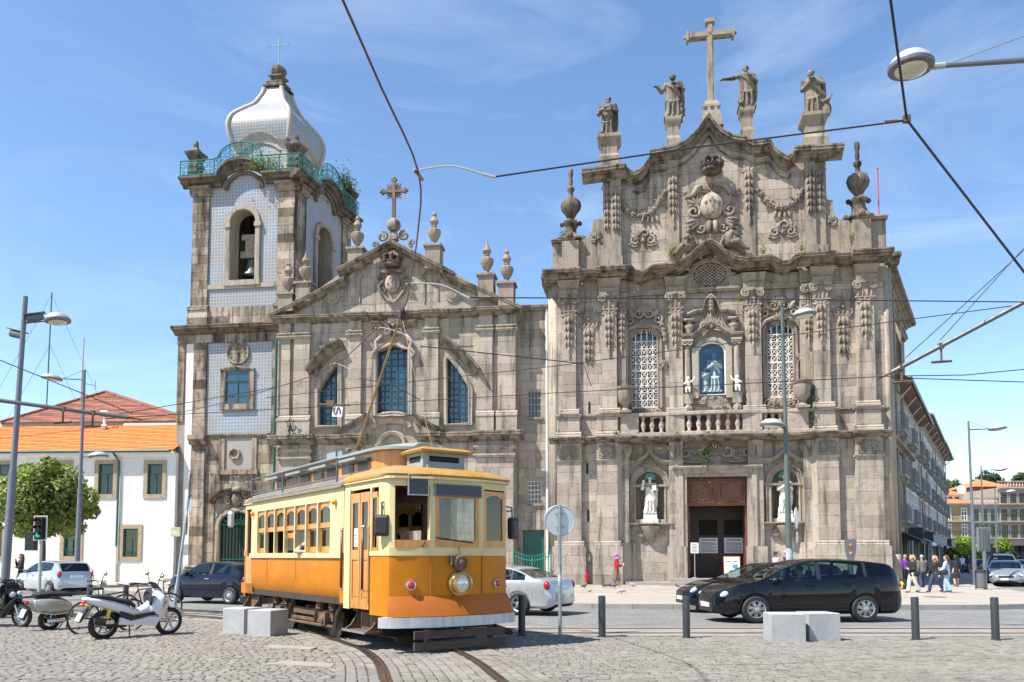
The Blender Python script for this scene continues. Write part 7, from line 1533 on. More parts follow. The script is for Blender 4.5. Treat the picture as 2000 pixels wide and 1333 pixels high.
   mb=MB(M);mb.m=0;mb.box(3.28,3.43,y-.004,y+.004,1.78,2.1);mb.m=1;[mb.box(3.3,3.41,y-.0075,y-.0045,1.82+.05*q,1.84+.05*q)for q in range(4)];bd(mb,'notice',['paper','ink_green'])
   mb=MB(M);mb.box(4.0,4.05,y-.01,y+.03,1.62,2.7);mb.box(4.22,4.27,y-.01,y+.03,1.62,2.7);mb.box(4.0,4.27,y-.01,y+.03,2.6,2.7);mb.box(4.0,4.27,y-.01,y+.03,1.62,1.76);wn=bd(mb,'window','varnish');mb=MB(M);mb.box(4.05,4.22,y+.005,y+.01,1.76,2.6);build(mb,'pane','tram_glass',wn)
   for x,z0,z1 in((2.83,1.02,2.1),(3.9,1.02,2.12)):
    mb=MB(M);yy=-HW-.06 if x<3 else y-.12;mb.tube([(x,yy,z0),(x,yy,z1)],.024,7);hr=bd(mb,'handrail','mahogany',smooth=True);
    for z in(z0,z1):mb=MB(M);mb.tube([(x,yy,z),(x,yy+.13,z)],.02,6);mb.ball((x,yy,z),.035,7,5);build(mb,'rail_bracket','chrome',hr)
   mb=MB(M);mb.box(3.95,4.37,-sd,-sd+.05,.62,1.62);bd(mb,'dash_side','tram_orange');mb=MB(M);mb.box(3.94,4.37,-sd-.012,-sd+.05,1.62,1.7);bd(mb,'belt_rail','tram_cream')
   for xa,xb in((3.935,3.998),(4.272,4.37)):mb=MB(M);mb.box(xa,xb,-sd,-sd+.05,1.7,2.78);bd(mb,'window_post','tram_cream')
   for yy in(-.5,.5):mb=MB(M);mb.box(e-.002,e+.012,yy-.008,yy+.008,.95,1.62);bd(mb,'panel_seam','tram_apron')
   mb=MB(M);X=Matrix.Translation((e,0,1.15));mb.lathe([(.21,0),(.21,.05),(.175,.07),(.175,.12),(.19,.14),(.19,.17),(.15,.19),(.145,.16)],(e,.02,1.15),24,axis='x');hl=bd(mb,'headlight','brass',smooth=35);mb=MB(M);mb.ball((e+.13,.02,1.15),(.05,.145,.145),16,8);build(mb,'lens','clear_lens',hl,smooth=True)
   mb=MB(M);mb.lathe([(.135,0),(.135,.09),(.11,.12),(.03,.13)],(e,.02,1.5),16,axis='x');mb.box(e+.02,e+.1,-.16,-.1,1.46,1.62);rt=bd(mb,'rope_retriever','truck_dust',smooth=35);mb=MB(M);mb.lathe([(.05,.12),(.05,.16),(.02,.17)],(e,.02,1.5),10,axis='x');build(mb,'spindle','truck_dust',rt)
   for xx,yy,d in((4.72,-.83,(.955,-.3)),(4.7,.87,(.955,.3))):mb=MB(M@Matrix.Translation((xx,yy,1.13))@Matrix.Rotation(atan2(d[1],d[0]),4,'Z'));mb.lathe([(.085,-.02),(.085,.03),(.07,.04)],(0,0,0),14,axis='x');tl=bd(mb,'marker_light','chrome');mb=MB(mb.M);mb.ball((.035,0,0),(.04,.068,.068),10,6);build(mb,'lens','red_lens',tl,smooth=True)
   mb=MB(M);mb.box(e+.012,e+.06,-.46,.46,2.62,2.83);db=bd(mb,'destination_board','grey_plastic');mb=MB(M);mb.box(e+.061,e+.066,-.43,.43,2.645,2.805);build(mb,'blank_panel','dark_board',db)
   q=M@Matrix.Translation((4.74,-.72,2.62))@Matrix.Rotation(radians(-14),4,'Z');mb=MB(q);mb.box(.02,.05,-.18,.18,0,.36);db=bd(mb,'route_board','lamp_grey');mb=MB(q);mb.box(.051,.056,-.16,.16,.02,.34);build(mb,'blank_panel','dark_board',db)
   mb=MB(M);mb.tube([(e+.03,-.42,1.92),(e+.035,.3,1.84)],.01,4);mb.tube([(e+.03,-.42,1.92),(e-.02,-.42,1.95)],.014,4);bd(mb,'wiper','black_plastic')
   mb=MB(M);mb.tube([(e-.1,-.6,1.75),(e+.02,-.68,1.79),(e-.02,-.62,1.86)],.018,5);bd(mb,'wiper','black_plastic')
   for s,y0 in((-1,-1.12),(1,1.06)):
    mb=MB(M);q=s*.32 if s>0 else s*.12;mb.tube([(4.4,y0,2.5),(4.45,y0+q*.5,2.52),(4.45,y0+q,2.5),(4.46,y0+q,2.3)],.016,5);mb.tube([(4.38,y0,2.42),(4.44,y0+q,2.44)],.012,5);mb.box(4.36,4.44,y0-.04,y0+.04,2.4,2.55);mr=bd(mb,'mirror_arm','black_plastic');mb=MB(M@Matrix.Translation((4.46,y0+q+s*.0,2.12))@Matrix.Rotation(radians(-35 if s<0 else 20),4,'Z'));w_,h_=(.125,.18)if s<0 else(.09,.2);mb.loft([[(x,f*w_*sc,g*h_*sc)for f,g in((-1,-1),(1,-1),(1,1),(-1,1))]for x,sc in((-.05,.85),(0,1),(.06,.95),(.1,.7))]);build(mb,'mirror','black_plastic',mr)
  else:
   mb=MB(M);[mb.box(-e+.35,-S1,-sd+.0,-sd+.05,z0,z1)for z0,z1 in((.7,.95),)];bd(mb,'door_sill','tram_orange')
   mb=MB(M);mb.box(-3.9,-S1-.1,-sd,-sd+.04,.7,1.62);mb.box(-3.9,-3.8,-sd,-sd+.04,1.62,2.75);mb.box(-3.3,-3.2,-sd,-sd+.04,1.62,2.75);mb.box(-S1-.18,-S1-.08,-sd,-sd+.04,1.62,2.75);bd(mb,'door','varnish')
   mb=MB(M);mb.box(-e+.3,-e+.36,-.9,.9,1.76,2.78);bd(mb,'rear_window','tram_glass')
   mb=MB(M);mb.tube([(-S1-.1,-sd-.1,1.0),(-S1-.1,-sd-.1,2.1)],.024,6);bd(mb,'handrail','mahogany')
  rows=[]
  for f,z in((1.015,zr-.03),(1.025,zr+.02),(1.0,zr+.07),(.85,zr+.17),(.6,zr+.25),(.3,zr+.29),(.0,zr+.3)):
   rows.append([(k*S1+(x-k*S1)*f,y*(f if f<1 else f*1.02),z)for x,y in P])
  mb=MB(M);mb.quads(rows,flip=not front);bd(mb,'vestibule_roof','roof_tan',smooth=50)
  mb=MB(M);mb.quads([[(k*S1+(x-k*S1)*1.03,y*1.03,z)for x,y in P]for z in(zr-.06,zr-.02)],flip=not front);bd(mb,'roof_edge','tram_cream')
  ap=[(q[0],q[1])for q in P[2:-2]]
  def offs(pts,d):
   o=[]
   for i in range(len(pts)):
    a=pts[max(i-1,0)];b=pts[min(i+1,len(pts)-1)];tx,ty=b[0]-a[0],b[1]-a[1];L=hypot(tx,ty);o.append((pts[i][0]+k*ty/L*d,pts[i][1]-k*tx/L*d))
   return o
  if front:
   fr=P[3:-3];a0,a1,a2=offs(fr,.015),offs(fr,.09),offs(fr,.155)
   mb=MB(M);mb.quads([[(*q,z)for q in r]for r,z in((a2,.62),(a1,.8),(a0,.95))]);bd(mb,'apron','tram_apron',smooth=True)
  b0=offs(ap,.16 if front else .1);b1=offs(ap,-.05)
  mb=MB(M);mb.quads([[(*q,z)for q in r]for r,z in((b1,.44),(b0,.44),(b0,.61),(b1,.615))],flip=not front);bd(mb,'bumper','bumper_grey',smooth=30)
 vest(True);vest(False)
 prof=[(-HW-.05,zr-.05),(-HW-.06,zr),(-HW+.05,zr+.06),(-.95,zr+.16),(-.74,zr+.2),(.74,zr+.2),(.95,zr+.16),(HW-.05,zr+.06),(HW+.06,zr),(HW+.05,zr-.05)]
 mb=MB(M);mb.quads([[(x,y,z)for y,z in prof]for x in(S0-.1,S1+.12)]);bd(mb,'saloon_roof','roof_canvas',smooth=30)
 mb=MB(M);mb.quads([[(x,y,z-.03)for y,z in prof]for x in(S0,S1)],flip=True);bd(mb,'ceiling','ceiling_white')
 for s in(-1,1):
  mb=MB(M);mb.box(S0+.2,3.0,s*.72,s*.68,zr+.18,zr+.58);cw=bd(mb,'clerestory_side','varnish')
  for i in range(7):x=S0+.4+.78*i;mb=MB(M);mb.box(x,x+.56,s*.735,s*.725,zr+.28,zr+.5);build(mb,'clerestory_pane','tram_roof_pane',cw)
  for i in range(4):x=S0+.3+1.45*i;mb=MB(M);mb.box(x,x+.9,s*.75,s*1.0,zr+.44,zr+.49);bd(mb,'vent_flap','grey_green')
 mb=MB(M);q=[(3.0,-.72),(3.3,-.66),(3.5,-.45),(3.58,0),(3.5,.45),(3.3,.66),(3.0,.72)];mb.quads([[(*p,z)for p in q]for z in(zr+.16,zr+.58)]);bd(mb,'clerestory_end','varnish',smooth=40)
 secs=[]
 for x,f in((S0-.1,1),(2.9,1),(3.3,.97),(3.6,.75),(3.75,.35)):secs.append([(x,-.84*f,zr+.58),(x,-.84*f,zr+.63),(x,-.5*f,zr+.7),(x,0,zr+.73),(x,.5*f,zr+.7),(x,.84*f,zr+.63),(x,.84*f,zr+.58)])
 mb=MB(M);mb.loft(secs);bd(mb,'clerestory_roof','grey_green',smooth=40)
 mb=MB(M);mb.box(3.75,4.35,-.42,.42,zr+.2,zr+.46);mb.box(3.7,4.4,-.36,.36,zr+.18,zr+.24);vb=bd(mb,'ventilator','grey_green');mb=MB(M);mb.loft([[(x,-.5*f,z),(x,.5*f,z),(x2,.5*f,z),(x2,-.5*f,z)]for x,x2,f,z in((3.68,4.45,1,zr+.46),(3.66,4.47,1.03,zr+.5),(3.75,4.38,.85,zr+.55))]);build(mb,'ventilator_lid','roof_tan',vb);mb=MB(M);mb.box(4.34,4.356,-.3,.3,zr+.3,zr+.4);mb.box(3.85,4.25,-.426,-.418,zr+.3,zr+.4);build(mb,'slot','dark_void',vb)
 mb=MB(M);y=-HW-.0
 for z in(zr+.12,zr+.48):mb.tube([(S0-.05,y,z),(S1-.35,y,z)],.016,5)
 [mb.tube([(x,y,zr),(x,y,zr+.48)],.02,5)for x in(S0-.05,-.6,S1-.35)];bd(mb,'roof_rail','grey_plastic')
 mb=MB(M);mb.box(-.35,.15,-.3,.25,zr+.73,zr+.92);mb.box(.25,.5,-.3,.25,zr+.73,zr+.9);bd(mb,'roof_resistor','resistor_blue')
 zt0=zr+.9;tip=Vector((2.65,0,6.36));mb=MB(M);mb.box(.2,.95,-.2,.2,zr+.73,zr+.8);mb.lathe([(.16,0),(.16,.08),(.09,.12),(.09,.22)],(.6,0,zr+.78),12);[mb.tube([(.45,s*.1,zt0+.02),(.0,s*.1,zt0-.03)],.05,7)for s in(-1,1)];tp=bd(mb,'trolley_base','truck_dust')
 mb=MB(M);mb.tube([(.55,0,zt0),tip],[.032,.02],7);build(mb,'trolley_pole','trolley_brown',tp);mb=MB(M);mb.lathe([(.05,-.03),(.07,-.02),(.04,0),(.07,.02),(.05,.03)],(tip.x+.03,0,tip.z+.04),12,axis='y');mb.box(tip.x-.06,tip.x+.06,-.05,.05,tip.z-.1,tip.z+.02);build(mb,'trolley_wheel','truck_dark',tp)
 mb=MB(M);mb.tube([(tip.x,0,tip.z-.05),(3.5,0,4.4),(4.93,.02,1.55)],.007,4);bd(mb,'rope','copper_rod')
 wx=(1.5,-1.1);mb=MB(M);[mb.box(-1.75,2.15,s*.98,s*.9,.42,.55)for s in(-1,1)];[mb.box(-.9,1.3,s*1.0,s*.9,.3,.36)for s in(-1,1)];mb.box(.1,.3,-.9,.9,.4,.6);tk=bd(mb,'truck_frame','truck_dust')
 for x in wx:
  mb=MB(M);mb.tube([(x,-.8,.38),(x,.8,.38)],.06,8);ax=bd(mb,'axle','truck_dark')
  for s in(-1,1):
   mb=MB(M);mb.lathe([(.2,-.03),(.33,-.045),(.385,-.045),(.385,.04),(.42,.05),(.42,.075),(.2,.05)],(x,s*.75,.39),24,axis='y');build(mb,'wheel','rail_steel',ax,smooth=30)
   mb=MB(M);mb.box(x-.13,x+.13,s*1.08,s*.92,.27,.52);mb.ball((x,s*1.08,.4),(.1,.05,.1),8,6);build(mb,'axle_box','truck_dust',tk)
   for dx in(-.34,.34):
    mb=MB(M);[mb.lathe([(.085,0),(.1,.02),(.085,.04)],(x+dx,s*.98,.56+.045*i),9)for i in range(4)];mb.box(x+dx-.05,x+dx+.05,s*1.02,s*.93,.36,.56);build(mb,'coil_spring','truck_dust',tk)
   mb=MB(M);mb.tube([(x-.55,s*1.02,.3),(x-.42,s*1.02,.62),(x-.3,s*1.0,.7)],.04,5);mb.tube([(x+.5,s*1.03,.22),(x+.62,s*1.03,.5),(x+.75,s*1.0,.72)],.04,5);build(mb,'brake_lever','truck_dust',tk)
 for s in(-1,1):mb=MB(M);mb.tube([(-1.3,s*1.02,.24),(1.9,s*1.02,.26)],.03,6);mb.tube([(-2.0,s*1.0,.5),(-1.5,s*1.02,.3)],.035,5);build(mb,'brake_rod','truck_dust',tk)
 for q in((-.6,1.0,-.75,.75,.2,.5),(-2.2,-1.75,-.6,.6,.3,.65),(2.3,2.7,-.7,.5,.3,.66)):mb=MB(M);mb.box(*q);bd(mb,'motor_casing','truck_dark')
 for x0,x1,y in((3.1,3.98,-1.1),(-3.75,-2.95,-.98)):
  mb=MB(M);p=[(y+.08,.72),(y+.02,.55),(y-.08,.4),(y-.2,.33)];
  for xx in(x0,x1):mb.quads([[(xx+d,yy,z)for yy,z in p]+[]for d in(-.02,.02)]);mb.add([(xx,yy,z)for yy,z in p]+[(xx,y+.12,.33),(xx,y+.12,.72)],[(0,1,2,3,4,5)])
  mb.box(x0,x1,y-.22,y+.12,.29,.325);mb.box(x0,x1,y+.1,y+.13,.33,.72);st=bd(mb,'step','truck_dust');mb=MB(M);mb.box(x0-.02,x1+.02,y-.24,y-.2,.3,.34);build(mb,'nosing','alloy',st)
 mb=MB(M);mb.box(2.4,2.46,-.8,.8,.26,.32);mb.box(4.1,4.16,-.8,.8,.14,.2);tr=bd(mb,'lifeguard_tray','truck_dark')
 for i in range(14):y=-.78+.12*i;mb=MB(M);mb.box(2.4,4.15,y-.022,y+.022,.2,.235);build(mb,'slat','plank',tr)
 for z in(.08,.26):mb=MB(M);mb.box(4.92,4.97,-.88,.88,z,z+.13);bd(mb,'fender_plank','plank')
 mb=MB(M);[mb.box(4.86,4.92,s*.62-.04,s*.62+.04,.1,.5)for s in(-1,1)];mb.tube([(4.86,-.7,.42),(4.86,.7,.42)],.025,5);mb.ball((4.95,0,.38),.05,7,5);mb.box(4.6,4.95,-.08,.08,.34,.42);bd(mb,'fender_bracket','truck_dark')
 mb=MB(M);mb.loft([[(4.3,1.0,.4),(4.5,1.0,.4),(4.5,1.0,.3),(4.3,1.0,.28)],[(4.4,1.32,.28),(4.55,1.32,.28),(4.55,1.34,.2),(4.4,1.34,.18)]]);bd(mb,'step','truck_dark')
 for s in(-1,1):
  for i in range(6):
   x=-2.2+.75*i;mb=MB(M);mb.box(x,x+.42,s*1.08,s*.35,1.2,1.27);mb.box(x-.02,x+.04,s*1.08,s*.35,1.27,1.74);mb.box(x+.1,x+.3,s*.95,s*.5,.86,1.2);bd(mb,'bench','seat_wood')
 mb=MB(M);mb.box(4.3,4.55,-.15,.3,.74,1.65);bd(mb,'controller','mahogany')
 return T
mat('ceiling_white',(.3,.25,.19),.7);mat('tram_roof_pane',(.06,.05,.045),.3);mat('resistor_blue',(.22,.26,.29),.5);mat('trolley_brown',(.27,.16,.05),.6,var=.2);mat('seat_wood',(.26,.07,.025),.4)
TRAM=tram()
# ================================================================== CARS
def paint(name,col,metal=.0,rough=.35):mat(name,col,rough,metal,var=.06,vs=2,coat=.75,spec=.12)
paint('paint_black',(.003,.0035,.006));paint('paint_navy',(.004,.007,.02));paint('paint_silver',(.50,.52,.54),.55,.3);paint('paint_silver_dark',(.34,.345,.35),.5,.3);paint('paint_white',(.72,.73,.74));paint('paint_blue',(.05,.12,.25));paint('paint_graphite',(.05,.055,.06),.4)
mat('car_interior',(.03,.03,.033),.8);mat('car_seat',(.055,.055,.06),.85)
def car(name,label,pos,heading,sc,S,m,group=None,wheels=5,driver=None,plate='plate_yellow',chrome_trim=True):
 M=Matrix.Translation(pos)@Matrix.Rotation(atan2(heading[1],heading[0]),4,'Z')@Matrix.Diagonal((sc[0],sc[0],sc[1],1))
 o=thing(name,label,'car',pos,group);L,W=S['L']/2,S['W']/2;top,belt=sorted(S['top']),sorted(S['belt']);tc=cm(top,8);bc=cm(belt,8)
 tx,tz=[p[0]for p in tc],[p[1]for p in tc];bx,bz_=[p[0]for p in bc],[p[1]for p in bc]
 T=lambda x:interp(tx,tz,x);Bl=lambda x:min(interp(bx,bz_,x),T(x)-.02)
 wp=cm([(-L,W*.70),(-L+.07,W*.84),(-L+.3,W*.95),(-L+.8,W),(0,W*1.0),(L-1.2,W*.995),(L-.55,W*.94),(L-.22,W*.82),(L-.06,W*.66),(L,W*.5)],6);wxs,wys=[p[0]for p in wp],[p[1]for p in wp];Wd=lambda x:interp(wxs,wys,x)
 R=S.get('r',.31);AR=R+.055;wc=S['wheels']
 xs=set([-L+2*L*i/44 for i in range(45)])|{-L+.03,L-.03,-L+.015,L-.015}
 for c in wc:xs|={c+AR*cos(pi*k/10)for k in range(11)}
 keys=[S['ws'][0],S['ws'][1],S['rw'][0],S['rw'][1]]+[q for p in S['glass']for q in p]+S['doors'];xs|=set(keys);xs=sorted(xs)
 keep=[xs[0]]
 for x in xs[1:]:
  if x-keep[-1]>.012:keep.append(x)
  elif x in keys:keep[-1]=x
 xs=keep
 def arch(x):
  for c in wc:
   if abs(x-c)<AR:return R+sqrt(AR*AR-(x-c)**2)
  return 0
 def ring(x):
  w,t,b=Wd(x),T(x),Bl(x);e=(abs(x)-(L-.3))/.3;lift=.12*max(0,e)**2;zb=.19+lift;zs=.27+lift;a=arch(x);z2=max(zs,a);z3=max(z2+.02,min(b-.12,.5*(zs+b)));z3=max(z3,z2+.01);z4=max(b-.1,z3+.01)
  ze=b+(t-b)*.9;y6=w*.955-.36*(ze-b);zb5=b+(ze-b)*.1;y5b=w*.955-.36*(zb5-b);z6a=b+(ze-b)*.93;y6a=w*.955-.36*(z6a-b)
  q=[(0,zb),(w*.84,zb),(w*.965,z2),(w*1.0,z3),(w*.99,z4),(w*.955,b),(y5b,zb5),(y6a,z6a),(y6,ze),(y6*.9,ze+(t-ze)*.45),(y6*.55,t-(t-ze)*.15),(0,t)]
  return q
 rings=[ring(x)for x in xs];n=len(rings[0])
 def inr(x,rs):return any(a-1e-6<=x<=b+1e-6 for a,b in rs)
 body=MB(M);glass={};doors=[MB(M)for _ in range(len(S['doors'])-1)];ddoors=[MB(M)for _ in range(len(S['doors'])-1)];under=MB(M)
 for i in range(len(xs)-1):
  xm=(xs[i]+xs[i+1])/2
  for s in(1,-1):
   for j in range(n-1):
    q=[(xs[i],s*rings[i][j][0],rings[i][j][1]),(xs[i+1],s*rings[i+1][j][0],rings[i+1][j][1]),(xs[i+1],s*rings[i+1][j+1][0],rings[i+1][j+1][1]),(xs[i],s*rings[i][j+1][0],rings[i][j+1][1])]
    f=(0,1,2,3)if s<0 else(3,2,1,0);tgt=body
    if j==0:tgt=under
    elif j==6:
     for gi,g in enumerate(S['glass']):
      if g[0]<xm<g[1]:tgt=glass.setdefault(('side_window',gi,s),MB(M))
    elif j in(9,10)and S['ws'][1]<xm<S['ws'][0]:tgt=glass.setdefault(('windscreen',0,0),MB(M))
    elif j in(9,10)and S['rw'][0]<xm<S['rw'][1]:tgt=glass.setdefault(('rear_window',0,0),MB(M))
    elif 2<=j<=4:
     for di in range(len(S['doors'])-1):
      if S['doors'][di]<xm<S['doors'][di+1]:tgt=(doors if s<0 else ddoors)[di]
    tgt.add(q,[f])
 for e,fl in((0,False),(len(xs)-1,True)):
  loop=[(xs[e],y,z)for y,z in rings[e]]+[(xs[e],-y,z)for y,z in rings[e][-2:0:-1]];body.add(loop,[tuple(range(len(loop)))[::-1]if not fl else tuple(range(len(loop)))])
 def sm(mb,nm,mm,par,ang=38):
  ob=build(mb,nm,mm,par,smooth=ang)
  if ob:
   bm=bmesh.new();bm.from_mesh(ob.data);bmesh.ops.remove_doubles(bm,verts=bm.verts,dist=.0008);bmesh.ops.recalc_face_normals(bm,faces=bm.faces);bm.to_mesh(ob.data);bm.free();ob.data.polygons.foreach_set('use_smooth',[True]*len(ob.data.polygons));ob.data.set_sharp_from_angle(angle=radians(ang))
  return ob
 sm(body,'body',m,o);build(under,'underbody','black_plastic',o)
 for(nm,gi,s),mb in glass.items():sm(mb,nm,'car_glass',o)
 for sd,lst in((-1,doors),(1,ddoors)):
  for di,mb in enumerate(lst):
   d=sm(mb,'door',m,o)
   xa,xb=S['doors'][di],S['doors'][di+1];xh=xa+.12;wv=Wd(xh);zh=Bl(xh)-.1;hb=MB(M);hb.box(xh,xh+.17,sd*(wv*.99+.012),sd*(wv*.99+.034),zh-.016,zh+.016);build(hb,'handle',S.get('handle',m),d)
 sl=MB(M)
 for x in S['doors']:
  r=ring(x);sl.tube([(x,-(y+.001),z)for y,z in r[2:7]],.007,4)
 sl.tube([(S['ws'][0]+.05,-Wd(S['ws'][0])*.86,T(S['ws'][0]+.05)-.03),(L-.35,-Wd(L-.35)*.8,T(L-.35)-.03)],.006,4);build(sl,'door_seam','black_plastic',o)
 if chrome_trim:
  tb=MB(M);g0,g1=S['glass'][0][0],S['glass'][-1][1];pts=[x for x in xs if g0-1e-6<=x<=g1+1e-6]
  tb.tube([(x,-(ring(x)[6][0]+.004),ring(x)[6][1])for x in pts],.011,4);tb.tube([(x,-(ring(x)[7][0]+.004),ring(x)[7][1])for x in pts],.010,4);build(tb,'window_trim',S.get('trim','alloy'),o)
 for(a,b),(c,d)in zip(S['glass'],S['glass'][1:]):
  for s in(-1,1):
   pb=MB(M);r0,r1=ring(b),ring(c);k=.004;pb.add([(b,s*(r0[6][0]+k),r0[6][1]),(c,s*(r1[6][0]+k),r1[6][1]),(c,s*(r1[7][0]+k),r1[7][1]),(b,s*(r0[7][0]+k),r0[7][1])],[(0,1,2,3)if s<0 else(3,2,1,0)]);build(pb,'pillar','black_plastic',o)
 for c in wc:
  for s in(-1,1):
   yw=s*(W-.1);w=MB(M);w.lathe([(R*.62,-.1),(R*.9,-.1),(R,-.07),(R,.07),(R*.9,.1),(R*.64,.095)],(c,yw,R),28,axis='y',cap=False);wh=build(w,'wheel','rubber',o,smooth=35)
   if s>0 and abs(c)<9 and driver=='none':continue
   rm=MB(M);yo=yw+s*.075;rm.lathe([(R*.66,0),(R*.66,.03),(R*.6,.02),(R*.56,-.02)]if s<0 else[(R*.66,0),(R*.66,-.03),(R*.6,-.02),(R*.56,.02)],(c,yo,R),24,axis='y',cap=False)
   for k in range(wheels):
    t=2*pi*k/wheels+.3;hw=.5 if wheels<8 else .2;p=[(.1*R,t-1.2),(.1*R,t+1.2),(.6*R,t+hw*.45),(.6*R,t-hw*.45)];rm.add([(c+r*cos(a),yo+s*(.03 if i<2 else .015),R+r*sin(a))for i,(r,a)in enumerate(p)]+[(c+r*cos(a),yo-s*.02,R+r*sin(a))for r,a in p],[(0,1,2,3),(3,2,1,0),(1,5,6,2),(0,3,7,4)])
   rm.lathe([(.18*R,.035),(.12*R,.045)]if s<0 else[(.18*R,-.035),(.12*R,-.045)],(c,yo,R),12,axis='y');build(rm,'rim','alloy',wh,smooth=30)
   bk=MB(M);bk.lathe([(R*.65,-.01),(R*.65,.01)],(c,yo-s*.05,R),16,axis='y');build(bk,'brake_disc','black_plastic',wh)
  al=MB(M);k=10
  for s in(-1,1):al.quads([[(c+AR*cos(pi*i/k),s*y,R+AR*sin(pi*i/k))for i in range(k+1)]for y in(W*.96,W*.5)],flip=s>0);al.add([(c+AR*cos(pi*i/k),s*W*.5,R+AR*sin(pi*i/k))for i in range(k+1)],[tuple(range(k+1))])
  build(al,'wheel_arch','black_plastic',o)
 hz=S.get('hz',.66);tzl=S.get('tz',.85)
 for s in(-1,1):
  x=L-.26;y=Wd(x);h=MB(M@Matrix.Translation((x-.02,s*(y-.13),hz+.02))@Matrix.Rotation(s*.72,4,'Z')@Matrix.Rotation(.3,4,'Y'));h.ball((-.02,-s*.005,0),(.27,.1,.075),16,10);hl=build(h,'headlight','clear_lens',o,smooth=True)
  x=-L+S.get('tin',.13);h=MB(M@Matrix.Translation((x+.035,s*(Wd(x)-.085),tzl))@Matrix.Rotation(-s*.5,4,'Z'));h.ball((0,0,0),(S.get('tl',(.13,.1,.12))),12,8);build(h,'tail_light','red_lens',o,smooth=True)
  xm=S['ws'][0]-.42;r=ring(xm);mm=MB(M);y=r[5][0];mm.ball((xm+.05,s*(y+.13),Bl(xm)+.09),(.07,.12,.085),10,8);mm.tube([(xm+.05,s*(y-.02),Bl(xm)+.03),(xm+.05,s*(y+.1),Bl(xm)+.06)],.03,6);build(mm,'mirror',S.get('mirror',m),o,smooth=True)
 pf=MB(M);pf.box(L-.005,L+.018,-.26,.26,.36,.47);build(pf,'number_plate','plate_white',o);pf=MB(M);pf.box(-L-.018,-L+.005,-.26,.26,tzl-.14,tzl-.03);build(pf,'number_plate','plate_white',o)
 g=MB(M);g.box(L-.06,L+.008,-.36,.36,.5,.6);[g.box(L,L+.014,-.36,.36,z,z+.012)for z in(.52,.55,.58)];build(g,'grille','black_plastic',o);g=MB(M);g.box(L-.08,L+.004,-W*.5,W*.5,.25,.34);build(g,'air_intake','black_plastic',o)
 it=MB(M);it.box(-L+.5,S['ws'][0]+.1,-W*.8,W*.8,.3,.42);it.box(S['ws'][0]-.3,S['ws'][0]+.1,-W*.8,W*.8,.42,Bl(S['ws'][0]-.3)+.0);build(it,'cabin','car_interior',o)
 for xr in((.15,-.75)if L>1.8 else(.1,-.65)):
  for s in(-1,1):
   st=MB(M);q=s*W*.42;zt=min(T(xr-.3)-.28,1.1);st.loft([[(xr+.4,q-.22,.45),(xr+.4,q+.22,.45),(xr+.4,q+.22,.55),(xr+.4,q-.22,.55)],[(xr-.1,q-.24,.42),(xr-.1,q+.24,.42),(xr-.1,q+.24,.58),(xr-.1,q-.24,.58)]]);st.loft([[(xr-.05,q-.22,.5),(xr-.05,q+.22,.5),(xr-.2,q+.22,.5),(xr-.2,q-.22,.5)],[(xr-.2,q-.2,zt-.02),(xr-.2,q+.2,zt-.02),(xr-.32,q+.2,zt-.02),(xr-.32,q-.2,zt-.02)]]);st.ball((xr-.28,q,zt+.1),(.06,.13,.09),8,6);build(st,'seat','car_seat',o)
 sw=MB(M);cs=Vector((S['ws'][0]-.5,W*.42,Bl(S['ws'][0]-.5)+.0));sw.tube([cs+Vector((.06*sin(t),.18*cos(t),.17*sin(t)))for t in[k*pi/8 for k in range(16)]],.015,5,closed=True);build(sw,'steering_wheel','black_plastic',o)
 if driver and driver!='none':
  root=thing('car_driver',driver,'person',M@Vector((-.1,W*.42,.55)));b=MB(M);q=W*.42;xr=.15 if L>1.8 else .05;hz_=min(T(xr)-.2,1.27)
  chain(b,[(xr,q,.6),(xr-.08,q,.85),(xr-.08,q,hz_-.27)],[.16,.17,.1]);[chain(b,[(xr-.06,q+s*.17,hz_-.3),(xr+.15,q+s*.2,.8),tuple(cs+Vector((0,s*.15,.05)))],[.065,.055,.04])for s in(-1,1)];fuse(b,'jacket','cloth_olive',root,.025,1)
  b=MB(M);b.ball((xr-.03,q,hz_),(.09,.075,.11),10,8);b.tube([(xr-.06,q,hz_-.2),(xr-.04,q,hz_-.05)],.05,7);[hand(b,tuple(cs+Vector((.0,s*.15,.05))),(.6,0,.2),.9,.8)for s in(-1,1)];fuse(b,'skin','skin',root,.014,1);b=MB(M);b.ball((xr-.05,q,hz_+.04),(.095,.085,.095),10,8);build(b,'hair','hair_brown',root,smooth=True)
 return o,M
ALTEA=dict(L=4.47,W=1.77,r=.325,wheels=(1.36,-1.22),top=[(2.235,.58),(2.15,.74),(1.75,.93),(1.25,1.04),(.35,1.47),(-.25,1.57),(-1.0,1.56),(-1.65,1.49),(-1.95,1.41),(-2.12,1.1),(-2.2,.85),(-2.235,.62)],belt=[(2.235,.5),(1.8,.82),(1.1,.95),(0,1.0),(-1.1,1.06),(-1.7,1.12),(-2.0,1.08),(-2.15,.97),(-2.235,.55)],ws=(1.2,.38),rw=(-2.13,-1.9),glass=[(-1.92,-1.3),(-1.22,-.2),(-.1,1.0)],doors=[-1.0,-.12,.98],hz=.7,tz=.9,tl=(.12,.06,.09),mirror='paint_black')
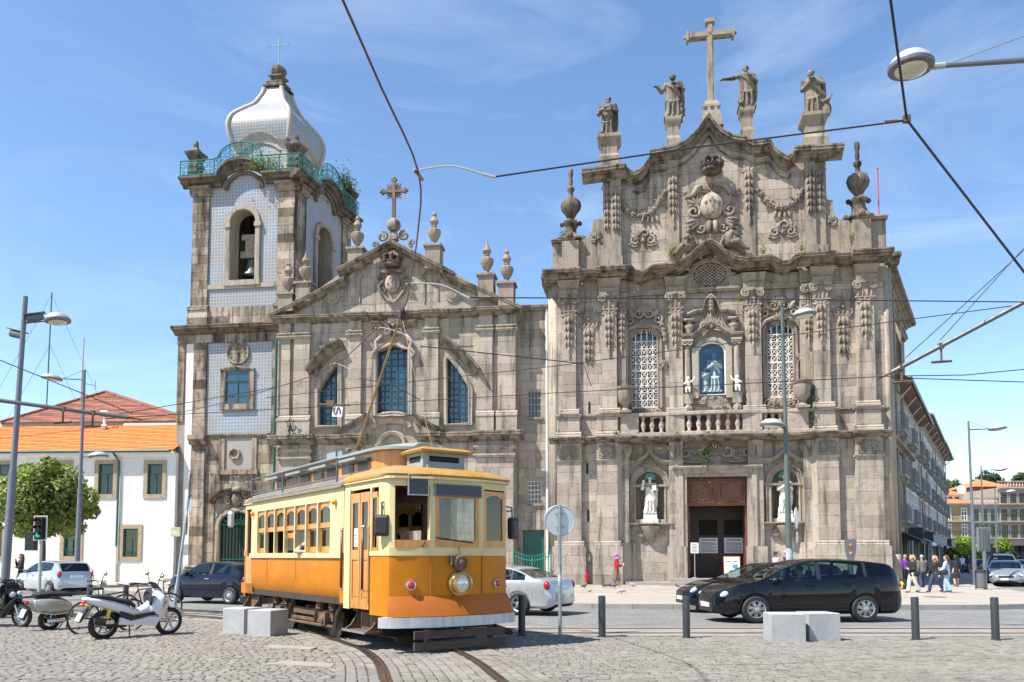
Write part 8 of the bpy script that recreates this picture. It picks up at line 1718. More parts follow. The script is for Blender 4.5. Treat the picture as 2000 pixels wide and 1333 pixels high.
HATCH=dict(L=3.75,W=1.66,r=.295,wheels=(1.18,-1.2),top=[(1.875,.56),(1.8,.72),(1.45,.9),(1.0,1.0),(.25,1.42),(-.25,1.51),(-.9,1.5),(-1.4,1.43),(-1.62,1.28),(-1.78,.98),(-1.84,.8),(-1.875,.58)],belt=[(1.875,.5),(1.4,.8),(.9,.91),(0,.95),(-.9,1.0),(-1.4,1.04),(-1.7,.92),(-1.875,.5)],ws=(.98,.28),rw=(-1.76,-1.5),glass=[(-1.32,-.98),(-.9,-.18),(-.1,.85)],doors=[-.85,-.12,.82],hz=.68,tz=.88,tl=(.12,.1,.17),trim='black_plastic')
MINI=dict(L=3.55,W=1.63,r=.29,wheels=(1.15,-1.15),top=[(1.775,.58),(1.7,.74),(1.35,.93),(.95,1.02),(.3,1.41),(-.15,1.49),(-.7,1.47),(-1.2,1.34),(-1.5,1.08),(-1.65,.92),(-1.73,.8),(-1.775,.58)],belt=[(1.775,.5),(1.3,.84),(.8,.93),(0,.96),(-.8,1.0),(-1.2,1.01),(-1.5,.93),(-1.775,.5)],ws=(.93,.32),rw=(-1.5,-1.16),glass=[(-1.1,-.4),(-.28,.8)],doors=[-.45,.78],hz=.68,tz=.8,tl=(.06,.08,.13),handle='chrome',trim='chrome',mirror='paint_navy')
SEDAN=dict(L=4.5,W=1.77,r=.32,wheels=(1.38,-1.26),top=[(2.25,.52),(2.15,.68),(1.6,.87),(1.05,.97),(.2,1.37),(-.2,1.44),(-.8,1.42),(-1.2,1.31),(-1.72,1.07),(-2.0,1.04),(-2.17,1.0),(-2.22,.85),(-2.25,.6)],belt=[(2.25,.46),(1.6,.8),(1.0,.9),(0,.94),(-1.0,.98),(-1.5,1.0),(-2.0,.97),(-2.25,.52)],ws=(1.0,.25),rw=(-1.68,-1.12),glass=[(-1.45,-1.05),(-.98,-.15),(-.05,.88)],doors=[-1.0,-.1,.85],hz=.64,tz=.86,tin=.17,tl=(.16,.1,.15),trim='black_plastic')
ESTATE=dict(L=4.77,W=1.82,r=.325,wheels=(1.45,-1.26),top=[(2.385,.5),(2.28,.68),(1.7,.9),(1.1,.99),(.25,1.4),(-.2,1.48),(-1.0,1.48),(-1.9,1.43),(-2.1,1.3),(-2.3,1.0),(-2.385,.6)],belt=[(2.385,.46),(1.7,.83),(1.0,.92),(0,.96),(-1.2,1.0),(-2.0,1.02),(-2.385,.52)],ws=(1.05,.3),rw=(-2.3,-2.0),glass=[(-2.0,-1.2),(-1.12,-.15),(-.05,.92)],doors=[-1.05,-.1,.9],hz=.66,tz=.9,trim='chrome')
VAN=dict(L=4.4,W=1.85,r=.31,wheels=(1.4,-1.3),top=[(2.2,.6),(2.1,.85),(1.7,1.05),(1.35,1.2),(.75,1.75),(.4,1.86),(-1.0,1.88),(-2.0,1.85),(-2.15,1.7),(-2.2,1.0)],belt=[(2.2,.55),(1.6,.95),(1.0,1.05),(-1,1.08),(-2.2,1.0)],ws=(1.32,.72),rw=(-2.2,-2.16),glass=[(-1.9,-.9),(.05,1.15)],doors=[-.9,.05,1.1],hz=.75,tz=1.0,trim='black_plastic')
def place(front,rear,S,fr=0,rr=1):
 """centre and heading of a car whose front and rear near-side wheels touch the road at these points"""
 f,r=Vector(front),Vector(rear);h=(f-r);wb=S['wheels'][0]-S['wheels'][1];k=h.length/wb;h.normalize();left=Vector((-h.y,h.x,0));side=1 if left.dot(-f)>0 else-1
 c=(f+r)/2-h*(S['wheels'][0]+S['wheels'][1])/2*k-left*side*(S['W']/2-.1)*1.0
 return Vector((c.x,c.y,0)),h,k
c,h,k=place(G(1467,1216),G(1690,1214),ALTEA);car('black_hatchback','glossy black tall hatchback driving left, nearest car in front of the ornate church',c,h,(k*.95,.99),ALTEA,'paint_black','cars on the road',7,'driver of the nearest black car, dark shape behind the wheel')
hd=Vector((-1,-.06,0)).normalized();p=AT(1325,1150,24.3);car('black_saloon','black car half hidden behind the nearer black hatchback',Vector((p.x+2.5,24.6,0)),hd,(1.02,.97),ESTATE,'paint_black','cars on the road',5)
hd=Vector((-.83,.5,0)).normalized();rc=Vector((.62,23.5,0));car('silver_saloon','silver saloon car with red tail lights emerging behind the tram',rc+hd*1.26,hd,(1.0,.94),SEDAN,'paint_silver','cars on the road',5)
c,h,k=place(G(346,1177),G(452,1180),MINI);car('small_navy_car','small dark navy city car behind the left granite blocks',c,h,(k,.97),MINI,'paint_navy','cars on the road',12,'driver seated in the small navy car')
c,h,k=place(G(30,1159),G(112,1163),HATCH);car('silver_hatchback','silver hatchback behind the parked scooters at the left',c,h,(1.02,.96),HATCH,'paint_silver','cars on the road',6)
sd=Vector((-SD.x,-SD.y,0));p=G(1966,1146);car('silver_estate','silver estate car parked facing us in the side street',p-sd*2.3,sd,(1.0,.95),ESTATE,'paint_silver_dark','cars parked in the side street',5)
p=AT(1957,1120,49.5);car('white_van','white van parked behind the silver estate car',Vector((p.x,p.y,0)),sd,(1.0,.95),VAN,'paint_white','cars parked in the side street',5)
p=AT(1992,1120,52);car('grey_car','dark grey car at the right edge beyond the silver estate',Vector((p.x,p.y,0)),sd,(1.0,.95),HATCH,'paint_graphite','cars parked in the side street',5)
p=AT(1902,1115,78);car('dark_far_car','small dark car far along the side street beside the walkers',Vector((p.x,p.y,0)),Vector((-.9,-.3,0)),(1.0,.95),SEDAN,'paint_black','cars far along the side street',5)
p=AT(1872,1112,84);car('blue_far_car','pale blue car farthest along the side street',Vector((p.x,p.y,0)),Vector((-.9,-.3,0)),(1.0,.95),HATCH,'paint_blue','cars far along the side street',5)
# ================================================================== SCOOTERS AND BICYCLES
paint('scooter_white',(.66,.68,.72));paint('scooter_cream',(.40,.40,.34),.45,.3);paint('scooter_black',(.012,.012,.014))
def pod(mb,secs,n=12,e=2.6):
 S=[]
 for x,y,z,hw,hh in secs:S.append([(x,y+hw*(abs(cos(t))**(2/e))*(1 if cos(t)>=0 else-1),z+hh*(abs(sin(t))**(2/e))*(1 if sin(t)>=0 else-1))for t in[2*pi*(k+.5)/n for k in range(n)]])
 mb.loft(S)
def wheel2(M,par,x,r,w,rim='alloy',spokes=5,steer=None):
 mb=MB(M);ri=r-w*.75;mb.lathe([(ri,-w*.35),(ri+w*.2,-w*.5),(r-w*.2,-w*.42),(r,-w*.12),(r,w*.12),(r-w*.2,w*.42),(ri+w*.2,w*.5),(ri,w*.35)],(x,0,r),28,axis='y',cap=False);t=build(mb,'wheel','rubber',par,smooth=35)
 mb=MB(M);mb.lathe([(ri,-w*.3),(ri*.93,-w*.3),(ri*.93,w*.3),(ri,w*.3)],(x,0,r),24,axis='y',cap=False);mb.lathe([(.05,-w*.5),(.05,w*.5)],(x,0,r),12,axis='y')
 for k in range(spokes):a=2*pi*k/spokes;mb.tube([(x+.04*cos(a),0,r+.04*sin(a)),(x+ri*.95*cos(a),0,r+ri*.95*sin(a))],.018,5)
 build(mb,'rim',rim,t,smooth=30);return t
def handlebars(M,par,x,z,wd,m,mirrors=True,rake=.0):
 mb=MB(M);mb.tube([(x-.12,-wd,z),(x-.03,-wd*.45,z+.02),(x,0,z-.01),(x-.03,wd*.45,z+.02),(x-.12,wd,z)],.013,6);h=build(mb,'handlebar','black_plastic',par)
 for s in(-1,1):
  mb=MB(M);mb.tube([(x-.14,s*wd*1.05,z),(x-.07,s*wd*.72,z+.006)],.02,8);build(mb,'grip','rubber',h)
  mb=MB(M);mb.tube([(x-.03,s*wd*.9,z+.01),(x+.04,s*wd*1.15,z-.0)],.007,4);build(mb,'brake_lever','alloy',h)
  if mirrors:
   mb=MB(M);mb.tube([(x-.06,s*wd*.6,z+.01),(x-.05,s*wd*.75,z+.14),(x-.05,s*wd*.95,z+.2)],.008,5);mb.ball((x-.05,s*wd*1.05,z+.22),(.02,.075,.05),10,7);mr=build(mb,'mirror','black_plastic',h,smooth=True);mb=MB(M);mb.ball((x-.063,s*wd*1.05,z+.22),(.01,.066,.042),10,6);build(mb,'mirror_glass','chrome',mr,smooth=True)
 return h
def two_wheeler_frame(pos,head):return Matrix.Translation(pos)@Matrix.Rotation(atan2(head[1],head[0]),4,'Z')@Matrix.Rotation(radians(4),4,'X')
def scooter_maxi(label,pos,head,pm):
 """big-wheeled scooter; origin at the rear contact point, x forward"""
 M=two_wheeler_frame(pos,head);o=thing('motor_scooter',label,'scooter',pos,'parked scooters');B=lambda mb,n,m,p=o,s=45:build(mb,n,m,p,smooth=s)
 wheel2(M,o,0,.285,.13,'alloy',6);wheel2(M,o,1.31,.285,.11,'alloy',6)
 mb=MB(M);pod(mb,[(-.42,0,.80,.03,.02),(-.36,0,.79,.09,.045),(-.15,0,.74,.15,.085),(.12,0,.66,.175,.11),(.36,0,.57,.17,.11),(.5,0,.5,.15,.1),(.6,0,.47,.12,.08)]);B(mb,'tail_cowl',pm)
 mb=MB(M);pod(mb,[(-.3,0,.845,.07,.02),(-.12,0,.84,.13,.045),(.1,0,.80,.145,.055),(.2,0,.76,.14,.05),(.36,0,.735,.13,.05),(.48,0,.70,.1,.05),(.58,0,.63,.06,.04)]);B(mb,'seat','rubber')
 mb=MB(M);pod(mb,[(.42,0,.46,.1,.1),(.6,0,.44,.1,.12),(.76,0,.5,.1,.14),(.86,0,.58,.11,.16)]);B(mb,'centre_tunnel',pm)
 for s in(-1,1):
  mb=MB(M);mb.prism([(.2,.3),(.95,.24),(1.05,.4),(.8,.42),(.45,.36),(.24,.44)],s*.17-.03,s*.17+.03);B(mb,'floorboard',pm,o,30);mb=MB(M);mb.prism([(.22,.44),(.45,.38),(.82,.44),(1.0,.44),(.9,.52),(.5,.47),(.25,.56)],s*.165-.02,s*.165+.02);B(mb,'side_trim','black_plastic',o,30)
 mb=MB(M);pod(mb,[(.84,0,.5,.12,.2),(.95,0,.56,.2,.26),(1.04,0,.66,.23,.28),(1.08,0,.78,.22,.22),(1.06,0,.9,.18,.14),(1.02,0,.98,.12,.07)],e=2.3);B(mb,'front_fairing',pm)
 for s in(-1,1):mb=MB(M);pod(mb,[(1.0,s*.17,.4,.03,.08),(1.12,s*.13,.5,.05,.12),(1.2,s*.08,.6,.05,.1),(1.25,s*.05,.68,.03,.06)]);B(mb,'fairing_wing',pm)
 mb=MB(M);pod(mb,[(.88,0,.7,.13,.13),(.83,0,.78,.17,.13),(.86,0,.9,.15,.08)]);B(mb,'inner_panel','black_plastic')
 mb=MB(M);mb.quads([[(1.08-.16*(k/5),y,.9+.2*(k/5)-.5*y*y)for y in(-.15,-.08,0,.08,.15)]for k in range(6)]);mb.quads([[(1.07-.16*(k/5),y,.9+.2*(k/5)-.5*y*y)for y in(-.15,-.08,0,.08,.15)]for k in range(6)],flip=True);B(mb,'windscreen','black_plastic')
 for s in(-1,1):mb=MB(M);mb.ball((1.16,s*.09,.76),(.06,.08,.07),10,7);B(mb,'headlight','clear_lens',o,True)
 mb=MB(M);mb.quads([[(1.31+.33*cos(a),y*(1-.0*abs(y)),.285+(.33-1.2*y*y)*sin(a))for y in(-.07,-.035,0,.035,.07)]for a in[radians(25+120*k/8)for k in range(9)]]);mb.quads([[(1.31+.325*cos(a),y,.285+(.325-1.2*y*y)*sin(a))for y in(-.07,-.035,0,.035,.07)]for a in[radians(25+120*k/8)for k in range(9)]],flip=True);B(mb,'front_mudguard',pm)
 for s in(-1,1):mb=MB(M);mb.tube([(1.31,s*.075,.285),(1.16,s*.07,.62)],[.02,.026],7);B(mb,'fork','alloy')
 mb=MB(M);pod(mb,[(-.05,.06,.3,.05,.08),(.15,.05,.3,.09,.12),(.4,.02,.33,.1,.1),(.55,0,.34,.08,.08)]);B(mb,'engine','truck_dark')
 mb=MB(M);pod(mb,[(-.24,-.15,.4,.05,.05),(-.2,-.15,.39,.07,.075),(.15,-.15,.31,.06,.065),(.22,-.14,.28,.03,.03),(.4,-.08,.25,.02,.02)]);ex=B(mb,'exhaust','black_plastic');mb=MB(M);mb.box(-.05,.1,-.225,-.215,.33,.4);build(mb,'heat_shield','alloy',ex)
 for s in(-1,1):mb=MB(M);mb.tube([(.0,s*.12,.32),(.06,s*.13,.66)],.02,6);[mb.lathe([(.035,0),(.04,.015),(.035,.03)],(.015+.006*i,s*.125,.42+.035*i),8)for i in range(5)];B(mb,'shock_absorber','plate_yellow',o,35)
 mb=MB(M);mb.ball((-.4,0,.75),(.05,.09,.035),10,6);B(mb,'tail_light','red_lens',o,True);[B((lambda m_:(m_.ball((-.36,s*.12,.68),(.05,.03,.025),8,6),m_)[1])(MB(M)),'indicator','amber_lens',o,True)for s in(-1,1)]
 mb=MB(M);mb.prism([(-.3,.62),(-.36,.6),(-.48,.36),(-.44,.36)],-.06,.06);B(mb,'rear_mudguard','black_plastic',o,30);mb=MB(M@Matrix.Translation((-.46,0,.46))@Matrix.Rotation(.4,4,'Y'));mb.box(-.01,.005,-.09,.09,-.08,.08);B(mb,'number_plate','plate_white',o,30)
 mb=MB(M);mb.tube([(.45,-.12,.26),(.42,-.22,.02)],.014,5);mb.tube([(.25,.1,.2),(.2,.14,.03)],.014,5);B(mb,'stand','black_plastic')
 handlebars(M,o,1.0,1.03,.3,pm);return o
def scooter_classic(label,pos,head,pm):
 M=two_wheeler_frame(pos,head);o=thing('motor_scooter',label,'scooter',pos,'parked scooters');B=lambda mb,n,m,p=o,s=45:build(mb,n,m,p,smooth=s)
 wheel2(M,o,0,.235,.12,'alloy',5);wheel2(M,o,1.28,.235,.11,'alloy',5)
 for s in(-1,1):mb=MB(M);pod(mb,[(-.42,s*.05,.6,.03,.06),(-.32,s*.1,.58,.1,.13),(-.1,s*.13,.55,.13,.17),(.15,s*.12,.54,.12,.16),(.33,s*.08,.52,.08,.12),(.42,s*.05,.5,.04,.08)],16);B(mb,'side_cowl',pm);mb=MB(M);mb.tube([(-.35,s*.2,.43),(0,s*.25,.38),(.38,s*.16,.4)],.013,5);B(mb,'chrome_trim','chrome')
 mb=MB(M);pod(mb,[(-.45,0,.62,.1,.07),(-.2,0,.64,.16,.1),(.2,0,.62,.15,.1),(.4,0,.52,.12,.1),(.46,0,.42,.1,.08)]);B(mb,'body',pm)
 mb=MB(M);pod(mb,[(-.36,0,.77,.1,.04),(-.25,0,.79,.14,.06),(0,0,.8,.15,.065),(.12,0,.785,.14,.055),(.3,0,.79,.13,.055),(.42,0,.76,.08,.04)]);B(mb,'seat','rubber')
 mb=MB(M);mb.box(.4,.98,-.2,.2,.28,.32);[mb.box(.45,.95,y-.012,y+.012,.32,.335)for y in(-.15,-.08,.08,.15)];B(mb,'floorboard',pm)
 mb=MB(M);mb.quads([[(1.0+.1*(z-.3)-.35*y*y,y*(1-.35*(z-.3)),z)for y in(-.27,-.18,-.08,0,.08,.18,.27)]for z in(.3,.45,.6,.75,.9)]);mb.quads([[(.97+.1*(z-.3)-.35*y*y,y*(1-.35*(z-.3)),z)for y in(-.27,-.18,-.08,0,.08,.18,.27)]for z in(.3,.45,.6,.75,.9)],flip=True);B(mb,'leg_shield',pm)
 mb=MB(M);pod(mb,[(.9,0,.6,.13,.14),(.98,0,.6,.14,.15)]);B(mb,'glovebox','black_plastic');mb=MB(M);pod(mb,[(1.0,0,.97,.07,.05),(1.06,0,1.0,.11,.07),(1.14,0,1.0,.09,.075)]);B(mb,'headset',pm);mb=MB(M);mb.ball((1.15,0,1.0),(.03,.08,.065),12,8);B(mb,'headlight','clear_lens',o,True)
 mb=MB(M);pod(mb,[(1.02,0,.36,.08,.1),(1.2,0,.44,.1,.09),(1.4,0,.42,.09,.08),(1.5,0,.34,.05,.05)]);B(mb,'front_mudguard',pm);mb=MB(M);mb.tube([(1.28,.07,.235),(1.1,.05,.8)],.022,6);B(mb,'fork','alloy')
 mb=MB(M);pod(mb,[(-.1,.08,.26,.06,.09),(.2,.05,.27,.1,.1),(.35,0,.3,.08,.08)]);B(mb,'engine','truck_dark');mb=MB(M);pod(mb,[(-.12,-.16,.23,.045,.045),(-.08,-.16,.23,.06,.06),(.22,-.16,.24,.06,.06),(.26,-.15,.24,.03,.03),(.42,-.06,.24,.02,.02)]);B(mb,'exhaust','chrome')
 mb=MB(M);mb.ball((-.47,0,.62),(.05,.07,.05),10,6);B(mb,'tail_light','red_lens',o,True);mb=MB(M);[mb.tube([(-.3,y,.75),(-.55,y,.74),(-.62,y*.6,.735)],.011,5)for y in(-.12,0,.12)];mb.tube([(-.62,-.08,.735),(-.62,.08,.735)],.012,5);B(mb,'rear_rack','black_plastic')
 mb=MB(M);mb.prism([(-.42,.5),(-.47,.48),(-.56,.25),(-.52,.25)],-.07,.07);B(mb,'mudflap','black_plastic',o,30);mb=MB(M@Matrix.Translation((-.54,0,.4))@Matrix.Rotation(.35,4,'Y'));mb.box(-.012,.004,-.1,.1,-.09,.09);B(mb,'number_plate','plate_white',o,30)
 mb=MB(M);[mb.tube([(.35,s*.08,.22),(.28,s*.18,.01),(.2,s*.19,.01)],.014,5)for s in(-1,1)];B(mb,'stand','black_plastic');handlebars(M,o,1.04,1.03,.32,pm);return o
r,f=G(200,1250),G(333,1240);hv=(f-r);scooter_maxi('white maxi scooter with black seat, nearest of the parked scooters',r,hv,'scooter_white')
r=G(95,1232);scooter_classic('grey cream classic scooter with rounded cowl beside the white one',r,Vector((.62,.78,0)),'scooter_cream')
f=G(43,1227);hv=Vector((.93,-.3,0)).normalized();scooter_maxi('black scooter cut off by the left picture edge',f-hv*1.31,hv,'scooter_black')
def bicycle(label,pos,head,col):
 M=two_wheeler_frame(pos,head);o=thing('bicycle',label,'bicycle',pos,'parked bicycles');R=.34;mat(col[0],col[1],.4)
 for x in(0,1.05):
  mb=MB(M);mb.tube([(x+R*cos(t),0,R+R*sin(t))for t in[2*pi*k/28 for k in range(28)]],.018,6,closed=True);w_=build(mb,'wheel','rubber',o,smooth=True);mb=MB(M);mb.tube([(x+(R-.025)*cos(t),0,R+(R-.025)*sin(t))for t in[2*pi*k/28 for k in range(28)]],.009,5,closed=True);[mb.tube([(x,0,R),(x+(R-.02)*cos(t),0,R+(R-.02)*sin(t))],.0025,3)for t in[2*pi*k/18 for k in range(18)]];mb.lathe([(.03,-.04),(.03,.04)],(x,0,R),8,axis='y');build(mb,'rim','alloy',w_)
 b,s,h1,h2=(.44,0,.28),(.3,0,.78),(.9,0,.86),(.92,0,.74);mb=MB(M);[mb.tube([p,q],.016,7)for p,q in((b,s),(s,h1),(b,h2),(b,(0,.05,R)),(b,(0,-.05,R)),(s,(0,.05,R)),(s,(0,-.05,R)),(h1,h2))];mb.tube([h2,(.97,.05,.5),(1.05,.05,R)],.014,6);mb.tube([h2,(.97,-.05,.5),(1.05,-.05,R)],.014,6);build(mb,'frame',col[0],o)
 mb=MB(M);mb.tube([s,(.27,0,.9)],.013,6);pod(mb,[(.1,0,.93,.08,.03),(.2,0,.94,.07,.03),(.38,0,.93,.02,.02)]);build(mb,'saddle','rubber',o);mb=MB(M);mb.tube([h1,(.9,0,.98)],.014,6);mb.tube([(.84,-.28,1.0),(.92,-.1,.98),(.92,.1,.98),(.84,.28,1.0)],.012,6);build(mb,'handlebar','black_plastic',o);mb=MB(M);mb.lathe([(.09,-.006),(.09,.006)],(.44,-.05,.28),16,axis='y');mb.tube([(.44,-.07,.28),(.55,-.08,.16)],.01,5);build(mb,'chainset','alloy',o)
bicycle('dark bicycle parked between the two lighter scooters',G(161,1240),Vector((.55,.83,0)),('bike_black',(.02,.02,.022)));bicycle('dark red bicycle mostly hidden behind the white scooter',Vector((-9.55,20.3,0)),Vector((.75,.66,0)),('bike_red',(.12,.02,.02)))
# ================================================================== STREET FURNITURE
def bollards():
 proto=None
 spots=[(G(1019,1244),'dark bollard just right of the tram front'),(G(1176,1247),'dark bollard between the round sign and the church door'),(G(1341,1249),'dark bollard in front of the black cars'),(G(1789,1252),'dark bollard right of the black hatchback tail'),(G(1945,1253),'slightly leaning dark bollard nearest the right edge'),(Vector((-11.75,22.9,0)),'dark bollard behind the grey cream scooter'),(Vector((-10.6,22.6,0)),'dark bollard behind the white scooter'),(Vector((-7.0,20.2,0)),'dark bollard hidden between granite blocks and tram')][:7]
 for p,lb in spots:
  if proto is None:
   proto=thing('bollard',lb,'bollard',p,'dark steel bollards');mb=MB(Matrix.Translation(p));mb.lathe([(.072,0),(.072,.81),(.066,.83),(.03,.836)],(0,0,0),16);build(mb,'shaft','bollard',proto,smooth=40);mb=MB(Matrix.Translation(p));mb.lathe([(.1,0),(.1,.032),(.075,.04)],(0,0,0),16);build(mb,'collar','iron_dark',proto)
  else:dup(proto,p,random.uniform(0,3),lb)
bollards()
mat('cube_granite',(.38,.38,.375),.8,var=.14,vs=5,bump=.3,bs=60,col2=(.33,.335,.34))
def cube(label,px,py,w,h,rz):
 p=G(px,py);mb=MB(Matrix.Translation(p)@Matrix.Rotation(radians(rz),4,'Z'));c=.012;s=w/2
 S=[]
 for z,k in((0,1),(h-c,1),(h,1-c/s)):S.append([(x*s*k,s+y*s*k,z)for x,y in((-1,-1),(1,-1),(1,1),(-1,1))])
 mb.loft(S);build(mb,'granite_block','cube_granite',None,label=label,cat='stone block',group='granite seat blocks')
cube('pale granite cube, left one of the pair before the black hatchback',1541,1257,.62,.54,-3);cube('pale granite cube, right one of the pair before the black hatchback',1612,1255,.60,.54,5)
cube('granite cube nearer the tram in the left pair',505,1245.5,.56,.54,-30+8);cube('granite cube half hidden behind its neighbour in the left pair',455,1240,.56,.54,-24)
def lamp_head(par,M,r=.42):
 mb=MB(M);mb.lathe([(r*.62,-.02),(r,-.03),(r*1.03,.0),(r,.04),(r*.9,.1),(r*.65,.17),(r*.3,.21),(.02,.22)],(0,0,0),24);h=build(mb,'lamp_head','lamp_grey',par,smooth=35);mb=MB(M);mb.lathe([(r*1.04,-.035),(r*1.06,-.02),(r*1.06,.02),(r*1.02,.03)],(0,0,0),24);build(mb,'rim','steel_post',h,smooth=35);mb=MB(M);mb.lathe([(r*.78,-.04),(r*.7,-.075),(r*.4,-.1),(.02,-.11)],(0,0,0),20);build(mb,'lens','lamp_lens',h,smooth=True)
def lamp_post(label,base,H,r0,r1,heads,m='steel_post',lean=(0,0),extra=None,rh=.42):
 o=thing('street_lamp',label,'street lamp',base,'street lamps');B=Vector(base);top=B+Vector((lean[0],lean[1],H));mb=MB();mb.tube([B,B+(top-B)*.45,B+(top-B)*.46,top],[r0,(r0+r1)/2+.01,(r0+r1)/2-.008,r1],14);build(mb,'post',m,o,smooth=35);mb=MB();mb.tube([B,B+Vector((0,0,.06))],r0*1.8,12);build(mb,'base_plate',m,o)
 for z,dx,dy,arm in heads:
  a=B+(top-B)*(z/H);d=Vector((dx,dy,0));e=a+d*arm+Vector((0,0,.05 if arm>.6 else .02));mb=MB();mb.tube([a,e],[.04,.028],7);ar=build(mb,'arm',m,o)
  lamp_head(o,Matrix.Translation(e+d*rh*.9)@Matrix.Rotation(-.1*(1 if dx>0 else-1),4,'Y'),rh)
  if arm>1 and z<H-.3:mb=MB();mb.tube([top,a+d*arm*.9+Vector((0,0,.05))],.01,4);build(mb,'stay_cable','cable',ar)
 if extra:extra(o,B,top)
 return o
def cams(o,B,top):
 for z,a,s in((7.75,.4,.2),(7.35,3.0,.2)):
  c=B+(top-B)*(z/8.45);M=Matrix.Translation(c)@Matrix.Rotation(a,4,'Z')@Matrix.Rotation(-.25,4,'Y');mb=MB(M);pod(mb,[(.1,-.12,.05,.08,.09),(.45,-.12,.05,.09,.1),(.5,-.12,.05,.05,.06)]);mb.tube([(0,0,0),(.15,-.1,0)],.03,6);mb.box(.05,.56,-.22,-.02,.14,.17);build(mb,'floodlight','grey_plastic',o)
lamp_post('tall grey lamp post with floodlights at the left edge',Vector((-13.1,21.2,0)),8.45,.105,.06,[(7.75,1,0,.62)],extra=cams,lean=(.28,0),rh=.3)
lamp_post('grey lamp post with two lamps behind the linden tree',Vector((-19.6,37,BZ)),10.0,.12,.06,[(9.55,-1,0,1.1),(6.0,1,0,.4)],'steel_post',lean=(.05,0))
def stick(o,B,top):
 mb=MB(Matrix.Translation(B));mb.lathe([(.118,.85),(.118,1.75)],(0,0,0),14);build(mb,'sticker_band','sticker',o);mb=MB(Matrix.Translation(B+Vector((.2,-.1,2.75)))@Matrix.Rotation(radians(62),4,'Z'));mb.lathe([(.36,0),(.36,.02),(.34,.025)],(0,0,0),24,axis='y');build(mb,'sign_disc','sign_back',o);mb=MB(Matrix.Translation(B+Vector((.22,-.1,1.95)))@Matrix.Rotation(radians(62),4,'Z'));mb.box(-.1,.1,-.02,0,0,.35);build(mb,'sign_plate','sign_back',o)
mat('sticker',(.5,.5,.5),.6,var=.4,vs=6,col2=(.2,.25,.3))
lamp_post('green grey lamp post with two lamps before the ornate church',Vector((9.2,27.2,BZ)),9.9,.105,.055,[(9.6,1,0,.4),(5.85,-1,0,.1)],'post_green',extra=stick,rh=.38,lean=(-.08,0))
lamp_post('tall dark lamp post beside the right traffic light',Vector((24.1,42.8,BZ)),8.6,.11,.05,[(8.15,1,0,1.15)],'steel_post',rh=.42,lean=(-.05,0))
lamp_post('second lamp post down the side street',Vector((37.4,65,BZ)),8.7,.12,.05,[(8.35,1,0,1.2)],'steel_post',rh=.45);lamp_post('farthest lamp post down the side street',Vector((53.2,90,BZ)),9.0,.12,.06,[(8.6,1,0,1.3)],'steel_post',rh=.5)
def near_lamp():
 c=AT(1779,131,11.2);b=Vector((8.6,11.2,0));o=thing('street_lamp','large lamp head on a long arm reaching in at the upper right','street lamp',b,'street lamps');mb=MB();mb.tube([b,b+Vector((0,0,c.z+1.0))],[.12,.07],12);build(mb,'post','steel_post',o,smooth=True)
 mb=MB();mb.tube([b+Vector((0,0,c.z+.2)),c+Vector((.5,0,.02))],[.05,.035],9);ar=build(mb,'arm','steel_post',o);mb=MB();mb.tube([c+Vector((.48,0,.02)),c+Vector((.25,0,.0))],.045,9);build(mb,'clamp','lamp_grey',ar);mb=MB();mb.tube([b+Vector((0,0,c.z+.95)),c+Vector((.58,0,.06))],.008,4);build(mb,'stay_cable','alloy',ar);lamp_head(o,Matrix.Translation(c),.29)
near_lamp()
def round_sign():
 b=G(1094,1242.5);o=thing('round_sign','round road sign seen from behind on a grey post right of the tram','road sign',b);z=1.6-(1017-1088)*b.y/FPX;mb=MB(Matrix.Translation(b));mb.lathe([(.036,0),(.036,z+.32),(.02,z+.33)],(0,0,0),12);build(mb,'post','sign_post',o,smooth=35)
 M=Matrix.Translation(b+Vector((0,.045,z)))@Matrix.Rotation(radians(6),4,'Z');mb=MB(M);mb.lathe([(.3,-.005),(.322,-.005),(.325,.012),(.31,.02),(.305,.008),(.02,.006)],(0,0,0),32,axis='y');dc=build(mb,'disc','sign_back',o,smooth=30);mb=MB(M);[mb.box(-.09,.09,-.05,-.02,q,q+.03)for q in(-.15,.12)];build(mb,'clamp','sign_post',dc)
 mb=MB(Matrix.Translation(b));mb.lathe([(.038,1.0),(.038,1.5)],(0,0,0),12);build(mb,'sticker_band','sticker',o)
round_sign()
def leaning_signs():
 b=Vector((-10.25,25,0));t=AT(374,925,25.2);o=thing('leaning_signpost','leaning grey post carrying two round signs edge on, left of the tower','road sign',b);mb=MB();mb.tube([b,b+(t-b)*.18,b+(t-b)*.19,t],[.065,.062,.045,.042],10);build(mb,'post','sign_post',o,smooth=35)
 for px,py,r in((371,946,.38),(365,1022,.37)):c=AT(px,py,25.05);mb=MB(Matrix.Translation(c)@Matrix.Rotation(radians(-72),4,'Z'));mb.lathe([(r,0),(r,.025),(r-.02,.03),(.02,.03)],(0,0,0),26,axis='y');d=build(mb,'sign_disc','sign_back',o);mb=MB(Matrix.Translation(c)@Matrix.Rotation(radians(-72),4,'Z'));mb.lathe([(r,-.004),(r,.0),(r-.06,.001),(r-.06,-.004)],(0,0,0),26,axis='y');build(mb,'red_border','ink_red',d)
 c=AT(372,985,25.05);mb=MB(Matrix.Translation(c)@Matrix.Rotation(radians(-60),4,'Z'));mb.box(-.22,.22,0,.015,-.28,.28);build(mb,'sign_plate','sign_back',o)
leaning_signs()
mat('lamp_red_off',(.12,.015,.012),.2);mat('lamp_amber_off',(.16,.05,.01),.2);mat('lamp_green_on',(.02,.42,.26),.2,emit=.6)
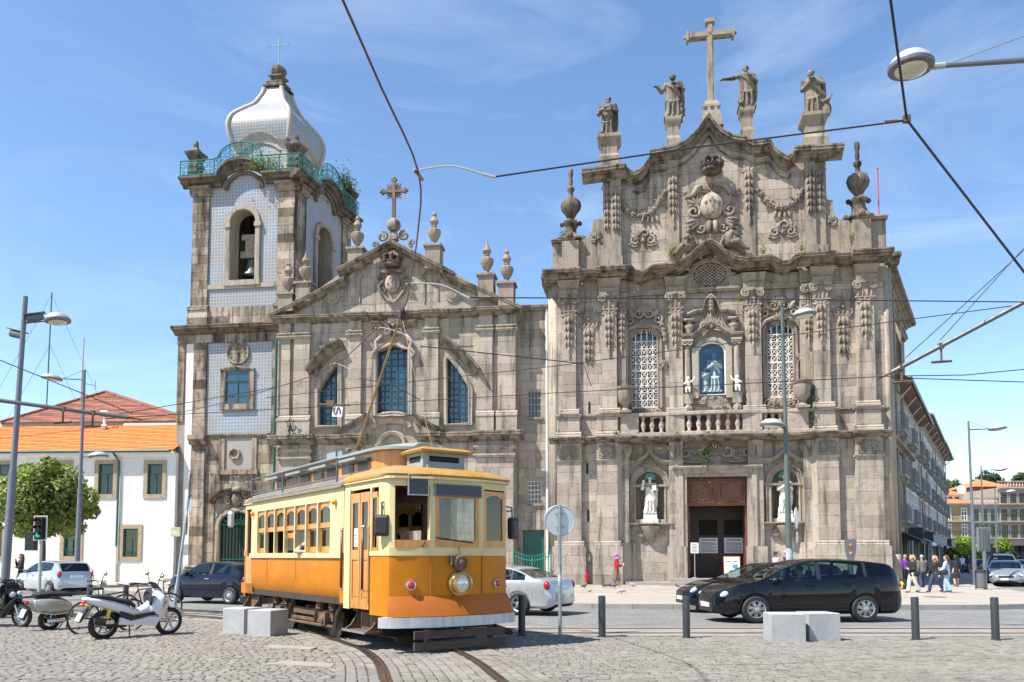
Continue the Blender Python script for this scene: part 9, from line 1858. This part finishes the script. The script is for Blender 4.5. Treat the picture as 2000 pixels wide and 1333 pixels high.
def traffic_lights():
 c=AT(81,1032,30);b=Vector((c.x,30,0));o=thing('traffic_light','traffic light showing green with white edged backboard at the left','traffic light',b);mb=MB();mb.tube([b,Vector((c.x,30,c.z))],.06,10);build(mb,'pole','lamp_grey',o);M=Matrix.Translation(c);mb=MB(M);mb.box(-.24,.24,-.08,-.04,-.45,.45);bb=build(mb,'backboard_edge','white_paint',o);mb=MB(M);mb.box(-.21,.21,-.095,-.081,-.42,.42);build(mb,'backboard','black_plastic',o);mb=MB(M);mb.box(-.13,.13,-.22,-.096,-.37,.37);hs=build(mb,'housing','black_plastic',o)
 for z,m in((.25,'lamp_red_off'),(.0,'lamp_amber_off'),(-.25,'lamp_green_on')):mb=MB(M);mb.lathe([(.09,0),(.085,.02),(.02,.035)],(0,-.22,z),14,axis='y');build(mb,'lens',m,hs);mb=MB(M);mb.quads([[(.1*cos(t),-.22-d,z+.1*sin(t))for t in[k*pi/8-.2 for k in range(10)]]for d in(0,.16)]);mb.quads([[(.1*cos(t),-.22-d,z+.1*sin(t))for t in[k*pi/8-.2 for k in range(10)]]for d in(0,.16)],flip=True);build(mb,'visor','black_plastic',hs)
 mb=MB();d=AT(63,1060,30.5);mb.box(d.x-.16,d.x+.16,30.3,30.6,d.z-.3,d.z+.35);build(mb,'rear_housing','black_plastic',o)
 b=G(1925,1151,BZ);c=AT(1922,1054,b.y);o=thing('traffic_light','back of the grey traffic light before the parked silver estate','traffic light',b);mb=MB();mb.tube([b,Vector((b.x,b.y,c.z+.2))],.085,10);build(mb,'pole','steel_post',o);M=Matrix.Translation(c)@Matrix.Rotation(.1,4,'Z');mb=MB(M);mb.cbox(-.33,.33,-.02,.06,-.56,.56,.05);build(mb,'backboard','steel_post',o);mb=MB(M);mb.box(-.13,.14,-.08,-.02,-.45,.42);build(mb,'housing','grey_plastic',o);mb=MB(M);mb.box(.1,.5,.1,.4,-.75,-.2);build(mb,'visor','black_plastic',o)
 b2=Vector((b.x-.42,b.y-.4,BZ));o=thing('litter_bin','dark litter bin at the foot of the right traffic light','bin',b2);mb=MB(Matrix.Translation(b2));mb.lathe([(.2,.05),(.22,.1),(.23,.75),(.2,.8)],(0,0,0),12);build(mb,'body','grey_plastic',o);mb=MB(Matrix.Translation(b2));mb.tube([(-.25,0,0),(-.25,0,.85)],.03,6);mb.lathe([(.25,.78),(.25,.86),(.1,.9)],(0,0,0),12);build(mb,'lid','iron_dark',o)
 c=AT(1917,1074,41.5);mb=MB(Matrix.Translation(c));mb.box(-.13,.13,0,.02,-.2,.2);a=build(mb,'arrow_sign','black_plastic',None,label='small dark plate with a yellow up arrow on the right pole',cat='sign',group='yellow arrow signs');mb=MB(Matrix.Translation(c));mb.prism([(-.04,-.15),(.04,-.15),(.04,.02),(.1,.02),(0,.16),(-.1,.02),(-.04,.02)],-.006,-.001);build(mb,'arrow','plate_yellow',a)
 c=G(1761,1152,BZ)+Vector((0,0,.22));mb=MB(Matrix.Translation(c));mb.box(-.22,.22,0,.03,-.2,.24);a=build(mb,'arrow_sign','black_plastic',None,label='low dark plate with a yellow up arrow at the church corner',cat='sign',group='yellow arrow signs');mb=MB(Matrix.Translation(c));mb.prism([(-.05,-.15),(.05,-.15),(.05,.02),(.14,.0),(0,.19),(-.14,.0),(-.05,.02)],-.006,-.001);build(mb,'arrow','plate_yellow',a)
 c=AT(1661,1078,27.6);b=Vector((c.x,27.6,BZ));o=thing('pedestrian_signal','grey signal head with two amber lenses before the church pilasters','traffic light',b);mb=MB();mb.tube([b,Vector((c.x,27.6,c.z))],.045,8);build(mb,'pole','grey_plastic',o);M=Matrix.Translation(c);mb=MB(M);mb.prism([(-.2,.42),(.2,.42),(.17,.0),(.1,-.28),(-.1,-.28),(-.17,0)],-.05,.03);build(mb,'backboard','steel_post',o)
 for z in(.22,-.06):mb=MB(M);mb.ball((0,-.05,z),(.055,.02,.055),10,6);build(mb,'lens','amber_lens',o,smooth=True)
 c=AT(1940,1090,60);b=Vector((c.x,60,0));o=thing('no_entry_sign','small red no entry sign far down the side street','road sign',b);mb=MB();mb.tube([b,c],.04,6);build(mb,'post','sign_post',o);mb=MB(Matrix.Translation(c));mb.lathe([(.34,0),(.34,.02),(.02,.02)],(0,-.02,0),20,axis='y');d=build(mb,'disc','ink_red',o);mb=MB(Matrix.Translation(c));mb.box(-.22,.22,-.05,-.045,-.06,.06);build(mb,'bar','white_paint',d)
traffic_lights()
def wire(label,pts,r=.012,m='cable',group='overhead wires',name='overhead_wire',sag=0. ):
 P=[AT(*p)if len(p)==3 and not isinstance(p,Vector)else Vector(p)for p in pts]
 if sag and len(P)==2:a,b=P;P=[a.lerp(b,t)-Vector((0,0,sag*4*t*(1-t)))for t in[k/10 for k in range(11)]]
 mb=MB();mb.tube(P,r,5);return build(mb,name,m,None,label=label,cat='wire'if 'wire'in name else 'arm',group=group)
WH=6.42
mat('copper_wire',(.10,.05,.035),.5,.3)
def wp(px,py):return G(px,py,WH)
tipw=TRM@Vector((2.68,0,WH))
cw=cm([tuple(p)for p in(wp(640,-60),wp(670,2),wp(744,170),wp(818,340),wp(816,455),wp(800,560),tipw,wp(735,642),wp(650,716),wp(540,757),wp(380,800),wp(140,842),wp(-150,870))],4)
mb=MB();mb.tube(cw,.013,5);build(mb,'contact_wire','copper_wire',None,label='bare contact wire curving above the tram pole and track',cat='wire')
def reg_arm(label,a,b,c,wlab,end,re=.012):
 A_,B_,C_=(G(*a,WH),None,None);D=A_.y;B_=AT(b[0],b[1],D);C_=AT(c[0],c[1],D);mb=MB();pts=cm([tuple(A_+Vector((0,0,.02))),tuple(A_.lerp(B_,.1)+Vector((0,0,.06))),tuple(B_),tuple(C_)],5);mb.tube(pts,.013,6);o=build(mb,'registration_arm','lamp_grey',None,label=label,cat='arm',group='curved wire holders');mb=MB();d=(C_-B_).normalized();mb.tube([C_-d*.05,C_+d*.12],.02,6);build(mb,'insulator','lamp_grey',o);mb=MB();mb.tube([A_+Vector((-.05,-.12,.01)),A_,A_+Vector((.03,.15,.01))],.022,5);build(mb,'wire_clamp','trolley_brown',o)
 P=[C_+d*.1]+[AT(*e)for e in end];mb=MB();mb.tube(P,re,5);build(mb,'span_wire','cable',None,label=wlab,cat='wire',group='overhead wires')
reg_arm('pale curved arm holding the contact wire, highest of three above the tram',(818,342),(885,325),(950,342),'long dark span wire rising right across the sky to the wire junction',[(1360,288,11),(1770,236,10)])
reg_arm('pale curved arm holding the contact wire, middle one, before the gable',(801,560),(862,557),(905,577),'dark span wire level across the ornate church capitals',[(1400,584,17),(2060,591,16)])
reg_arm('pale curved arm holding the contact wire before the arched window',(740,645),(782,650),(812,671),'dark span wire from middle window to the church corner',[(1140,711,19),(1155,755,19)])
reg_arm('pale curved arm holding the contact wire before the left church window',(652,714),(676,718),(694,734),'short span wire before the gabled church windows',[(762,750,20),(822,782,20)])
j=(1771,234,10);wire('thick dark wire from the right junction up out of frame',[(1738,-10,8.4),j],.016);wire('thick dark wire from the junction down to the right edge',[j,(2080,635,10.5)],.016)
mb=MB();a,b=AT(1728,239,10),AT(1771,235,10);mb.tube([a,a.lerp(b,.55)],.022,6);mb.tube([a.lerp(b,.5),b],.012,5);mb.box(b.x-.04,b.x+.04,b.y-.03,b.y+.03,b.z-.03,b.z+.06);build(mb,'wire_junction','truck_dust',None,label='rusty clamp where three wires meet at the upper right',cat='clamp')
wire('thin wire sloping gently across both churches, upper one',[(520,777,23),(1080,716,21),(2060,587,18)],.011);wire('thin wire sloping gently across both churches, lower one',[(500,802,23),(1080,768,21),(1742,735,18)],.011)
wire('thin wire across the left sky down to the bracket pipe',[(-20,696,20),(258,808,21)],.013);wire('thin wire from the left bracket to the tower',[(200,815,21),(540,757,23)],.011);wire('second thin wire from left bracket past the tower window',[(200,818,21),(530,800,23)],.01)
wire('wire level near the right bracket pipe, upper',[(1740,735,18),(1885,733,18),(2040,718,18)],.011);wire('wire level near the right bracket pipe, lower',[(1740,738,18),(2040,748,18)],.011);wire('thin diagonal stay wire at right, left one',[(1768,700,18),(2030,462,17)],.01);wire('thin diagonal stay wire at right, right one',[(1836,665,17),(2030,452,17)],.01)
def pipe(label,a,b,r,hang):
 A_,B_=AT(*a),AT(*b);d=(B_-A_);o=thing('bracket_pipe',label,'arm',A_,'bracket pipes carrying the wires');mb=MB();mb.tube([A_,B_],r,8);build(mb,'pipe','grey_plastic',o);mb=MB();mb.tube([A_,A_-d.normalized()*.35],[r*.6,r*.3],6);build(mb,'insulator','truck_dust',o)
 for t in hang:p=A_+d*t;mb=MB();mb.tube([p,p+Vector((0,0,-.32))],.025,6);mb.box(p.x-.05,p.x+.05,p.y-.05,p.y+.05,p.z-.06,p.z+.06);mb.tube([p+Vector((-.22,0,-.36)),p+Vector((.22,0,-.33))],.03,5);build(mb,'hanger','truck_dust',o)
pipe('thick grey bracket pipe rising to the right edge',(1742,727,18),(2080,548,16.5),.05,(.06,.3));pipe('thick grey bracket pipe entering from the left edge',(250,816,21),(-80,772,19.5),.05,(.22,.4))
def s_sign():
 c=AT(659,803,19.5);o=thing('letter_sign','white square sign with a black letter S hung on the wires','sign',c);M=Matrix.Translation(c)@Matrix.Rotation(-.25,4,'Z')@Matrix.Rotation(.1,4,'Y');M2=M@Matrix.Rotation(1.45,4,'Y');mb=MB(M);mb.box(-.13,.13,0,.01,-.14,.12);build(mb,'plate','paper',o);mb=MB(M2);pts=[(.07,.06),(.02,.075),(-.06,.05),(-.065,.01),(0,-.01),(.065,-.03),(.06,-.075),(-.01,-.095),(-.075,-.075)];mb.tube([(x,-.008,z)for x,z in cm(pts,4)],.018,5);build(mb,'letter','ink',o)
 mb=MB(M);mb.tube([(-.55,0,.13),(.3,0,.16)],.025,6);mb.box(-.3,-.1,-.04,.04,.1,.24);mb.tube([(.1,0,.14),(.1,0,.1)],.01,4);build(mb,'bracket','truck_dust',o)
s_sign()
def small_things():
 u,z=FC(567,826,.5);M=FC.M;o=thing('star_ornament','wire star ornament fixed to the gabled church ledge','ornament',M@Vector((u,-.5,z-.4)));mb=MB(M);pts=[(u+(.34 if k%2==0 else .15)*sin(k*pi/5),-.5,z+(.34 if k%2==0 else .15)*cos(k*pi/5))for k in range(10)];mb.tube(pts,.03,4,closed=True);build(mb,'star','copper_rod',o);mb=MB(M);mb.tube([(u,-.5,z-.1),(u+.1,-.4,z-.5)],.03,4);mb.tube([(u,-.5,z-.1),(u-.15,-.4,z-.5)],.03,4);build(mb,'stand','iron_dark',o)
 a,b=FA(1714,329,0),FA(1717,424,0);mb=MB(FA.M);mb.tube([(b[0],0,b[1]-.3),(a[0],0,a[1])],.035,6);mb.ball((a[0],0,a[1]),.06,6,5);build(mb,'red_rod','ink_red',None,label='thin red rod standing at the right end of the ornate church roof',cat='pole')
 U=FA.U;M=FA.M;zf=BZ+.36;x=U(1357,1100,.5);p=M@Vector((x,-.5,zf));o=thing('notice_stand','small white notice on a thin stand by the church door','sign',p);mb=MB(M);mb.tube([(x,-.5,zf),(x,-.5,zf+1.5)],.018,6);mb.lathe([(.16,0),(.16,.03)],(x,-.5,zf),12);build(mb,'stand','lamp_grey',o);mb=MB(M);mb.m=0;mb.box(x-.2,x+.2,-.54,-.52,zf+1.3,zf+1.85);mb.m=1;[mb.box(x-.16,x+.16-.05*(k%2),-.547,-.541,zf+1.36+k*.075,zf+1.39+k*.075)for k in range(6)];build(mb,'notice',['paper','ink'],o)
 x=U(1430,1105,.3);p=M@Vector((x,-.3,zf));o=thing('poster_board','leaning poster board with printed sheets inside the church doorway','sign',p);Q=M@Matrix.Translation((x,-.3,zf))@Matrix.Rotation(-.16,4,'X');mb=MB(Q);mb.box(-.42,.42,0,.03,0,1.15);build(mb,'board','varnish',o);mb=MB(Q);mb.m=0;mb.box(-.38,.38,-.012,-.001,.04,1.1)
 for m_,q in((1,(-.3,-.05,.85,.9)),(1,(.05,.3,.85,.9)),(2,(.02,.3,.5,.72)),(3,(-.12,-.02,.3,.45)),(1,(-.3,-.06,.6,.62)),(1,(-.3,-.06,.54,.56))):mb.m=m_;mb.box(q[0],q[1],-.018,-.013,q[2],q[3])
 build(mb,'poster',['paper','ink','ink_blue','ink_green'],o)
 b=G(1146,1146,BZ)+Vector((0,.25,0));o=thing('umbrella','closed red umbrella standing against the church plinth','umbrella',b);mb=MB(Matrix.Translation(b)@Matrix.Rotation(-.08,4,'X'));mb.lathe([(.01,.05),(.04,.2),(.085,.5),(.075,.62),(.03,.68),(.02,.7)],(0,0,0),10,.12);build(mb,'canopy','umbrella_red',o,smooth=50);mb=MB(Matrix.Translation(b)@Matrix.Rotation(-.08,4,'X'));mb.tube([(0,0,0),(0,0,.95)],.012,6);mb.tube([(0,0,.92),(.02,0,1.0),(.06,0,1.0),(.07,0,.94)],.018,6);build(mb,'handle','black_plastic',o)
 u,z=FA(1149,1090,.75);mb=MB(FA.M);mb.ball((u,-.62,z),(.13,.1,.22),9,7,.2);build(mb,'plastic_bag','bag_green',None,label='crumpled green and white bag stuck between the church pilasters',cat='bag')
mat('umbrella_red',(.55,.012,.02),.5);mat('bag_green',(.5,.52,.48),.5,col2=(.12,.25,.06),vs=9)
small_things()
# ================================================================== PEOPLE, PIGEONS, PLANTS
def person(label,pos,H,face,top='cloth_black',bottom='cloth_jeans',hair='hair_brown',style='short',stride=.1,skirt=None,scarf=None,coat=0. ,arms=((-.04,-.03,.6),(-.03,-.1,.47),(.04,-.02,.6),(.03,.06,.45)),bag=None,sleeve=True,shoes='cloth_black',group='people walking in the side street',hold=None,wide=1.0,under=None):
 """stands at pos, faces direction face; one fused skin, clothes and hair as its parts"""
 a=atan2(face[0],-face[1]);T=Matrix.Translation(pos)@Matrix.Rotation(a,4,'Z')@Matrix.Scale(H,4);o=thing('person',label,'person',pos,group);v=H*.0105
 s_=stride;hips={-1:(-.055,0,.5),1:(.055,0,.5)};fy={-1:-s_,1:s_}
 kn={k:(.058*k,fy[k]*.5-.025,.285)for k in(-1,1)};an={k:(.055*k,fy[k]+(.02 if fy[k]>0 else 0),.05+(.025 if fy[k]>.05 else 0))for k in(-1,1)}
 sk=MB(T);limb(sk,(0,.0,.8),(0,-.01,.885),.034,.032);sk.ball((0,-.018,.932),(.047,.058,.066),14,11);sk.ball((0,-.077,.928),(.009,.012,.014),6,5);sk.ball((0,-.066,.9),(.02,.012,.008),7,5);sk.ball((0,-.058,.878),(.022,.02,.018),7,5)
 for k in(-1,1):sk.ball((k*.048,-.012,.928),(.008,.012,.018),6,5);sk.ball((k*.02,-.067,.94),(.011,.008,.007),6,5)
 sk.ball((0,0,.7),(.1,.06,.12),10,8);el={-1:arms[0],1:arms[2]};wr={-1:arms[1],1:arms[3]};sh={-1:(-.105*wide,.0,.79),1:(.105*wide,.0,.79)}
 E={k:(sh[k][0]+k*abs(el[k][0]),el[k][1],el[k][2])for k in(-1,1)};Wp={k:(sh[k][0]+k*.02+(-k)*(abs(wr[k][0])),wr[k][1],wr[k][2])for k in(-1,1)}
 for k in(-1,1):
  chain(sk,[(sh[k][0]*.6,0,.75),sh[k],E[k],Wp[k]],[.04,.036,.028,.02]);hand(sk,Wp[k],Vector(Wp[k])-Vector(E[k]),.62,.5)
  chain(sk,[(hips[k][0]*.5,0,.62),hips[k],kn[k],an[k]],[.06,.06,.04,.026])
  limb(sk,an[k],(an[k][0],an[k][1]-.06,an[k][2]-.03),.024,.018)
 fuse(sk,'body','skin',o,v,1)
 tp=MB(T);robe(tp,[(0,0,.5-coat,.1*wide+.12*coat,.075+.1*coat),(0,0,.56,.098*wide,.073),(0,-.002,.64,.092*wide,.07),(0,-.006,.73,.105*wide,.075),(0,0,.79,.105*wide,.06),(0,.002,.825,.05,.045)],18,.03,5)
 for k in(-1,1):chain(tp,[(sh[k][0]*.75,0,.775),sh[k],E[k]]+([tuple(Vector(E[k]).lerp(Vector(Wp[k]),.9))]if sleeve else[]),[.05,.05,.04]+([.031]if sleeve else[]))
 fuse(tp,'jacket'if coat or sleeve else 'shirt',top,o,v,1)
 if under:u_=MB(T);u_.ball((0,-.055,.72),(.035,.035,.08),8,6);build(u_,'shirt',under,o,smooth=True)
 bt=MB(T)
 if skirt:robe(bt,[(0,0,skirt,.12*wide,.11),(0,0,skirt+.1,.115*wide,.1),(0,0,.45,.105*wide,.085),(0,0,.55,.095*wide,.072)],20,.09,8);nm='skirt'
 else:
  nm='trousers';bt.ball((0,0,.51),(.098*wide,.078,.06),12,8)
  for k in(-1,1):chain(bt,[hips[k],kn[k],(an[k][0],an[k][1],an[k][2]+.01)],[.073,.054,.047])
 fuse(bt,nm,bottom,o,v,1)
 sb=MB(T)
 for k in(-1,1):x,y,z=an[k];pod(sb,[(0,0,0,.01,.01)]*0+[],8)if False else chain(sb,[(x,y+.015,z-.022),(x,y-.05,z-.032),(x,y-.085,z-.036)],[.026,.026,.018])
 fuse(sb,'shoes',shoes,o,v,1)
 hb=MB(T)
 if scarf:hb.ball((0,.004,.94),(.062,.07,.07),14,10);chain(hb,[(0,-.02,.865),(0,-.03,.82)],[.055,.07]);fuse(hb,'headscarf',scarf,o,v,1)
 else:
  hb.ball((0,.008,.952),(.054,.06,.056),14,10);hb.ball((0,-.03,.985),(.042,.04,.022),10,6)
  if style=='curly':[hb.ball((.055*cos(i*2.4),.012+.05*sin(i*2.4),.94+.045*sin(i*1.7)),.024,6,5)for i in range(16)]
  if style in('long','pony','bob'):
   e={'long':.74,'pony':.82,'bob':.86}[style]
   for k in(-1,0,1):chain(hb,[(k*.035,.03,.95),(k*.045,.045,.88),(k*.04,.05,e)],[.032,.03,.02])
  fuse(hb,'hair',hair,o,v,1)
 if bag:
  bm,bx,bz=bag;bb=MB(T);pod(bb,[(bx-.04,.0,bz,.03,.06),(bx-.02,0,bz,.075,.075),(bx+.02,0,bz,.075,.075),(bx+.04,0,bz,.03,.06)]);g=build(bb,'handbag',bm,None,smooth=45,label='handbag carried by the '+label,cat='bag');bb=MB(T);bb.tube([(bx,-.05,bz+.06),(bx*.95,-.06,.7 if bz>.35 else bz+.13),(bx*.95,.05,.7 if bz>.35 else bz+.13),(bx,.05,bz+.06)],.006,4);build(bb,'strap',bm,g)
 if hold=='cup':cb=MB(T);x,y,z=Wp[-1];cb.lathe([(.018,0),(.024,.05)],(x+.01,y-.05,z-.0),10);build(cb,'paper_cup','paper',None,label='white paper cup held by the woman in red',cat='cup')
 return o
mat('bag_dark',(.03,.05,.045),.4)
HD=lambda:((-.02,-.03,.6),(-.02,-.02,.45),(.02,-.03,.6),(.02,-.02,.45))
front=((-.02,-.05,.62),(.07,-.17,.64),(.02,-.05,.62),(.08,-.15,.6));cross=((-.03,-.04,.62),(.12,-.11,.62),(.03,-.04,.62),(.12,-.12,.64));walk=((-.01,-.06,.61),(-.01,-.13,.5),(.01,.06,.61),(.01,.04,.47))
def gp(px,py,z=BZ):return G(px,py,z)
person('woman in red cardigan, lilac headscarf and spotted skirt walking past the church',gp(1204,1145.5),1.66,(1,-.15),'cloth_red','cloth_brown_spot',scarf='cloth_lilac',skirt=.16,arms=front,stride=.06,shoes='skin',hold='cup',wide=1.12,coat=.05,group='people by the church')
p=AT(1516,1140,37.5);person('woman with curly brown hair in a floral top beyond the black cars',Vector((p.x,37.5,BZ+.1)),1.6,(1,.2),'cloth_floral','cloth_jeans','hair_brown','curly',.02,arms=HD(),group='people by the church')
p=AT(1536,1140,38);person('grey haired man in a navy jacket beside the lamp post',Vector((p.x,38,BZ+.1)),1.66,(1,0),'cloth_navy','cloth_jeans','hair_grey','short',.02,arms=HD(),under='cloth_white',group='people by the church')
person('blonde woman in black jacket and cream trousers at the church corner',gp(1784,1158),1.55,(-1,-.1),'cloth_black','cloth_cream','hair_blond','bob',.1,arms=cross,coat=.06,bag=('cloth_black',.16,.5),wide=1.1)
person('man in a purple shirt standing by the side wall',gp(1768,1145),1.62,(.3,-1),'cloth_purple','cloth_black','hair_black','short',.01,arms=HD())
person('man in an olive jacket seen from behind',gp(1802,1147.5),1.56,(.1,1),'cloth_olive','cloth_jeans','hair_grey','short',.05,arms=walk,wide=1.15,coat=.03)
person('woman in a black top and dark jeans striding left',gp(1828,1156.5),1.52,(-1,-.05),'cloth_black','cloth_jeans','hair_blond','pony',.15,arms=walk,bag=('cloth_black',-.14,.5),wide=1.15)
person('long haired woman in pale blue top and pale jeans',gp(1851,1158),1.54,(-.6,.6),'cloth_blue_pale','cloth_jeans_pale','hair_brown','long',.07,arms=front,bag=('cloth_black',.15,.55))
person('woman in a black dress walking away with a shopping bag',gp(1868,1146.5),1.56,(.3,1),'cloth_black','cloth_black','hair_black','bob',.08,skirt=.28,arms=HD(),bag=('bag_dark',.17,.28))
p=AT(1880,1120,72);person('distant walker in a pale shirt down the side street',Vector((p.x,72,BZ)),1.62,(0,-1),'cloth_white','cloth_jeans','hair_black','short',.08,arms=walk);p=AT(1893,1120,70);person('distant walker in a dark top down the side street',Vector((p.x,70,BZ)),1.62,(0,-1),'cloth_navy','cloth_olive','hair_black','short',.08,arms=walk)
p=AT(40,1140,37.6);person('dark haired woman in black with a hand at her chin behind the silver hatchback',Vector((p.x,37.6,BZ)),1.6,(-.6,-.6),'cloth_black','paint_green','hair_brown','long',.02,arms=((-.02,-.06,.63),(.05,-.12,.8),(.03,-.05,.62),(.1,-.13,.62)),coat=.05,group='people by the church')
def riders():
 M=TRM;o=thing('tram_passenger','passenger in a cap leaning an arm out of the fifth tram window','person',M@Vector((.6,-.8,1.25)));b=MB(M);x=.62
 b.ball((x+.05,-.95,2.13),(.09,.085,.11),12,9);limb(b,(x,-.9,1.9),(x+.04,-.93,2.04),.055,.05);chain(b,[(x-.02,-1.08,1.88),(x-.1,-1.27,1.72),(x+.02,-1.26,1.7),(x+.16,-1.22,1.71)],[.06,.055,.045,.03]);hand(b,(x+.16,-1.22,1.71),(1,.1,-.1),.95,.6);fuse(b,'body','skin',o,.016,1)
 b=MB(M);robe(b,[(x-.05,-.82,1.28,.17,.2),(x-.05,-.84,1.6,.15,.2),(x-.04,-.86,1.85,.12,.2),(x-.02,-.88,1.95,.06,.08)],16,.02);chain(b,[(x-.03,-1.0,1.88),(x-.07,-1.17,1.8)],[.09,.075]);fuse(b,'shirt','cloth_olive',o,.02,1);b=MB(M);b.ball((x+.04,-.95,2.2),(.1,.095,.06),12,7);b.ball((x+.14,-.97,2.17),(.07,.07,.015),10,6);build(b,'cap','cloth_cream',o,smooth=True)
 o=thing('tram_passenger','passenger with a ponytail seen through the open front tram window','person',M@Vector((3.6,-.35,.8)));b=MB(M);x,y=3.7,-.42;b.ball((x,y,1.98),(.085,.09,.11),12,9);limb(b,(x,y,1.75),(x,y,1.88),.05,.05);fuse(b,'body','skin',o,.016,1);b=MB(M);robe(b,[(x,y,.9,.14,.2),(x,y,1.4,.13,.19),(x,y,1.68,.12,.21),(x,y,1.78,.06,.08)],16,.02);fuse(b,'jacket','cloth_black',o,.02,1);b=MB(M);b.ball((x+.02,y-.03,2.02),(.095,.095,.09),12,8);chain(b,[(x+.08,y-.08,2.02),(x+.12,y-.12,1.92),(x+.1,y-.12,1.76)],[.05,.045,.02]);fuse(b,'hair','hair_blond',o,.016,1)
 o=thing('tram_passenger','seated passenger in white glimpsed through the fourth tram window','person',M@Vector((-.2,-.55,1.25)));b=MB(M);x,y=-.1,-.6;b.ball((x,y,1.95),(.085,.085,.11),12,9);limb(b,(x,y,1.72),(x,y,1.86),.05,.05);fuse(b,'body','skin',o,.016,1);b=MB(M);robe(b,[(x,y,1.27,.15,.2),(x,y,1.65,.12,.2),(x,y,1.75,.06,.08)],16,.02);fuse(b,'shirt','cloth_white',o,.02,1);b=MB(M);b.ball((x-.02,y,2.0),(.092,.092,.08),12,8);build(b,'hair','hair_black',o,smooth=True)
riders()
mat('pigeon_grey',(.10,.105,.12),.6,var=.3,vs=20);mat('pigeon_pale',(.30,.30,.32),.6,var=.3,vs=20);mat('pigeon_leg',(.4,.12,.1),.6);mat('sparrow',(.2,.13,.07),.7)
def pigeon(label,px,py,ang,m='pigeon_grey',s=1.0,peck=False):
 p=G(px,py,BZ);o=thing('pigeon',label,'pigeon',p,'pigeons on the pavement');T=Matrix.Translation(p)@Matrix.Rotation(radians(ang),4,'Z')@Matrix.Scale(s,4);b=MB(T);b.ball((0,0,.13),(.12,.065,.065),12,8);chain(b,[(.08,0,.15),(.12,0,.2 if not peck else .1),(.15,0,.24 if not peck else .06)],[.05,.035,.03]);chain(b,[(-.09,0,.12),(-.2,0,.09)],[.04,.018]);fuse(b,'body',m,o,.009,1)
 for k in(-1,1):b=MB(T);b.ball((-.03,k*.055,.14),(.12,.02,.045),10,6);build(b,'wing',m,o,smooth=True);b=MB(T);b.tube([(.01,k*.025,.08),(.01,k*.025,.0),(.04,k*.03,.0)],.007,4);build(b,'leg','pigeon_leg',o)
 b=MB(T);b.tube([(.17,0,.245 if not peck else .055),(.21,0,.235 if not peck else .035)],[.01,.002],5);build(b,'beak','black_plastic',o)
for q in(('dark pigeon below the red umbrella',1141,1150,30),('dark pigeon left of the woman in red',1180,1149,200),('dark pigeon at the feet of the woman in red, left',1191,1148,10),('dark pigeon at the feet of the woman in red, right',1200,1149.5,10),('pale pigeon right of the woman in red near the steps',1236,1147.5,150,'pigeon_pale'),('pale pigeon nearest the kerb, pecking',1214,1160.5,160,'pigeon_pale',1.0,True),('dark pigeon just left of the black cars',1326,1151.5,190)):pigeon(*q)
pigeon('tiny brown sparrow on the pavement below the pigeons',1152,1158,20,'sparrow',.5)
leafmat('leaf_weed',(.10,.18,.02),(.16,.24,.04))
def tuft(label,P,R,n,s,m='leaf_weed',group='weeds growing on the stonework',seed=0,hang=False):
 rnd=random.Random(seed+n);mb=MB();P=Vector(P)
 for i in range(n):
  d=Vector((rnd.gauss(0,.5),rnd.gauss(0,.35),abs(rnd.gauss(0,.7))if not hang else-abs(rnd.gauss(0,1))));q=P+Vector((d.x*R[0],d.y*R[1],d.z*R[2]));t=Vector((rnd.gauss(0,1),rnd.gauss(0,1),rnd.gauss(.3,1))).normalized();b=t.orthogonal().normalized();k=s*rnd.uniform(.6,1.3);mb.cur=rnd.gauss(0,.2);mb.add([q-t*k*.5,q+b*k*.25,q+t*k*.6,q-b*k*.25],[(0,1,2,3)])
 [mb.tube([P,P+Vector((rnd.gauss(0,.4)*R[0],rnd.gauss(0,.3)*R[1],R[2]*rnd.uniform(.3,.9)*(-1 if hang else 1)))],.008,3)for _ in range(5)]
 build(mb,'weed',m,None,label=label,cat='plant',group=group)
FP=lambda px,py,p:FA.M@Vector((FA.U(px,py,p),-p,FA.Z(px,py,p)))
for i,(px,py,p,R,n,lb)in enumerate(((1311,502,.5,(.25,.2,.5),110,'upright green weed left of the oval window gable'),(1490,495,.6,(.2,.2,.45),110,'upright green weed right of the oval window gable'),(1567,490,.7,(.2,.2,.3),60,'small green weed at the right gable pier'),(1665,468,.55,(.3,.2,.4),90,'brownish weed beside the right corner urn'),(1319,853,1.0,(.25,.15,.15),70,'low moss tuft on the balcony ledge, left of the door axis'),(1384,850,1.1,(.2,.15,.14),60,'low moss tuft on the balcony ledge above the door'),(1445,590,.4,(.25,.2,.25),70,'green tuft by the capital right of the glazed niche'),(1098,462,.5,(.25,.2,.3),60,'wispy weed beside the left corner urn'),(1534,852,1.0,(.2,.2,.3),60,'weed on the ledge behind the lower lamp'),(1204,850,1.2,(.12,.1,.18),40,'tiny weed on the left ledge'))):tuft(lb,FP(px,py,p),R,n,.11,seed=i)
tuft('ivy hanging below the balcony left of the door axis',FP(1380,872,.95),(.35,.2,.75),260,.12,'leaf_mid',seed=40,hang=True);tuft('ivy hanging from the right stone vase',FP(1585,760,.8),(.2,.2,1.1),200,.1,'leaf_mid',seed=41,hang=True)
_t=FC.M@Vector((FC.U(515,330),.1,FC.Z(515,330)));tuft('leafy weeds behind the tower railing, front side',_t,(1.1,.4,.55),420,.14,'leaf_weed',seed=50)
for k,(px,py,D_)in enumerate(((672,365,52),(683,388,53.5))):tuft('dark shrubby weed on the right side of the tower railing, %s'%('upper'if k==0 else 'lower'),AT(px,py,D_),(.5,.6,.8),420,.16,'leaf_mid',seed=51+k)
